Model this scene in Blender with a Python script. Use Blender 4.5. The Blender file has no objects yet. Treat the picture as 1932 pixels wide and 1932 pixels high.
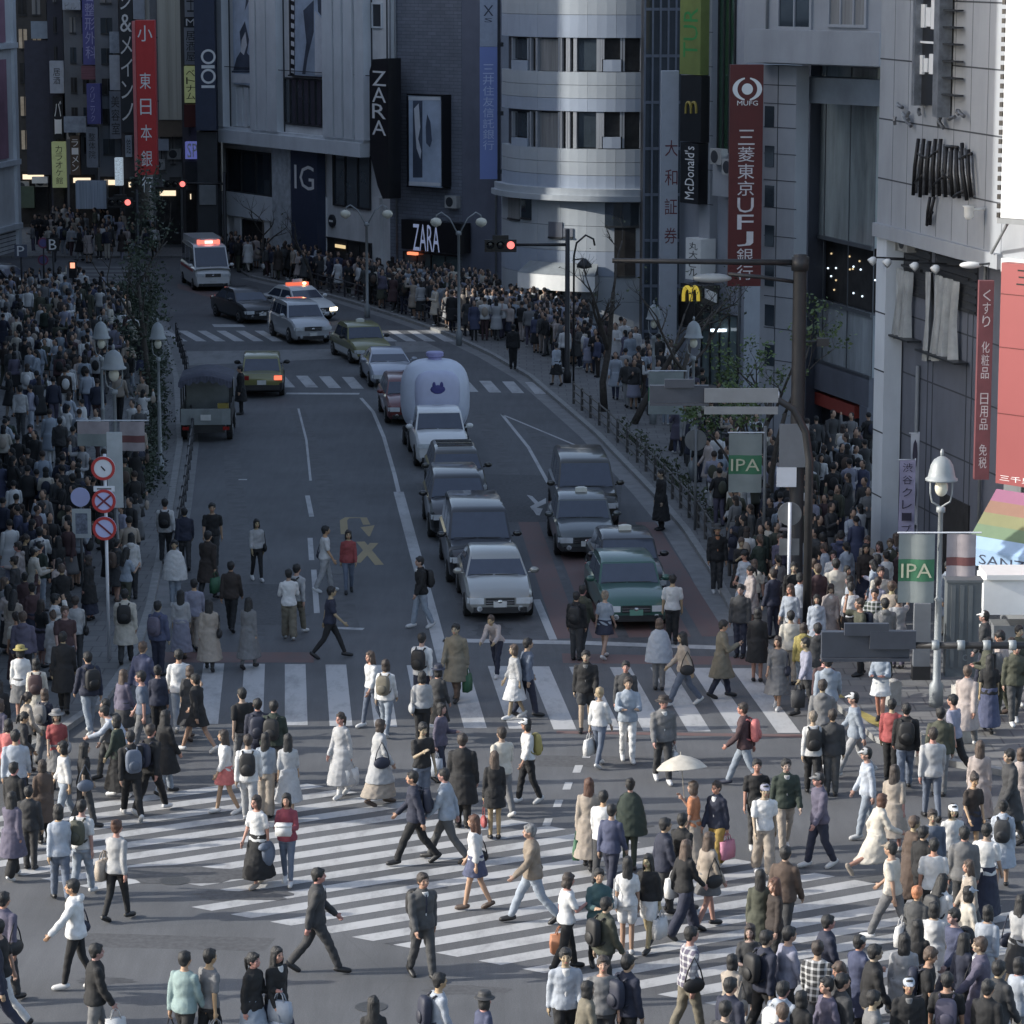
import bpy, bmesh, math, random
import numpy as np
from mathutils import Vector, Matrix, Quaternion, noise as mnoise
R=math.radians
random.seed(7)
SC=bpy.context.scene
COL=SC.collection
# ---------------------------------------------------------------- camera
F=5900.; TH=R(10.03); CH=16.6            # focal length in 1932-px units, pitch, camera height
cd=bpy.data.cameras.new("camera"); cam=bpy.data.objects.new("camera",cd); COL.objects.link(cam)
cd.sensor_width=36; cd.sensor_fit='HORIZONTAL'; cd.lens=36*F/1932; cd.clip_start=1; cd.clip_end=3000
cam.location=(0,0,CH); cam.rotation_euler=(R(90)-TH,0,0)
SC.camera=cam
# ---------------------------------------------------------------- sky, sun, exposure
SUN_AZ=R(5); SUN_EL=R(24)
sd=Vector((math.cos(SUN_EL)*math.cos(SUN_AZ),math.cos(SUN_EL)*math.sin(SUN_AZ),-math.sin(SUN_EL)))
w=bpy.data.worlds.new("World"); SC.world=w; w.use_nodes=True
nt=w.node_tree; bg=nt.nodes['Background']; sk=nt.nodes.new('ShaderNodeTexSky'); sk.sky_type='NISHITA'; sk.sun_disc=False
sk.sun_elevation=SUN_EL; sk.sun_rotation=math.atan2(-sd.x,-sd.y); sk.air_density=1.0; sk.dust_density=2.0; sk.ozone_density=1.6
hs_=nt.nodes.new('ShaderNodeHueSaturation'); hs_.inputs['Saturation'].default_value=.82; nt.links.new(sk.outputs[0],hs_.inputs['Color']); nt.links.new(hs_.outputs[0],bg.inputs[0]); bg.inputs[1].default_value=0.135
sl=bpy.data.lights.new("sun",'SUN'); sl.energy=2.3; sl.angle=R(0.55); sl.color=(1,0.97,0.9)
so=bpy.data.objects.new("sun",sl); COL.objects.link(so); so.rotation_euler=sd.to_track_quat('-Z','Y').to_euler()
SC.view_settings.view_transform='Standard'; SC.view_settings.look='None'; SC.view_settings.exposure=1.18; SC.view_settings.gamma=1
# ---------------------------------------------------------------- picture <-> place
c_,s_=math.cos(TH),math.sin(TH)
def ray(x,y):
    a=(x-966)/F; b=(966-y)/F
    return Vector((a,c_+b*s_,-s_+b*c_))
def G(x,y,z=0.):
    d=ray(x,y); t=(z-CH)/d.z
    return Vector((d.x*t,d.y*t,z))
def P(v):
    d=v[1]*c_-(v[2]-CH)*s_; u=v[1]*s_+(v[2]-CH)*c_
    return (966+F*v[0]/d,966-F*u/d,F/d)
def at(x,y,Y):                      # point seen at (x,y) standing at distance Y
    d=ray(x,y); t=Y/d.y
    return Vector((d.x*t,Y,CH+d.z*t))
# ---------------------------------------------------------------- materials
MATS={}
def mat(name,col,rough=.7,metal=0.,var=.12,scale=3.,bump=0.,emit=None,estr=0.,spec=.5,obj=False,coat=0.,stretch=None,dirt=0.):
    if name in MATS: return MATS[name]
    m=bpy.data.materials.new(name); m.use_nodes=True; n=m.node_tree.nodes; l=m.node_tree.links
    b=n['Principled BSDF']; b.inputs['Roughness'].default_value=rough; b.inputs['Metallic'].default_value=metal
    b.inputs['Specular IOR Level'].default_value=spec
    if coat: b.inputs['Coat Weight'].default_value=coat; b.inputs['Coat Roughness'].default_value=.05
    tc=n.new('ShaderNodeTexCoord'); mp=n.new('ShaderNodeMapping'); l.new(tc.outputs['Object'],mp.inputs[0])
    if stretch: mp.inputs['Scale'].default_value=stretch
    nz=n.new('ShaderNodeTexNoise'); nz.inputs['Scale'].default_value=scale; nz.inputs['Detail'].default_value=6; nz.inputs['Roughness'].default_value=.62
    l.new(mp.outputs[0],nz.inputs[0])
    mr=n.new('ShaderNodeMapRange'); mr.inputs[1].default_value=.3; mr.inputs[2].default_value=.7; mr.inputs[3].default_value=1-var; mr.inputs[4].default_value=1+var
    l.new(nz.outputs[0],mr.inputs[0])
    mx=n.new('ShaderNodeMix'); mx.data_type='RGBA'; mx.blend_type='MULTIPLY'; mx.inputs[0].default_value=1
    if obj:
        oi=n.new('ShaderNodeObjectInfo'); l.new(oi.outputs['Color'],mx.inputs[6])
    else: mx.inputs[6].default_value=(*col,1)
    l.new(mr.outputs[0],mx.inputs[7]); out=mx.outputs[2]
    if dirt:
        n2=n.new('ShaderNodeTexNoise'); n2.inputs['Scale'].default_value=.55; n2.inputs['Detail'].default_value=8; n2.inputs['Roughness'].default_value=.7
        m2=n.new('ShaderNodeMapping'); m2.inputs['Scale'].default_value=(1.6,1.6,.35); l.new(tc.outputs['Object'],m2.inputs[0]); l.new(m2.outputs[0],n2.inputs[0])
        r2=n.new('ShaderNodeMapRange'); r2.inputs[1].default_value=.45; r2.inputs[2].default_value=.75; r2.inputs[3].default_value=1; r2.inputs[4].default_value=1-dirt
        l.new(n2.outputs[0],r2.inputs[0]); x2=n.new('ShaderNodeMix'); x2.data_type='RGBA'; x2.blend_type='MULTIPLY'; x2.inputs[0].default_value=1
        l.new(out,x2.inputs[6]); l.new(r2.outputs[0],x2.inputs[7]); out=x2.outputs[2]
    l.new(out,b.inputs['Base Color'])
    if bump:
        bp=n.new('ShaderNodeBump'); bp.inputs['Strength'].default_value=bump; bp.inputs['Distance'].default_value=.02
        l.new(nz.outputs[0],bp.inputs['Height']); l.new(bp.outputs[0],b.inputs['Normal'])
    if emit: b.inputs['Emission Color'].default_value=(*emit,1); b.inputs['Emission Strength'].default_value=estr
    MATS[name]=m; return m
def brickmat(name,c1,c2,cm,bw,bh,mortar=.015,rough=.75,axis='z',offset=.5,bump=.3):
    m=bpy.data.materials.new(name); m.use_nodes=True; n=m.node_tree.nodes; l=m.node_tree.links; b=n['Principled BSDF']
    b.inputs['Roughness'].default_value=rough
    g=n.new('ShaderNodeUVMap') if axis=='uv' else n.new('ShaderNodeTexCoord')
    br=n.new('ShaderNodeTexBrick'); br.offset=offset
    for i,c in ((1,c1),(2,c2),(3,cm)): br.inputs[i].default_value=(*c,1)
    br.inputs['Scale'].default_value=1; br.inputs['Mortar Size'].default_value=mortar; br.inputs['Brick Width'].default_value=bw; br.inputs['Row Height'].default_value=bh
    l.new(g.outputs[0] if axis=='uv' else g.outputs['Object'],br.inputs[0])
    nz=n.new('ShaderNodeTexNoise'); nz.inputs['Scale'].default_value=.9; nz.inputs['Detail'].default_value=8; nz.inputs['Roughness'].default_value=.65
    tc=n.new('ShaderNodeTexCoord'); l.new(tc.outputs['Object'],nz.inputs[0])
    mr=n.new('ShaderNodeMapRange'); mr.inputs[1].default_value=.3; mr.inputs[2].default_value=.7; mr.inputs[3].default_value=.82; mr.inputs[4].default_value=1.12
    l.new(nz.outputs[0],mr.inputs[0]); mx=n.new('ShaderNodeMix'); mx.data_type='RGBA'; mx.blend_type='MULTIPLY'; mx.inputs[0].default_value=1
    l.new(br.outputs[0],mx.inputs[6]); l.new(mr.outputs[0],mx.inputs[7]); l.new(mx.outputs[2],b.inputs['Base Color'])
    MATS[name]=m; return m
M=mat
# ---------------------------------------------------------------- mesh builder
class MB:
    def __init__(s): s.v=[]; s.f=[]; s.m=[]; s.uv={}
    def add(s,vs,fs,mi=0):
        o=len(s.v); s.v+=[tuple(p) for p in vs]; s.f+=[tuple(i+o for i in f) for f in fs]; s.m+=[mi]*len(fs); return s
    def box(s,c,size,rz=0.,mi=0,ux=None):
        c=Vector(c); a,b,h=[q/2 for q in size]
        ux=Vector((math.cos(rz),math.sin(rz),0)); uy=Vector((-ux.y,ux.x,0)); uz=Vector((0,0,1))
        vs=[c+ux*(a*i)+uy*(b*j)+uz*(h*k) for k in(-1,1) for j in(-1,1) for i in(-1,1)]
        return s.add(vs,[(0,2,3,1),(4,5,7,6),(0,1,5,4),(2,6,7,3),(0,4,6,2),(1,3,7,5)],mi)
    def prism(s,poly,z0,z1,mi=0):
        n=len(poly); vs=[(p[0],p[1],z0) for p in poly]+[(p[0],p[1],z1) for p in poly]
        a=sum(poly[i][0]*poly[(i+1)%n][1]-poly[(i+1)%n][0]*poly[i][1] for i in range(n))
        r=list(range(n)); fs=[tuple(reversed(r)),tuple(i+n for i in r)]+[(i,(i+1)%n,(i+1)%n+n,i+n) for i in r]
        if a<0: fs=[tuple(reversed(f)) for f in fs]
        return s.add(vs,fs,mi)
    def poly(s,pts,mi=0): return s.add(pts,[tuple(range(len(pts)))],mi)
    def tube(s,pts,rad,n=8,mi=0,cap=True):
        pts=[Vector(p) for p in pts]
        if not hasattr(rad,'__len__'): rad=[rad]*len(pts)
        vs=[]; up=None
        for i,p in enumerate(pts):
            t=(pts[min(i+1,len(pts)-1)]-pts[max(i-1,0)]).normalized()
            if up is None: up=Vector((0,0,1)) if abs(t.z)<.9 else Vector((1,0,0))
            x=t.cross(up).normalized(); y=x.cross(t).normalized(); up=y
            for k in range(n):
                a=2*math.pi*k/n; vs.append(p+(x*math.cos(a)+y*math.sin(a))*rad[i])
        fs=[(i*n+k,i*n+(k+1)%n,(i+1)*n+(k+1)%n,(i+1)*n+k) for i in range(len(pts)-1) for k in range(n)]
        if cap: fs+=[tuple(reversed(range(n))),tuple((len(pts)-1)*n+k for k in range(n))]
        return s.add(vs,fs,mi)
    def lathe(s,c,prof,n=20,mi=0,axis=None):
        c=Vector(c); vs=[]; 
        q=Vector((0,0,1)).rotation_difference(Vector(axis)) if axis is not None else None
        for r,z in prof:
            for k in range(n):
                a=2*math.pi*k/n; v=Vector((r*math.cos(a),r*math.sin(a),z))
                if q: v=q@v
                vs.append(c+v)
        m=len(prof); fs=[(i*n+k,i*n+(k+1)%n,(i+1)*n+(k+1)%n,(i+1)*n+k) for i in range(m-1) for k in range(n)]
        fs+=[tuple(reversed(range(n))),tuple((m-1)*n+k for k in range(n))]
        return s.add(vs,fs,mi)
    def ell(s,c,r,n=12,m=8,mi=0,rot=None):
        c=Vector(c); vs=[]; fs=[]
        for i in range(m+1):
            t=math.pi*i/m
            for k in range(n):
                a=2*math.pi*k/n; v=Vector((r[0]*math.sin(t)*math.cos(a),r[1]*math.sin(t)*math.sin(a),-r[2]*math.cos(t)))
                if rot: v=rot@v
                vs.append(c+v)
        fs=[(i*n+k,i*n+(k+1)%n,(i+1)*n+(k+1)%n,(i+1)*n+k) for i in range(m) for k in range(n)]
        return s.add(vs,fs,mi)
    def mesh(s,name,mats,smooth=False,clean=False):
        me=bpy.data.meshes.new(name); me.from_pydata(s.v,[],s.f)
        if not isinstance(mats,(list,tuple)): mats=[mats]
        for x in mats: me.materials.append(x)
        me.polygons.foreach_set('material_index',s.m)
        if smooth: me.polygons.foreach_set('use_smooth',[True]*len(s.f))
        if clean:
            b=bmesh.new(); b.from_mesh(me); bmesh.ops.remove_doubles(b,verts=b.verts,dist=1e-4); b.to_mesh(me); b.free()
        me.update(); return me
    def build(s,name,mats,parent=None,smooth=False,clean=False):
        return link(name,s.mesh(name,mats,smooth,clean),parent)
def link(name,me,parent=None,loc=None):
    o=bpy.data.objects.new(name,me); COL.objects.link(o)
    if parent is not None:
        o.parent=parent
        # parts are built in world space: undo the parent's placement
        if loc is None: o.matrix_parent_inverse=parent.matrix_basis.inverted()
    if loc is not None: o.location=loc
    return o
def tag(o,label=None,cat=None,group=None,kind=None):
    if label: o['label']=label
    if cat: o['category']=cat
    if group: o['group']=group
    if kind: o['kind']=kind
    return o
def thing(name,label,cat,loc,rz=0,group=None):
    o=bpy.data.objects.new(name,None); o.empty_display_size=.3; COL.objects.link(o)
    o.location=loc; o.rotation_euler=(0,0,rz)
    return tag(o,label,cat,group)
def one(mb,name,m,label,cat,group=None,smooth=False): return tag(mb.build(name,m,None,smooth),label,cat,group)
def struct(mb,name,m): return tag(mb.build(name,m),kind='structure')
# wall frame: u along the wall, z up, d outward
class Face:
    def __init__(s,p0,p1,flip=False):
        s.o=Vector((p0[0],p0[1],0)); d=Vector((p1[0]-p0[0],p1[1]-p0[1],0)); s.L=d.length; s.u=d/s.L
        s.n=Vector((s.u.y,-s.u.x,0))
        if s.n.dot(Vector((0,0,0))-s.o)<0: s.n=-s.n
    def pt(s,u,z,d=0.): return s.o+s.u*u+s.n*d+Vector((0,0,z))
    def px(s,x,y,d=0.):
        r=ray(x,y); o=s.o+s.n*d-Vector((0,0,CH)); t=o.dot(s.n)/r.dot(s.n); p=r*t+Vector((0,0,CH))
        return ((p-s.o).dot(s.u),p.z)
    def fb(s,mb,u0,u1,z0,z1,d0,d1,mi=0):
        if u0>u1: u0,u1=u1,u0
        if z0>z1: z0,z1=z1,z0
        vs=[s.pt(u,z,d) for z in(z0,z1) for d in(d0,d1) for u in(u0,u1)]
        return mb.add(vs,[(0,2,3,1),(4,5,7,6),(0,1,5,4),(2,6,7,3),(0,4,6,2),(1,3,7,5)],mi)
    def pb(s,mb,x0,y0,x1,y1,d0,d1,mi=0):    # box from picture rectangle
        u0,z1=s.px(x0,y0,d1); u1,_=s.px(x1,y0,d1); xm=(x0+x1)/2; _,z1=s.px(xm,y0,d1); _,z0=s.px(xm,y1,d1)
        s.fb(mb,u0,u1,z0,z1,d0,d1,mi); return (u0,u1,z0,z1)
_tc={}
def glyph(t):
    if t not in _tc:
        c=bpy.data.curves.new("t","FONT"); c.body=t; c.resolution_u=2; o=bpy.data.objects.new("t",c); COL.objects.link(o)
        bpy.context.view_layer.update(); dg=bpy.context.evaluated_depsgraph_get()
        me=bpy.data.meshes.new_from_object(o.evaluated_get(dg))
        v=np.array([p.co[:] for p in me.vertices]); f=[tuple(p.vertices) for p in me.polygons]
        bpy.data.objects.remove(o); bpy.data.curves.remove(c); bpy.data.meshes.remove(me)
        if len(v): v-= v.min(0); 
        _tc[t]=(v,f)
    return _tc[t]
def text(mb,t,o,ux,uz,w,h,mi=0,keep=False,bold=0.):
    # text stretched into a w x h rectangle whose lower left corner is o
    v,f=glyph(t)
    if not len(v): return
    sx=w/max(v[:,0].max(),1e-6); sy=h/max(v[:,1].max(),1e-6)
    off=0.
    if keep:
        k=min(sx,sy); sx=sy=k
    ow=(w-sx*v[:,0].max())/2; oh=(h-sy*v[:,1].max())/2
    o=Vector(o); ux=Vector(ux); uz=Vector(uz)
    mb.add([o+ux*(p[0]*sx+ow)+uz*(p[1]*sy+oh) for p in v],f,mi)
def ftext(face,mb,t,x0,y0,x1,y1,d,vertical=False,rot=0,gap=.12):
    u0,z1=face.px(x0,y0,d); u1,_=face.px(x1,y0,d); _,z0=face.px((x0+x1)/2,y1,d); _,z1=face.px((x0+x1)/2,y0,d)
    if u0>u1: u0,u1=u1,u0
    uz=Vector((0,0,1)); u=face.u
    # reading direction as seen from the street
    sgn=1 if (face.px(x1,y0,d)[0]>face.px(x0,y0,d)[0]) else -1
    if sgn<0: u=-face.u
    uL=face.px(x0,y0,d)[0]
    W=u1-u0; H=z1-z0
    if vertical:
        n=len(t); ch=H/n
        for i,c in enumerate(t):
            if c==' ': continue
            text(mb,c,face.pt(uL,z1-ch*(i+1)+ch*gap/2,d),u,uz,W,ch*(1-gap))
    elif rot==90: text(mb,t,face.pt(uL,z0,d)+u*W,uz,-u,H,W)       # reads upward
    elif rot==-90: text(mb,t,face.pt(uL,z1,d),-uz,u,H,W)   # reads downward
    else: text(mb,t,face.pt(uL,z0,d),u,uz,W,H)
# ================================================================ ground, road, pavements, markings
def asphalt():
    m=bpy.data.materials.new('asphalt'); m.use_nodes=True; n=m.node_tree.nodes; l=m.node_tree.links; b=n['Principled BSDF']
    tc=n.new('ShaderNodeTexCoord')
    def nz(sc,det,ro=.6,stretch=None):
        q=n.new('ShaderNodeTexNoise'); q.inputs['Scale'].default_value=sc; q.inputs['Detail'].default_value=det; q.inputs['Roughness'].default_value=ro
        if stretch:
            mp=n.new('ShaderNodeMapping'); mp.inputs['Scale'].default_value=stretch; l.new(tc.outputs['Object'],mp.inputs[0]); l.new(mp.outputs[0],q.inputs[0])
        else: l.new(tc.outputs['Object'],q.inputs[0])
        return q
    def rng(q,a,c,lo=.3,hi=.7):
        r=n.new('ShaderNodeMapRange'); r.inputs[1].default_value=lo; r.inputs[2].default_value=hi; r.inputs[3].default_value=a; r.inputs[4].default_value=c; l.new(q.outputs[0],r.inputs[0]); return r
    def mul(a,c):
        x=n.new('ShaderNodeMath'); x.operation='MULTIPLY'; l.new(a.outputs[0],x.inputs[0]); l.new(c.outputs[0],x.inputs[1]); return x
    v=mul(mul(rng(nz(.35,6),.82,1.16),rng(nz(45,4),.72,1.28)),rng(nz(3,8,.7,(1.5,.12,1)),.86,1.1))
    vo=n.new('ShaderNodeTexVoronoi'); vo.feature='DISTANCE_TO_EDGE'; vo.inputs['Scale'].default_value=.16; l.new(tc.outputs['Object'],vo.inputs[0])
    cr=n.new('ShaderNodeMapRange'); cr.inputs[1].default_value=0; cr.inputs[2].default_value=.004; cr.inputs[3].default_value=.9; cr.inputs[4].default_value=1; l.new(vo.outputs[0],cr.inputs[0])
    v=mul(v,cr)
    mx=n.new('ShaderNodeMix'); mx.data_type='RGBA'; mx.blend_type='MULTIPLY'; mx.inputs[0].default_value=1; mx.inputs[6].default_value=(.100,.102,.107,1)
    l.new(v.outputs[0],mx.inputs[7]); l.new(mx.outputs[2],b.inputs['Base Color']); b.inputs['Roughness'].default_value=.82
    bp=n.new('ShaderNodeBump'); bp.inputs['Strength'].default_value=.35; bp.inputs['Distance'].default_value=.01; q=nz(60,3); l.new(q.outputs[0],bp.inputs['Height']); l.new(bp.outputs[0],b.inputs['Normal'])
    return m
def worn(name,col,under=(.1,.1,.1),wear=.45):
    m=bpy.data.materials.new(name); m.use_nodes=True; n=m.node_tree.nodes; l=m.node_tree.links; b=n['Principled BSDF']
    tc=n.new('ShaderNodeTexCoord'); a=n.new('ShaderNodeTexNoise'); a.inputs['Scale'].default_value=1.1; a.inputs['Detail'].default_value=9; a.inputs['Roughness'].default_value=.75
    mp=n.new('ShaderNodeMapping'); mp.inputs['Scale'].default_value=(1.3,.5,1); l.new(tc.outputs['Object'],mp.inputs[0]); l.new(mp.outputs[0],a.inputs[0])
    r=n.new('ShaderNodeMapRange'); r.inputs[1].default_value=.47; r.inputs[2].default_value=.72; r.inputs[3].default_value=.06; r.inputs[4].default_value=wear; l.new(a.outputs[0],r.inputs[0])
    x=n.new('ShaderNodeMix'); x.data_type='RGBA'; l.new(r.outputs[0],x.inputs[0]); x.inputs[6].default_value=(*col,1); x.inputs[7].default_value=(*under,1)
    l.new(x.outputs[2],b.inputs['Base Color']); b.inputs['Roughness'].default_value=.75; MATS[name]=m; return m
ASPH=asphalt(); WHITE=worn('road_paint_white',(.43,.43,.43),(.13,.13,.13),.75); FAINT=worn('road_paint_faded',(.2,.2,.2),wear=.9); YEL=worn('road_paint_ochre',(.32,.25,.13)); REDP=worn('road_paint_red',(.15,.088,.08),wear=.7)
PAVE=brickmat('paving',(.17,.168,.165),(.145,.145,.145),(.09,.09,.09),.6,.6,.02,.8)
KERB=M('kerb_stone',(.24,.24,.235),.8,scale=4,var=.2); GUT=M('gutter_concrete',(.19,.19,.19),.8,scale=2,var=.2); TACT=M('tactile_paving',(.33,.27,.08),.7,scale=6,var=.25)
b=MB(); b.poly([(-700,-60,0),(700,-60,0),(700,1500,0),(-700,1500,0)]); struct(b,'ground',ASPH)
def gp(pts,z=0.): return [G(x,y)+Vector((0,0,z)) for x,y in pts]
RK=[(-60,-2),]  # placeholder
KR=[G(*p) for p in [(1990,1480),(1932,1472),(1760,1440),(1650,1400),(1575,1335),(1490,1262),(1400,1200),(1338,1081),(1288,1004),(1227,932),(1177,880),(1124,824),(1060,768),(997,714),(925,672),(850,636),(760,604),(660,572),(560,545),(470,524)]]
KL=[G(*p) for p in [(-90,1470),(0,1440),(100,1400),(200,1330),(262,1240),(290,1150),(328,954),(345,840),(337,717),(318,650),(290,600),(255,562),(200,545),(100,540),(-120,545)]]
PR=[(p.x,p.y) for p in KR]+[(-19,186),(60,186),(60,60)]
PLf=[(p.x,p.y) for p in KL]+[(-60,160),(-60,58)]
KH=.12
def slab(name,poly,h): bb=MB(); bb.prism(poly,-.3,h); return struct(bb,name,PAVE)
slab('pavement',PR,KH); slab('pavement',PLf,KH)
def strip(pts,w0,w1,z,mb,h=None):     # ribbon along a polyline, offsets to the left of travel
    n=len(pts); a=[];c=[]
    for i,p in enumerate(pts):
        t=(pts[min(i+1,n-1)]-pts[max(i-1,0)]); t.z=0; t.normalize(); q=Vector((-t.y,t.x,0))
        a.append(p+q*w0); c.append(p+q*w1)
    for i in range(n-1):
        if h is None: mb.add([a[i]+Vector((0,0,z)),c[i]+Vector((0,0,z)),c[i+1]+Vector((0,0,z)),a[i+1]+Vector((0,0,z))],[(0,1,2,3)] if w1<w0 else [(3,2,1,0)])
        else:
            vs=[q+Vector((0,0,k)) for k in(z,h) for q in(a[i],a[i+1],c[i+1],c[i])]
            mb.add(vs,[(0,1,2,3),(7,6,5,4),(0,4,5,1),(1,5,6,2),(2,6,7,3),(3,7,4,0)])
kb=MB(); strip(KR,.003,-.2,-.1,kb,KH+.012); struct(kb,'kerb',KERB)
kb=MB(); strip(KL,-.003,.2,-.1,kb,KH+.012); struct(kb,'kerb',KERB)
kb=MB(); strip(KR[6:],.0,.55,.0018,kb); struct(kb,'gutter',GUT)
kb=MB(); strip(KL[4:11],.0,-.55,.0018,kb); struct(kb,'gutter',GUT)
def inside(poly,x,y):
    r=False; j=len(poly)-1
    for i in range(len(poly)):
        xi,yi=poly[i]; xj,yj=poly[j]
        if (yi>y)!=(yj>y) and x<(xj-xi)*(y-yi)/(yj-yi)+xi: r=not r
        j=i
    return r
def gz(x,y): return KH if inside(PR,x,y) or inside(PLf,x,y) else 0.
# far block of pavement beyond the side street
b=MB(); b.prism([(-60,176),(-17.5,176),(-24,215),(-60,230)],-.3,KH); struct(b,'pavement',PAVE)
# ---- markings (each kind a painted sheet 4 mm above the road)
def lerp(a,c,t): return a+(c-a)*t
def quad4(mb,a,b_,c,d,z=.004): mb.poly([q+Vector((0,0,z)) for q in (a,b_,c,d)])
def up(mb):
    # make every sheet face upwards
    for i,f in enumerate(mb.f):
        v=[Vector(mb.v[k]) for k in f]; nrm=(v[1]-v[0]).cross(v[2]-v[0])
        if nrm.z<0: mb.f[i]=tuple(reversed(f))
    return mb
# station crossing (near straight one)
mk=MB()
T0,T1=G(384.25,1253),G(1400,1262); 
for k in range(14):
    if k==5: pass
    x0=384.25+76.6*k; w=39
    yt=1252+9*k/13.; yb=1366+17*k/13.
    def bx(x): # bottom x from top x
        return x+(x-537)*.1035*(1+.0)
    q=[G(x0,yt),G(x0+w,yt),G(bx(x0+w),yb),G(bx(x0),yb)]
    if x0<340: continue
    quad4(mk,*q)
struct(up(mk),'crosswalk',WHITE)
# diagonal crossing: stripes between two edge lines
mk=MB()
lo=lambda x:1655+.1875*(x-60)
hi_=lambda x:1447+.176*(x-400)
A0=G(435,lo(435)); A1=G(1201,lo(1201)); dl=(A1-A0).normalized()
B0=G(400,hi_(400)); B1=G(1616,hi_(1616)); dh=(B1-B0).normalized()
sdir=(G(1225,1595)-G(435,1722)).normalized()
def hit(p,d,q,e):  # p+d*t on line q+e*s
    det=d.x*(-e.y)+e.x*d.y; r=q-p; t=(r.x*(-e.y)+e.x*r.y)/det; return p+d*t
step=(A1-A0).length/9.55
for k in range(-11,26):
    a=A0+dl*step*k; c=a+dl*step*.52
    if k in(-2,-3): a=a+sdir*1.3; c=c+sdir*1.3   # worn-off ends
    quad4(mk,a,c,hit(c,sdir,B0,dh),hit(a,sdir,B0,dh))
struct(up(mk),'crosswalk',WHITE)
# lane lines
mk=MB()
def dline(pts,w,mb=None,z=.004): 
    q=[G(*p) for p in pts]; strip(q,w/2,-w/2,z,mb if mb is not None else mk)
dline([(838,1250),(816,1165),(752,928)],.32); dline([(752,928),(744,894),(724,824),(704,777),(681,751)],.13)
dline([(1044,1207),(1012,1131)],.2); dline([(1034,911),(997,844),(947,782)],.12); dline([(1086,840),(947,782)],.1)
dline([(598,1157),(592,1075)],.15); dline([(588,1057),(585,1015)],.15); dline([(588,975),(580,935)],.15); dline([(586,907),(578,830),(563,771)],.08)
dline([(836,1208),(1100,1213),(1411,1224)],.42); dline([(540,742.5),(678,743)],.45); dline([(636,1185),(686,1187)],.25)
for x,y in ((1104,1423),(1086,1451),(1067,1483),(1049,1516),(1029,1551)): quad4(mk,G(x-6,y+7),G(x-1,y-7),G(x+14,y-7),G(x+9,y+7))
dline([(450,905),(466,905)],.2)
quad4(mk,G(994,934),G(1004,936),G(1016,948),G(1010,952)); quad4(mk,G(1000,956),G(1030,940),G(1030,950),G(1004,962),.006); quad4(mk,G(1002,957),G(1024,960),G(1018,973),G(1012,972),.008)
struct(up(mk),'road_markings',WHITE)
mk=MB()   # ochre U-turn arrow and cross
dline([(650,1008),(648,982),(655,977),(686,977),(692,990)],.22,mk); quad4(mk,G(680,995),G(707,991),G(698,1012),G(695,1012))
dline([(680,1022),(716,1066)],.25,mk); dline([(706,1025),(672,1062)],.25,mk,.009); struct(up(mk),'road_markings',YEL)
# red lane surfacing
mk=MB()
for a in range(5):
    f0=a/5.; f1=f0+.15
    L0,L1=Vector((975,985)),Vector((1046,1205)); R0,R1=Vector((1250,985)),Vector((1390,1200))
    p=[L0.lerp(R0,f0+.01),L0.lerp(R0,f1),L1.lerp(R1,f1),L1.lerp(R1,f0+.01)]
    quad4(mk,*[G(*q) for q in p],z=.003)
quad4(mk,G(1060,1233),G(1425,1240),G(1430,1255),G(1062,1251),.003); quad4(mk,G(300,1230),G(592,1231),G(592,1250),G(290,1250),.003)
quad4(mk,G(1050,1379),G(1530,1386),G(1535,1392),G(1050,1384),.003); quad4(mk,G(335,535),G(445,560),G(452,578),G(335,544),.003)
struct(up(mk),'red_lane',REDP)
# far crossing
mk=MB()
for k in range(13):
    x=472+43.2*k; y0=709+.028*max(0,x-560); 
    quad4(mk,G(x,y0),G(x+22,y0),G(x+42,y0+22),G(x+19,y0+22))
for k in range(15):
    x=300+36*k-0.0; y0=624+.012*k; quad4(mk,G(x,y0),G(x+17,y0),G(x+54,y0+20),G(x+34,y0+20))
quad4(mk,G(400,612),G(457,612),G(463,617),G(404,617))
struct(up(mk),'crosswalk',WHITE)
mk=MB(); quad4(mk,G(305,664),G(660,658),G(740,672),G(305,692)); quad4(mk,G(745,646),G(800,644),G(838,662),G(750,666)); 
for k in range(5): quad4(mk,G(150+k*3,503+k*7),G(235+k*4,503+k*7),G(238+k*5,506+k*7),G(140+k*3,506+k*7))
struct(up(mk),'road_markings',FAINT)
# manhole covers
mk=MB()
for x,y,r in ((330,1662,.28),(1100,1900,.3),(640,1080,.28),(700,1900,.26)):
    c=G(x,y); mk.lathe((c.x,c.y,.0),[(r,.003),(r,.0075),(r*.9,.0075)],24)
struct(mk,'manhole_covers',M('cast_iron',(.07,.07,.07),.6,.4,scale=30,var=.3))
# yellow tactile strip on the right-hand corner
mk=MB()
for a,c in (((1585,1345),(1745,1428)),((1500,1275),(1560,1328))):
    quad4(mk,G(*a),G(a[0]+24,a[1]-2),G(c[0]+34,c[1]-2),G(*c),KH+.004)
struct(up(mk),'tactile_strip',TACT)

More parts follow.
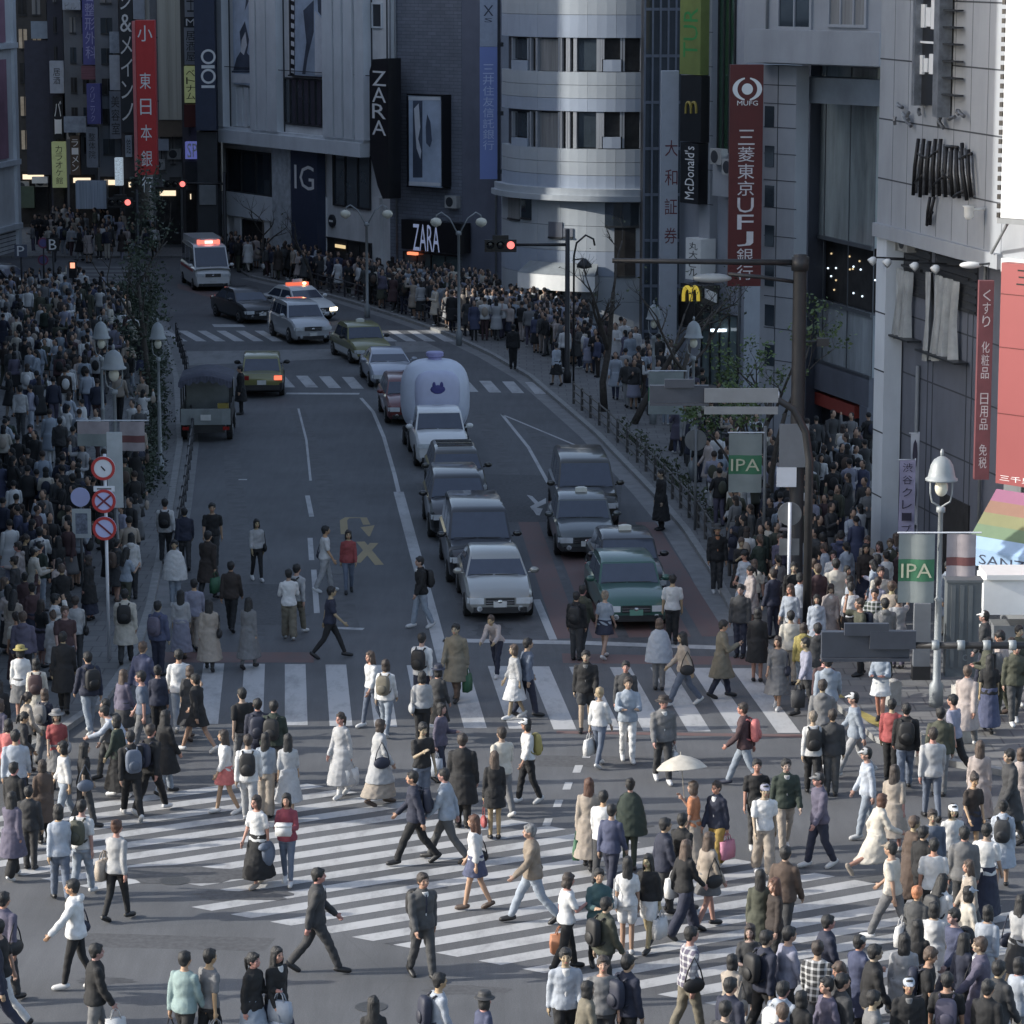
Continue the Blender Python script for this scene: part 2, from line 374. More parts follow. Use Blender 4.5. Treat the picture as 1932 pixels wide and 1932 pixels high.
# repair patches, oil stains and tyre-dark lanes on the asphalt
def ragged(mb,cx,cy,rx,ry,seed,z=.0021,n=22):
    r=random.Random(seed); c=G(cx,cy); pts=[]
    for i in range(n):
        a=2*math.pi*i/n; k=r.uniform(.75,1.15); pts.append(c+Vector((math.cos(a)*rx*k,math.sin(a)*ry*k,z)))
    mb.poly(pts)
mk=MB(); ragged(mk,350,1650,1.6,.55,4,.0062); ragged(mk,460,1690,.9,.35,5,.0066); ragged(mk,880,1868,.7,.25,6)
quad4(mk,G(840,893),G(1175,900),G(1168,985),G(842,985),.0012); quad4(mk,G(345,1100),G(560,1103),G(556,1180),G(330,1178),.0012); quad4(mk,G(150,1760),G(520,1770),G(500,1795),G(140,1786),.0014); quad4(mk,G(1000,1425),G(1420,1430),G(1430,1452),G(1000,1446),.0014)
struct(up(mk),'asphalt_patches',M('asphalt_patch',(.078,.079,.083),.85,scale=9,var=.28,dirt=.2))
mk=MB()
for k,(x,y,rx,ry) in enumerate(((930,1190,.5,.9),(1190,1210,.5,.8),(900,1130,.35,.6),(620,1500,.5,.2),(1180,1560,.6,.2),(200,1850,.5,.2),(760,1780,.3,.12),(1400,1470,.5,.15),(560,1160,.4,.3))): ragged(mk,x,y,rx,ry,40+k,.0026)
struct(up(mk),'oil_stains',M('oil_stain',(.06,.06,.063),.7,scale=5,var=.4))
mk=MB()
for pts in ([(905,1200),(760,800),(735,770)],[(1010,1200),(890,900),(820,760)],[(1085,1210),(1020,1000),(905,780)],[(1240,1215),(1130,1000),(1000,800)],[(480,1200),(440,900),(435,770)],[(660,1200),(610,900),(560,770)]):
    strip([G(*q) for q in pts],.28,-.28,.0007,mk)
struct(up(mk),'tyre_tracks',M('tyre_track_dark',(.098,.099,.103),.8,scale=2.5,var=.22,dirt=.25))
# ================================================================ buildings
PALE=M('pale_stone',(.62,.63,.64),.75,scale=.8,var=.1,dirt=.22); PALE2=M('pale_panel',(.62,.65,.68),.55,scale=.6,var=.08,dirt=.16)
WHT=M('white_metal_panel',(.30,.315,.34),.6,scale=.7,var=.07,dirt=.18); WHT2=M('white_painted',(.72,.72,.7),.55,var=.05)
GROOVE=M('shadow_gap',(.045,.05,.06),.8); DARK=M('dark_cladding',(.035,.038,.045),.55,scale=2,var=.2,dirt=.2); NAVY=M('navy_panel',(.03,.04,.075),.5,var=.1)
BLUEG=M('blue_grey_cladding',(.13,.14,.17),.6,scale=.8,var=.12,dirt=.25); STEEL=M('dark_steel',(.05,.052,.056),.45,.5,var=.2); GREY=M('grey_paint',(.2,.21,.22),.5,var=.12,dirt=.15)
BLACK=M('black_enamel',(.012,.012,.014),.35,var=.2); RED=M('red_sign',(.5,.035,.035),.45,var=.05); MAROON=M('maroon_sign',(.095,.012,.012),.45,var=.08)
GLASS=M('window_glass',(.035,.045,.055),.06,0,.3,scale=.5,spec=.9); GLASS2=M('shop_glass',(.10,.135,.14),.05,0,.25,scale=.35,spec=.9); INTER=M('dark_interior',(.022,.021,.021),.8,scale=2,var=.6)
CURT=M('window_blind',(.2,.2,.2),.7,scale=1.5,var=.25,stretch=(6,6,.2)); WRITE=M('white_lettering',(.75,.75,.74),.5,var=.04); WARM=M('warm_shop_light',(.4,.34,.24),.5,emit=(1,.75,.4),estr=.35); COOL=M('cool_shop_light',(.8,.85,.9),.5,emit=(.75,.88,1),estr=.8)
BRICK=brickmat('blue_grey_brick',(.17,.185,.225),(.14,.155,.19),(.09,.10,.12),.6,.17,.012,.7,'uv')
def wallbox(face,name,m,parent,z0,z1,depth,u0=0,u1=None,d=0.,uv=False):
    mb=MB(); u1=face.L if u1 is None else u1; face.fb(mb,u0,u1,z0,z1,d-depth,d)
    o=mb.build(name,m,parent)
    if uv: boxuv(o.data,face)
    return o
def boxuv(me,face):
    l=me.uv_layers.new(name='UVMap')
    for p in me.polygons:
        for li in p.loop_indices:
            v=me.vertices[me.loops[li].vertex_index].co-face.o
            if abs(p.normal.dot(face.n))>.5 or abs(p.normal.z)>.5: l.data[li].uv=(v.dot(face.u),v.z)
            else: l.data[li].uv=(v.dot(face.n),v.z)
def part(face,name,m,parent,x0,y0,x1,y1,d0,d1):
    mb=MB(); face.pb(mb,x0,y0,x1,y1,d0,d1); return mb.build(name,m,parent)
def win(face,parent,x0,y0,x1,y1,d=0.,m=None,frame=None,div=0,fw=.06,name='window'):
    # a window: pane set in a proud frame, mullions
    mb=MB(); u0,z1=face.px(x0,y0,d); u1,_=face.px(x1,y0,d); _,z1=face.px((x0+x1)/2,y0,d); _,z0=face.px((x0+x1)/2,y1,d)
    if u0>u1: u0,u1=u1,u0
    face.fb(mb,u0+fw,u1-fw,z0+fw,z1-fw,d,d+.02)
    w=mb.build(name,m or GLASS,parent)
    f=MB(); face.fb(f,u0,u1,z0,z0+fw,d,d+.08); face.fb(f,u0,u1,z1-fw,z1,d,d+.08); face.fb(f,u0,u0+fw,z0+fw,z1-fw,d,d+.08); face.fb(f,u1-fw,u1,z0+fw,z1-fw,d,d+.08)
    for i in range(div):
        u=u0+(u1-u0)*(i+1)/(div+1); face.fb(f,u-.03,u+.03,z0+fw,z1-fw,d+.02,d+.075)
    f.build('frame',frame or STEEL,w); return w
DIMW=M('dim_lit_window',(.3,.28,.24),.5,scale=2,var=.4,emit=(1,.8,.55),estr=.04)
def grid_windows(face,parent,u0,u1,z0,z1,nu,nz,gapu=.5,gapz=1.2,d=0.,m=None):
    du=(u1-u0)/nu; dz=(z1-z0)/nz
    for i in range(nu):
        for k in range(nz):
            mb=MB(); a=u0+du*i+gapu/2; c=u0+du*(i+1)-gapu/2; e=z0+dz*k+gapz/2; g=z0+dz*(k+1)-gapz/2
            face.fb(mb,a,c,e,g,d,d+.02); o=mb.build('window',random.choice([m or GLASS,m or GLASS,m or GLASS,CURT,INTER,DIMW]),parent)
            f=MB(); face.fb(f,a,c,e-.08,e,d,d+.1); face.fb(f,(a+c)/2-.03,(a+c)/2+.03,e,g,d+.02,d+.06); f.build('frame',STEEL,o)
def sign_on(face,name,label,x0,y0,x1,y1,d0,d1,m,txt=None,tm=None,box=None,vertical=True,rot=0,cat='sign',gap=.12):
    c=face.px((x0+x1)/2,(y0+y1)/2,d1); t=thing(name,label,cat,face.pt(c[0],c[1],d1))
    mb=MB(); u=face.pb(mb,x0,y0,x1,y1,d0,d1); mb.build('panel',m,t)
    br=MB(); 
    for fz in(.2,.8):
        z=u[2]+(u[3]-u[2])*fz; um=(u[0]+u[1])/2
        if d0>.05: face.fb(br,um-.05,um+.05,z-.05,z+.05,0,d0-.002)
    if br.v: br.build('bracket',STEEL,t)
    if txt:
        lb=MB(); bx=box or (x0+(x1-x0)*.15,y0+(y1-y0)*.08,x1-(x1-x0)*.15,y1-(y1-y0)*.08)
        ftext(face,lb,txt,*bx,d1+.006,vertical,rot,gap); lb.build('lettering',tm or WRITE,t)
    return t
# ---- A. pale ribbed department store (left of centre)
FA=Face(G(408,496),G(737,556)); A=thing('department_store','pale stone department store with vertical ribs and two tall posters','building',FA.pt(FA.L/2,0))
zL=FA.px(570,270,0)[1]
wallbox(FA,'wall',PALE,A,zL,18.5,14); wallbox(FA,'ground_floor_wall',PALE,A,0,zL-.02,13.5,d=-.5)
mb=MB(); FA.fb(mb,-.15,FA.px(697,260,0)[0],zL-.35,zL+.35,.001,.55); FA.fb(mb,-.15,FA.px(697,260,0)[0],zL+.35,zL+.5,.001,.35); mb.build('cornice',PALE2,A)
rb=MB()
for x0,x1 in ((415,433),(485,495),(498,515),(517,535),(622,641),(644,658),(662,678),(683,700)):
    u0=FA.px(x0,120,0)[0]; u1=FA.px(x1,120,0)[0]; FA.fb(rb,u0,u1,zL+.5,18.5,0.001,.45)
rb.build('ribs',PALE2,A)
gv=MB()
for x in (434,483.5,496.5,516,536,642.5,660,680.5,702,731): u=FA.px(x,120,0)[0]; FA.fb(gv,u-.055,u+.055,zL+.5,18.5,.001,.03)
gv.build('grooves',GROOVE,A)
hb=MB(); z=FA.px(570,134,0)[1]; FA.fb(hb,0,FA.L,z-.02,z+.02,.3,.325); hb.build('joint',GROOVE,A)
win(FA,A,703,5,722,53,.002,DARK,PALE2,0,.08)
win(FA,A,537,148,620,238,.002,GLASS,STEEL,6,.1)
pl=MB()
for i in range(4): FA.pb(pl,438+i*11,165,445+i*11,238,.002,.14)
pl.build('louvre_panel',PALE2,A)
POSTB=M('poster_paper_blue',(.40,.47,.58),.6,scale=.45,var=.3); POSTD=M('poster_ink_dark',(.06,.075,.11),.6,scale=.7,var=.4); POSTW=M('poster_paper_white',(.6,.62,.66),.6,var=.08)
def blob(face,mb,pts,d): mb.poly([face.pt(*face.px(x,y,d),d) for x,y in pts])
def poster(name,label,face,x0,y0,x1,y1,d,blobs,base=None,frame=None):
    c=face.px((x0+x1)/2,(y0+y1)/2,d); t=thing(name,label,'poster',face.pt(c[0],c[1],d)); 
    mb=MB(); face.pb(mb,x0,y0,x1,y1,max(.002,d-.12),d); mb.build('sheet',base or POSTB,t)
    for i,(m,pts) in enumerate(blobs): 
        mb=MB(); blob(face,mb,pts,d+.004*(i+1)); mb.build('print',m,t)
    if frame:
        f=MB(); face.pb(f,x0-3,y0-3,x1+3,y0-.3,.002,d+.05); face.pb(f,x0-3,y1+.3,x1+3,y1+3,.002,d+.05); face.pb(f,x0-3,y0,x0-.3,y1,.002,d+.05); face.pb(f,x1+.3,y0,x1+3,y1,.002,d+.05); f.build('frame',frame,t)
    return t
poster('advertising_poster','tall pale blue fashion poster with dark figure above a white text strip',FA,437,-120,482,160,.25,
  [(POSTD,[(452,60),(462,40),(470,75),(466,100),(480,115),(482,133),(440,133),(446,110),(455,95)]),(POSTW,[(456,75),(463,60),(466,85),(460,104),(454,98)]),(POSTD,[(455,-90),(475,-60),(472,-5),(462,20),(466,-20),(460,-50)]),(POSTD,[(437,133.4),(482,133.4),(482,137),(437,137)]),(POSTW,[(437,138.6),(482,140.6),(482,157),(437,156)])])
poster('advertising_poster','pale poster of a white diagonal figure beside a black filmstrip border',FA,546,-120,613,143,.22,
  [(BLACK,[(546,-118),(556,-118),(556,142.5),(546,142.5)]),(POSTD,[(572,20),(592,0),(592,60),(580,110),(576,140),(570,140),(578,80)]),(POSTW,[(594,20),(611,40),(611,142),(594,142)]),(POSTD,[(594,-100),(611,-90),(611,36),(600,22)])]+
  [(POSTW,[(549,y),(555,y+2),(555,y+11),(549,y+9)]) for y in range(-110,136,17)],frame=STEEL)
# street front of A
win(FA,A,428,284,512,366,-.49,GLASS,STEEL,2,.08); win(FA,A,629,290,700,392,-.49,GLASS,STEEL,2,.08)
win(FA,A,458,416,497,468,-.49,INTER,STEEL,1,.06,'doorway'); part(FA,'shop_light',WARM,A,500,432,508,446,-.49,-.4)
win(FA,A,612,452,702,535,-.49,INTER,STEEL,3,.06,'doorway'); part(FA,'shop_light',WARM,A,632,462,650,468,-.46,-.4); part(FA,'shop_light',WARM,A,660,505,680,520,-.46,-.42)
part(FA,'portal',PALE2,A,418,368,530,412,-.499,-.2)
pp=MB()
for x in (414,441,498,531,600,705): pp=MB(); FA.pb(pp,x,372,x+11,540,-.499,-.3); pp.build('pilaster',PALE,A)
sign_on(FA,'shop_sign','navy vertical shop panel with white letters on the pale store',548,262,597,500,-.4,.1,NAVY,'IG',WRITE,(555,312,592,358),False)
sign_on(FA,'shop_sign','pale column of small shop notices left of the navy panel',512,274,546,500,-.4,.02,M('pale_board',(.42,.45,.48),.6,scale=2.5,var=.3))
t=thing('shop_sign','round dark emblem on the pale wall by the black sign','sign',FA.pt(*FA.px(625,417,-.4),-.4)); mb=MB(); c=FA.px(625,417,-.4); mb.lathe(FA.pt(c[0],c[1],-.5),[(.34,0),(.34,.1),(.3,.12)],24,axis=FA.n); mb.build('disc',DARK,t)
mb=MB(); FA.fb(mb,c[0]-.2,c[0]+.2,c[1]-.05,c[1]+.05,-.38,-.372); mb.build('emblem',WRITE,t)
# ---- black tapering vertical sign
cz=FA.px(714,240,.9); t=thing('shop_sign','tall black tapering sign with four white letters stacked downwards','sign',FA.pt(cz[0],cz[1],.9))
def q(x,y,d): return FA.pt(*FA.px(x,y,d),d)
mb=MB(); pr=[(697,135),(703,112),(733,110),(733,375),(722,375),(712,350),(698,290)]
vs=[q(x,y,.95) for x,y in pr]; vb=[v-FA.n*.7 for v in vs]; n=len(vs); mb.add(vs+vb,[tuple(range(n)),tuple(reversed(range(n,2*n)))]+[(i,i+n,(i+1)%n+n,(i+1)%n) for i in range(n)]); mb.build('panel',BLACK,t)
mb=MB()
for i,ch in enumerate('ZARA'): ftext(FA,mb,ch,702,134+31*i,728,162+31*i,.957)
mb.build('lettering',WRITE,t)
# ---- B. blue-grey brick clothes shop
FB=Face(G(737,554),G(872,568)); B=thing('clothes_shop','windowless blue grey brick shop with black fascia','building',FB.pt(FB.L/2,0))
wallbox(FB,'wall',BRICK,B,0,18.5,12,uv=True)
FB2=Face(FB.pt(FB.L,0)+FB.n*-.02,G(946,573)); wallbox(FB2,'side_wall',M('blue_grey_render',(.13,.14,.18),.75,scale=1,var=.1,dirt=.2),B,0,18.5,3)
part(FB,'fascia',BLACK,B,757,418,869,474,.002,.7)
win(FB,B,762,478,868,566,.002,GLASS2,STEEL,3,.06,'shop_window'); part(FB,'shop_light',M('red_shop_light',(.5,.1,.06),.5,emit=(1,.25,.12),estr=.7),B,768,476,784,481,.1,.3)
mb=MB(); ftext(FB,mb,'ZARA',779,424,829,474,.707); mb.build('lettering',M('pale_blue_lettering',(.6,.66,.85),.4,emit=(.6,.68,1),estr=.08),B)
poster('advertising_poster','black framed poster box of pale figures on the brick wall',FB,770,181,832,352,.55,
  [(POSTD,[(779,190),(797,190),(797,335),(779,335)]),(POSTW,[(781,205),(790,195),(793,240),(789,262),(795,285),(793,300),(786,280),(783,240)]),(POSTD,[(806,215),(812,230),(815,265),(811,278),(804,270),(803,240)]),(POSTW,[(770,182),(831,182),(831,189),(770,189)]),(POSTW,[(770,342),(831,345),(831,351),(770,350)])],frame=BLACK)
# ---- blue bank sign between brick shop and round building
BLU=M('blue_sign',(.17,.23,.5),.45,scale=.3,var=.08)
FS=Face(at(905,560,149),at(938,560,149)); t=thing('bank_sign','long pale blue vertical bank sign beside the round building','sign',FS.pt(.5,9,0))
mb=MB(); FS.pb(mb,905,88.5,938,338,-.5,0); mb.build('panel',BLU,t); mb=MB(); FS.pb(mb,905,-120,938,88,-.5,.0); mb.build('top_panel',M('grey_blue_sign',(.3,.34,.42),.5),t)
mb=MB(); ftext(FS,mb,'三井住友信託銀行',911,120,932,284,.006,True); mb.build('lettering',M('pale_blue_writing',(.45,.52,.72),.5),t)
mb=MB(); ftext(FS,mb,'X',912,10,931,30,.006); ftext(FS,mb,'S',914,34,929,42,.006); mb.build('emblem',M('ink_blue',(.03,.04,.07),.5),t)
mb=MB(); FS.pb(mb,939,-100,944,345,-.45,-.35)
for y in (80,210,320): FS.pb(mb,925,y,950,y+8,-.9,-.46)
mb.build('bracket',DARK,t)
# ---- C. round panelled building
CX,CY,CR=5.1,146.6,5.6
Cc=thing('round_corner_building','round pale blue panelled building with two bands of dark windows','building',(CX,CY,0))
def cyl(x,dr=0.):      # angle of the visible point of the drum at picture column x (d ~ const)
    lo_,hh=-math.pi*.98,-.02
    for _ in range(40):
        m=(lo_+hh)/2
        v=(CX+(CR+dr)*math.cos(m),CY+(CR+dr)*math.sin(m),8)
        if P(v)[0]<x: lo_=m
        else: hh=m
    return m
def zc(x,y):
    a=cyl(x); r=ray(x,y); Y=CY+CR*math.sin(a); return CH+r.z*(Y/r.y)
def drum(mb,a0,a1,z0,z1,r0,r1,mi=0,seg=None):
    n=seg or max(1,int(abs(a1-a0)/.06)); pts=[a0+(a1-a0)*i/n for i in range(n+1)]
    for i in range(n):
        a,b_=pts[i],pts[i+1]; p=lambda r,t,z:(CX+r*math.cos(t),CY+r*math.sin(t),z)
        mb.add([p(r0,a,z0),p(r0,b_,z0),p(r1,b_,z0),p(r1,a,z0),p(r0,a,z1),p(r0,b_,z1),p(r1,b_,z1),p(r1,a,z1)],[(3,2,6,7)]+([(0,3,7,4)] if i==0 else [])+([(1,5,6,2)] if i==n-1 else [])+[(4,7,6,5),(0,1,2,3)],mi)
zz=[zc(1080,y) for y in (620,378,355,280,210,135,71,-60)]
PB=M('pale_blue_panel',(.32,.365,.44),.65,scale=.35,var=.1,dirt=.12); PW=M('pale_white_panel',(.37,.40,.43),.65,scale=.35,var=.1,dirt=.12)
cw=MB(); bands=[(zz[0]-1,zz[1],0),(zz[2],zz[3],1),(zz[3],zz[4],2),(zz[4],zz[5],1),(zz[5],zz[6],2),(zz[6],zz[7],1)]
a_lo,a_hi=-math.pi*.97,-.02; seg=13
for z0,z1,k in bands:
    if cw.v: cw.build('wall_band',[PW,DARK,PB],Cc)
    cw=MB()
    if k==2: drum(cw,a_lo,a_hi,z0,z1,CR-.7,CR-.32,1); continue
    rows=3 if k==1 else 6
    for r_ in range(rows):
        e0=z0+(z1-z0)*r_/rows; e1=z0+(z1-z0)*(r_+1)/rows-.018
        for s2 in range(seg):
            p=a_lo+(a_hi-a_lo)*s2/seg; q2=a_lo+(a_hi-a_lo)*(s2+1)/seg-.0016
            drum(cw,p,q2,e0,e1,CR-.35,CR,2 if (r_%3==0) else 0,3)
cw.build('wall_band',[PW,DARK,PB],Cc)
co=MB(); drum(co,a_lo,a_hi,0,zz[7],CR-.8,CR-.36); co.build('core',M('joint_grey',(.1,.11,.13),.8),Cc)
cn=MB(); drum(cn,a_lo,a_hi,zz[1],zz[1]+.25,CR-.36,CR+.5); drum(cn,a_lo,a_hi,zz[1]+.25,zz[2],CR-.36,CR+.35); cn.build('canopy',PW,Cc)
for (ya,yb,ys) in ((71,135,112),(210,280,258)):
    for x0,x1,sh,m in ((964,994,1,GLASS),(999,1010,0,INTER),(1011,1053,0,CURT),(1057,1068,0,INTER),(1072,1082,0,INTER),(1085,1126,0,GLASS),(1129,1133,0,INTER),(1137,1171,1,INTER),(1176,1209,0,INTER)):
        mb=MB(); z1=zc(x0,ya); z0=zc(x0,ys if sh else yb); drum(mb,cyl(x0),cyl(x1),z0+.05,z1-.05,CR-.32,CR-.2); o=mb.build('window',m,Cc)
        f=MB(); 
        for q2 in (cyl(x0),cyl(x1)): drum(f,q2-.008,q2+.008,z0,z1,CR-.32,CR-.05,0,1)
        f.build('frame',WHT,o)
        if sh: mb=MB(); drum(mb,cyl(x0),cyl(x1),zc(x0,yb),z0-.02,CR-.33,CR-.02); mb.build('sill_panel',PB,Cc)
for x0,y0,x1,y1,m in ((960,366,982,410,CURT),(985,366,1003,410,GLASS),(1142,382,1206,426,GLASS),(1036,418,1062,446,BLUEG),(1064,430,1082,446,BLUEG),(1160,430,1200,520,INTER)):
    mb=MB(); drum(mb,cyl(x0),cyl(x1),zc(x0,y1),zc(x0,y0),CR+.003,CR+.05); o=mb.build('window',m,Cc)
    f=MB(); drum(f,cyl(x0),cyl(x1),zc(x0,y1)-.08,zc(x0,y1),CR+.003,CR+.09); f.build('sill',STEEL,o)
mb=MB(); drum(mb,cyl(1005),cyl(1062),KH,zc(1030,545),CR+.003,CR+.06); o=mb.build('doorway',GLASS2,Cc)
mb=MB(); 
for x in (1005,1019,1033,1048,1062): drum(mb,cyl(x)-.006,cyl(x)+.006,KH,zc(1030,545),CR+.06,CR+.12,0,1)
mb.build('frame',STEEL,o)
mb=MB(); drum(mb,cyl(946),cyl(985),KH,zc(960,560),CR+.003,CR+.08); mb.build('plinth',BLUEG,Cc)
aw=thing('shop_awning','white boxed awning with grey sloping top over the round building door','awning',(CX-2,CY-CR-.4,4.3))
mb=MB(); a0,a1=cyl(1003),cyl(1130); drum(mb,a0,a1,zc(1060,545),zc(1060,516),CR+.06,CR+.85); mb.build('valance',M('white_awning',(.82,.82,.8),.6,var=.04),aw)
mb=MB(); n=10; p=lambda r,t,z:(CX+r*math.cos(t),CY+r*math.sin(t),z); z0,z1=zc(1060,516)+.01,zc(1060,495)
for i in range(n):
    s0,s1=a0+(a1-a0)*i/n,a0+(a1-a0)*(i+1)/n; mb.add([p(CR+.85,s0,z0),p(CR+.85,s1,z0),p(CR+.1,s1,z1),p(CR+.1,s0,z1),p(CR+.1,s0,z0),p(CR+.1,s1,z0)],[(0,1,2,3),(0,3,4),(1,5,2),(0,4,5,1)])
mb.build('sloping_top',M('grey_canvas',(.22,.24,.25),.8),aw)
# ---- D. dark glazed stair tower + E. burger restaurant building
FD=Face(at(1213,600,137),at(1300,600,137)); D=thing('stair_tower','dark glazed stair tower squeezed beside the round building','building',FD.pt(FD.L/2,0))
wallbox(FD,'wall',DARK,D,0,18.5,8)
mm=MB()
for i in range(7): u=FD.L*i/6.; FD.fb(mm,u-.04,u+.04,0,18.5,.002,.14)
for i in range(9): FD.fb(mm,0,FD.L,i*2+.4,i*2+.52,.002,.1)
mm.build('mullions',M('blue_grey_steel',(.12,.14,.18),.4,.5),D); mb=MB(); FD.fb(mb,.05,FD.L-.05,.5,18.4,.002,.04); mb.build('glazing',GLASS,D)
FE=Face(at(1279,740,124),at(1402,740,120)); E=thing('restaurant_building','narrow grey restaurant building stacked with burger signs','building',FE.pt(FE.L/2,0))
wallbox(FE,'wall',M('grey_wall_panel',(.27,.29,.33),.6,scale=.6,var=.1,dirt=.2),E,0,18.5,9)
win(FE,E,1350,-140,1392,290,.002,M('green_tinted_glass',(.02,.05,.03),.1,spec=.9),STEEL,3,.06)
win(FE,E,1283,560,1345,620,.002,INTER,STEEL,1,.06,'shop_window'); win(FE,E,1325,590,1395,760,.002,GLASS2,STEEL,3,.06,'shop_window')
mb=MB(); FE.pb(mb,1325,-140,1345,520,.002,.35); mb.build('pilaster',WHT,E)
for y in (60,125,190,255,320,385): part(FE,'joint',GROOVE,E,1325,y,1345,y+1.2,.351,.36)
part(FE,'ledge',WHT,E,1345,292,1400,372,.002,.6)
lt=MB()
for i in range(3): FE.pb(lt,1340+i*9,621,1345+i*9,626,.2,.4)
lt.build('shop_light',COOL,E)
sign_on(FE,'restaurant_sign','yellow green sign with sideways letters high above the black burger panels',1284,-60,1323,141,.1,.75,M('lime_sign',(.15,.19,.055),.5,scale=.7,var=.25),'TUR',M('green_lettering',(.03,.22,.06),.5),(1290,15,1317,108),False,90)
t=sign_on(FE,'restaurant_sign','black vertical panel with small golden arches',1284,143,1323,268,.1,.75,BLACK)
GOLD=M('golden_yellow',(.55,.42,.05),.5,emit=(1,.75,.1),estr=.15)
def arches(face,x0,y0,x1,y1,d,parent,m=None,th=.16):
    mb=MB(); W=(x1-x0)/2.
    for k in range(2):
        pts=[]
        for i in range(13):
            a=math.pi*i/12; x=x0+W*k+W/2-math.cos(a)*W/2; y=y1-(y1-y0)*math.sin(a)**.55
            pts.append(face.pt(*face.px(x,y,d),d))
        L=(pts[0]-pts[-1]).length; mb.tube(pts,[L*th]*13,6)
    mb.build('arches',m or GOLD,parent)
arches(FE,1294,193,1314,214,.76,t,M('dull_gold',(.28,.22,.05),.5))
sign_on(FE,'restaurant_sign','black sign with white lettering running up its height',1284,270,1318,384,.1,.8,BLACK,"McDonald's",WRITE,(1292,276,1310,376),False,90)
sign_on(FE,'shop_sign','small white vertical sign with four dark characters',1294,450,1322,528,.1,.8,WHT2,'丸大ビル',M('ink_black',(.02,.02,.02),.6),(1300,456,1316,522))
t=sign_on(FE,'restaurant_sign','black box sign with bright golden arches over the pavement',1284,537,1324,573,.5,1.3,BLACK); arches(FE,1290,542,1318,568,1.31,t,None,.17)
t=thing('flag','small white flag panel beside the golden arches box','flag',FE.pt(*FE.px(1336,556,1.1),1.1)); mb=MB(); mb.add([FE.pt(*FE.px(x,y,d),d) for x,y,d in ((1325,542,1.1),(1352,554,1.5),(1352,572,1.5),(1325,560,1.1))],[(0,1,2,3)]); mb.add([Vector(v)-FE.n*.03 for v in mb.v[:4]],[(3,2,1,0)]); mb.build('cloth',WHT2,t); mb=MB(); mb.tube([FE.pt(*FE.px(1324.5,540,1.1),1.1),FE.pt(*FE.px(1324.5,562,1.1),1.1)],.025,6); mb.build('pole',STEEL,t)
FG=Face(at(1247,560,123.4),at(1282,560,123.4)); t=thing('securities_sign','tall pale grey slab sign with dark red characters','sign',FG.pt(.4,8))
mb=MB(); FG.pb(mb,1248,134,1281,640,-.6,0); mb.build('panel',M('pale_grey_slab',(.36,.39,.44),.5,var=.06),t)
mb=MB(); ftext(FG,mb,'大和証券',1255,252,1279,472,.006,True,gap=.45); mb.build('lettering',M('dark_red_ink',(.12,.02,.03),.5),t)
# ---- F. bank block with portal
FF=Face(at(1395,800,109),at(1665,800,103.5)); Fb=thing('bank_building','grey panelled bank block with a deep square portal','building',FF.pt(FF.L/2,0))
zp=FF.px(1500,122,0)[1]
mb=MB(); FF.fb(mb,0,FF.L,zp,18.5,-4,0); mb.build('upper_wall',WHT,Fb)
mb=MB(); FF.pb(mb,1412,58,1660,121,.002,.7); mb.build('portal_beam',WHT,Fb)
mb=MB(); FF.pb(mb,1440,124,1503,860,-.6,0); mb.build('pillar',WHT,Fb)
mb=MB(); FF.fb(mb,0,FF.px(1500,500,-3)[0],0,zp,-6,-3.2); mb.build('recess_wall',BLUEG,Fb)
mb=MB(); FF.pb(mb,1503,148,1665,197,-2.2,-1.0); mb.build('lintel',M('brushed_lintel',(.33,.36,.4),.4,.2,scale=.5,var=.25),Fb)
for y in (160,195,240,290,340,392,446,500,560,620,680): part(FF,'joint',GROOVE,Fb,1441,y,1502,y+1.6,.001,.008)
part(FF,'joint',GROOVE,Fb,1468,124,1469.5,860,.001,.006)
win(FF,Fb,1470,-120,1536,56,.002,GLASS,WHT,1,.1); win(FF,Fb,1566,-120,1640,52,.002,CURT,WHT,2,.1)
for i in range(7):
    mb=MB(); FF.pb(mb,1443+0,200+i*75,1460,240+i*75,.002,.02); mb.build('window',GLASS,Fb)
FM=Face(at(1378,800,106.8),at(1441,800,106.8)); SM=sign_on(FM,'bank_sign','tall maroon bank sign with white ring emblem at its top',1378,122,1441,540,-.35,0,MAROON,'三菱東京UFJ銀行',M('pinkish_white',(.6,.55,.55),.5),(1393,243,1424,548-18))
mb=MB(); c=FM.px(1410,168,0)
for k in range(2):
    for i in range(24):
        a0=math.pi*(.56+k)+ (math.pi*.88)*i/24; a1=math.pi*(.56+k)+(math.pi*.88)*(i+1)/24
        th=lambda a:.13*abs(math.cos(a))+.035
        P2=lambda a,r,d:FM.pt(c[0]+math.cos(a)*r*1.0,c[1]+math.sin(a)*r*.78,d)
        mb.add([P2(a0,.5-th(a0),0.007),P2(a1,.5-th(a1),0.007),P2(a1,.5,0.007),P2(a0,.5,0.007)],[(3,2,1,0)])
mb.lathe(FM.pt(c[0],c[1],.005),[(.19,0),(.19,.004)],24,axis=FM.n); ftext(FM,mb,'MUFG',1391,190,1430,199,0.007); mb.build('emblem',WRITE,SM)
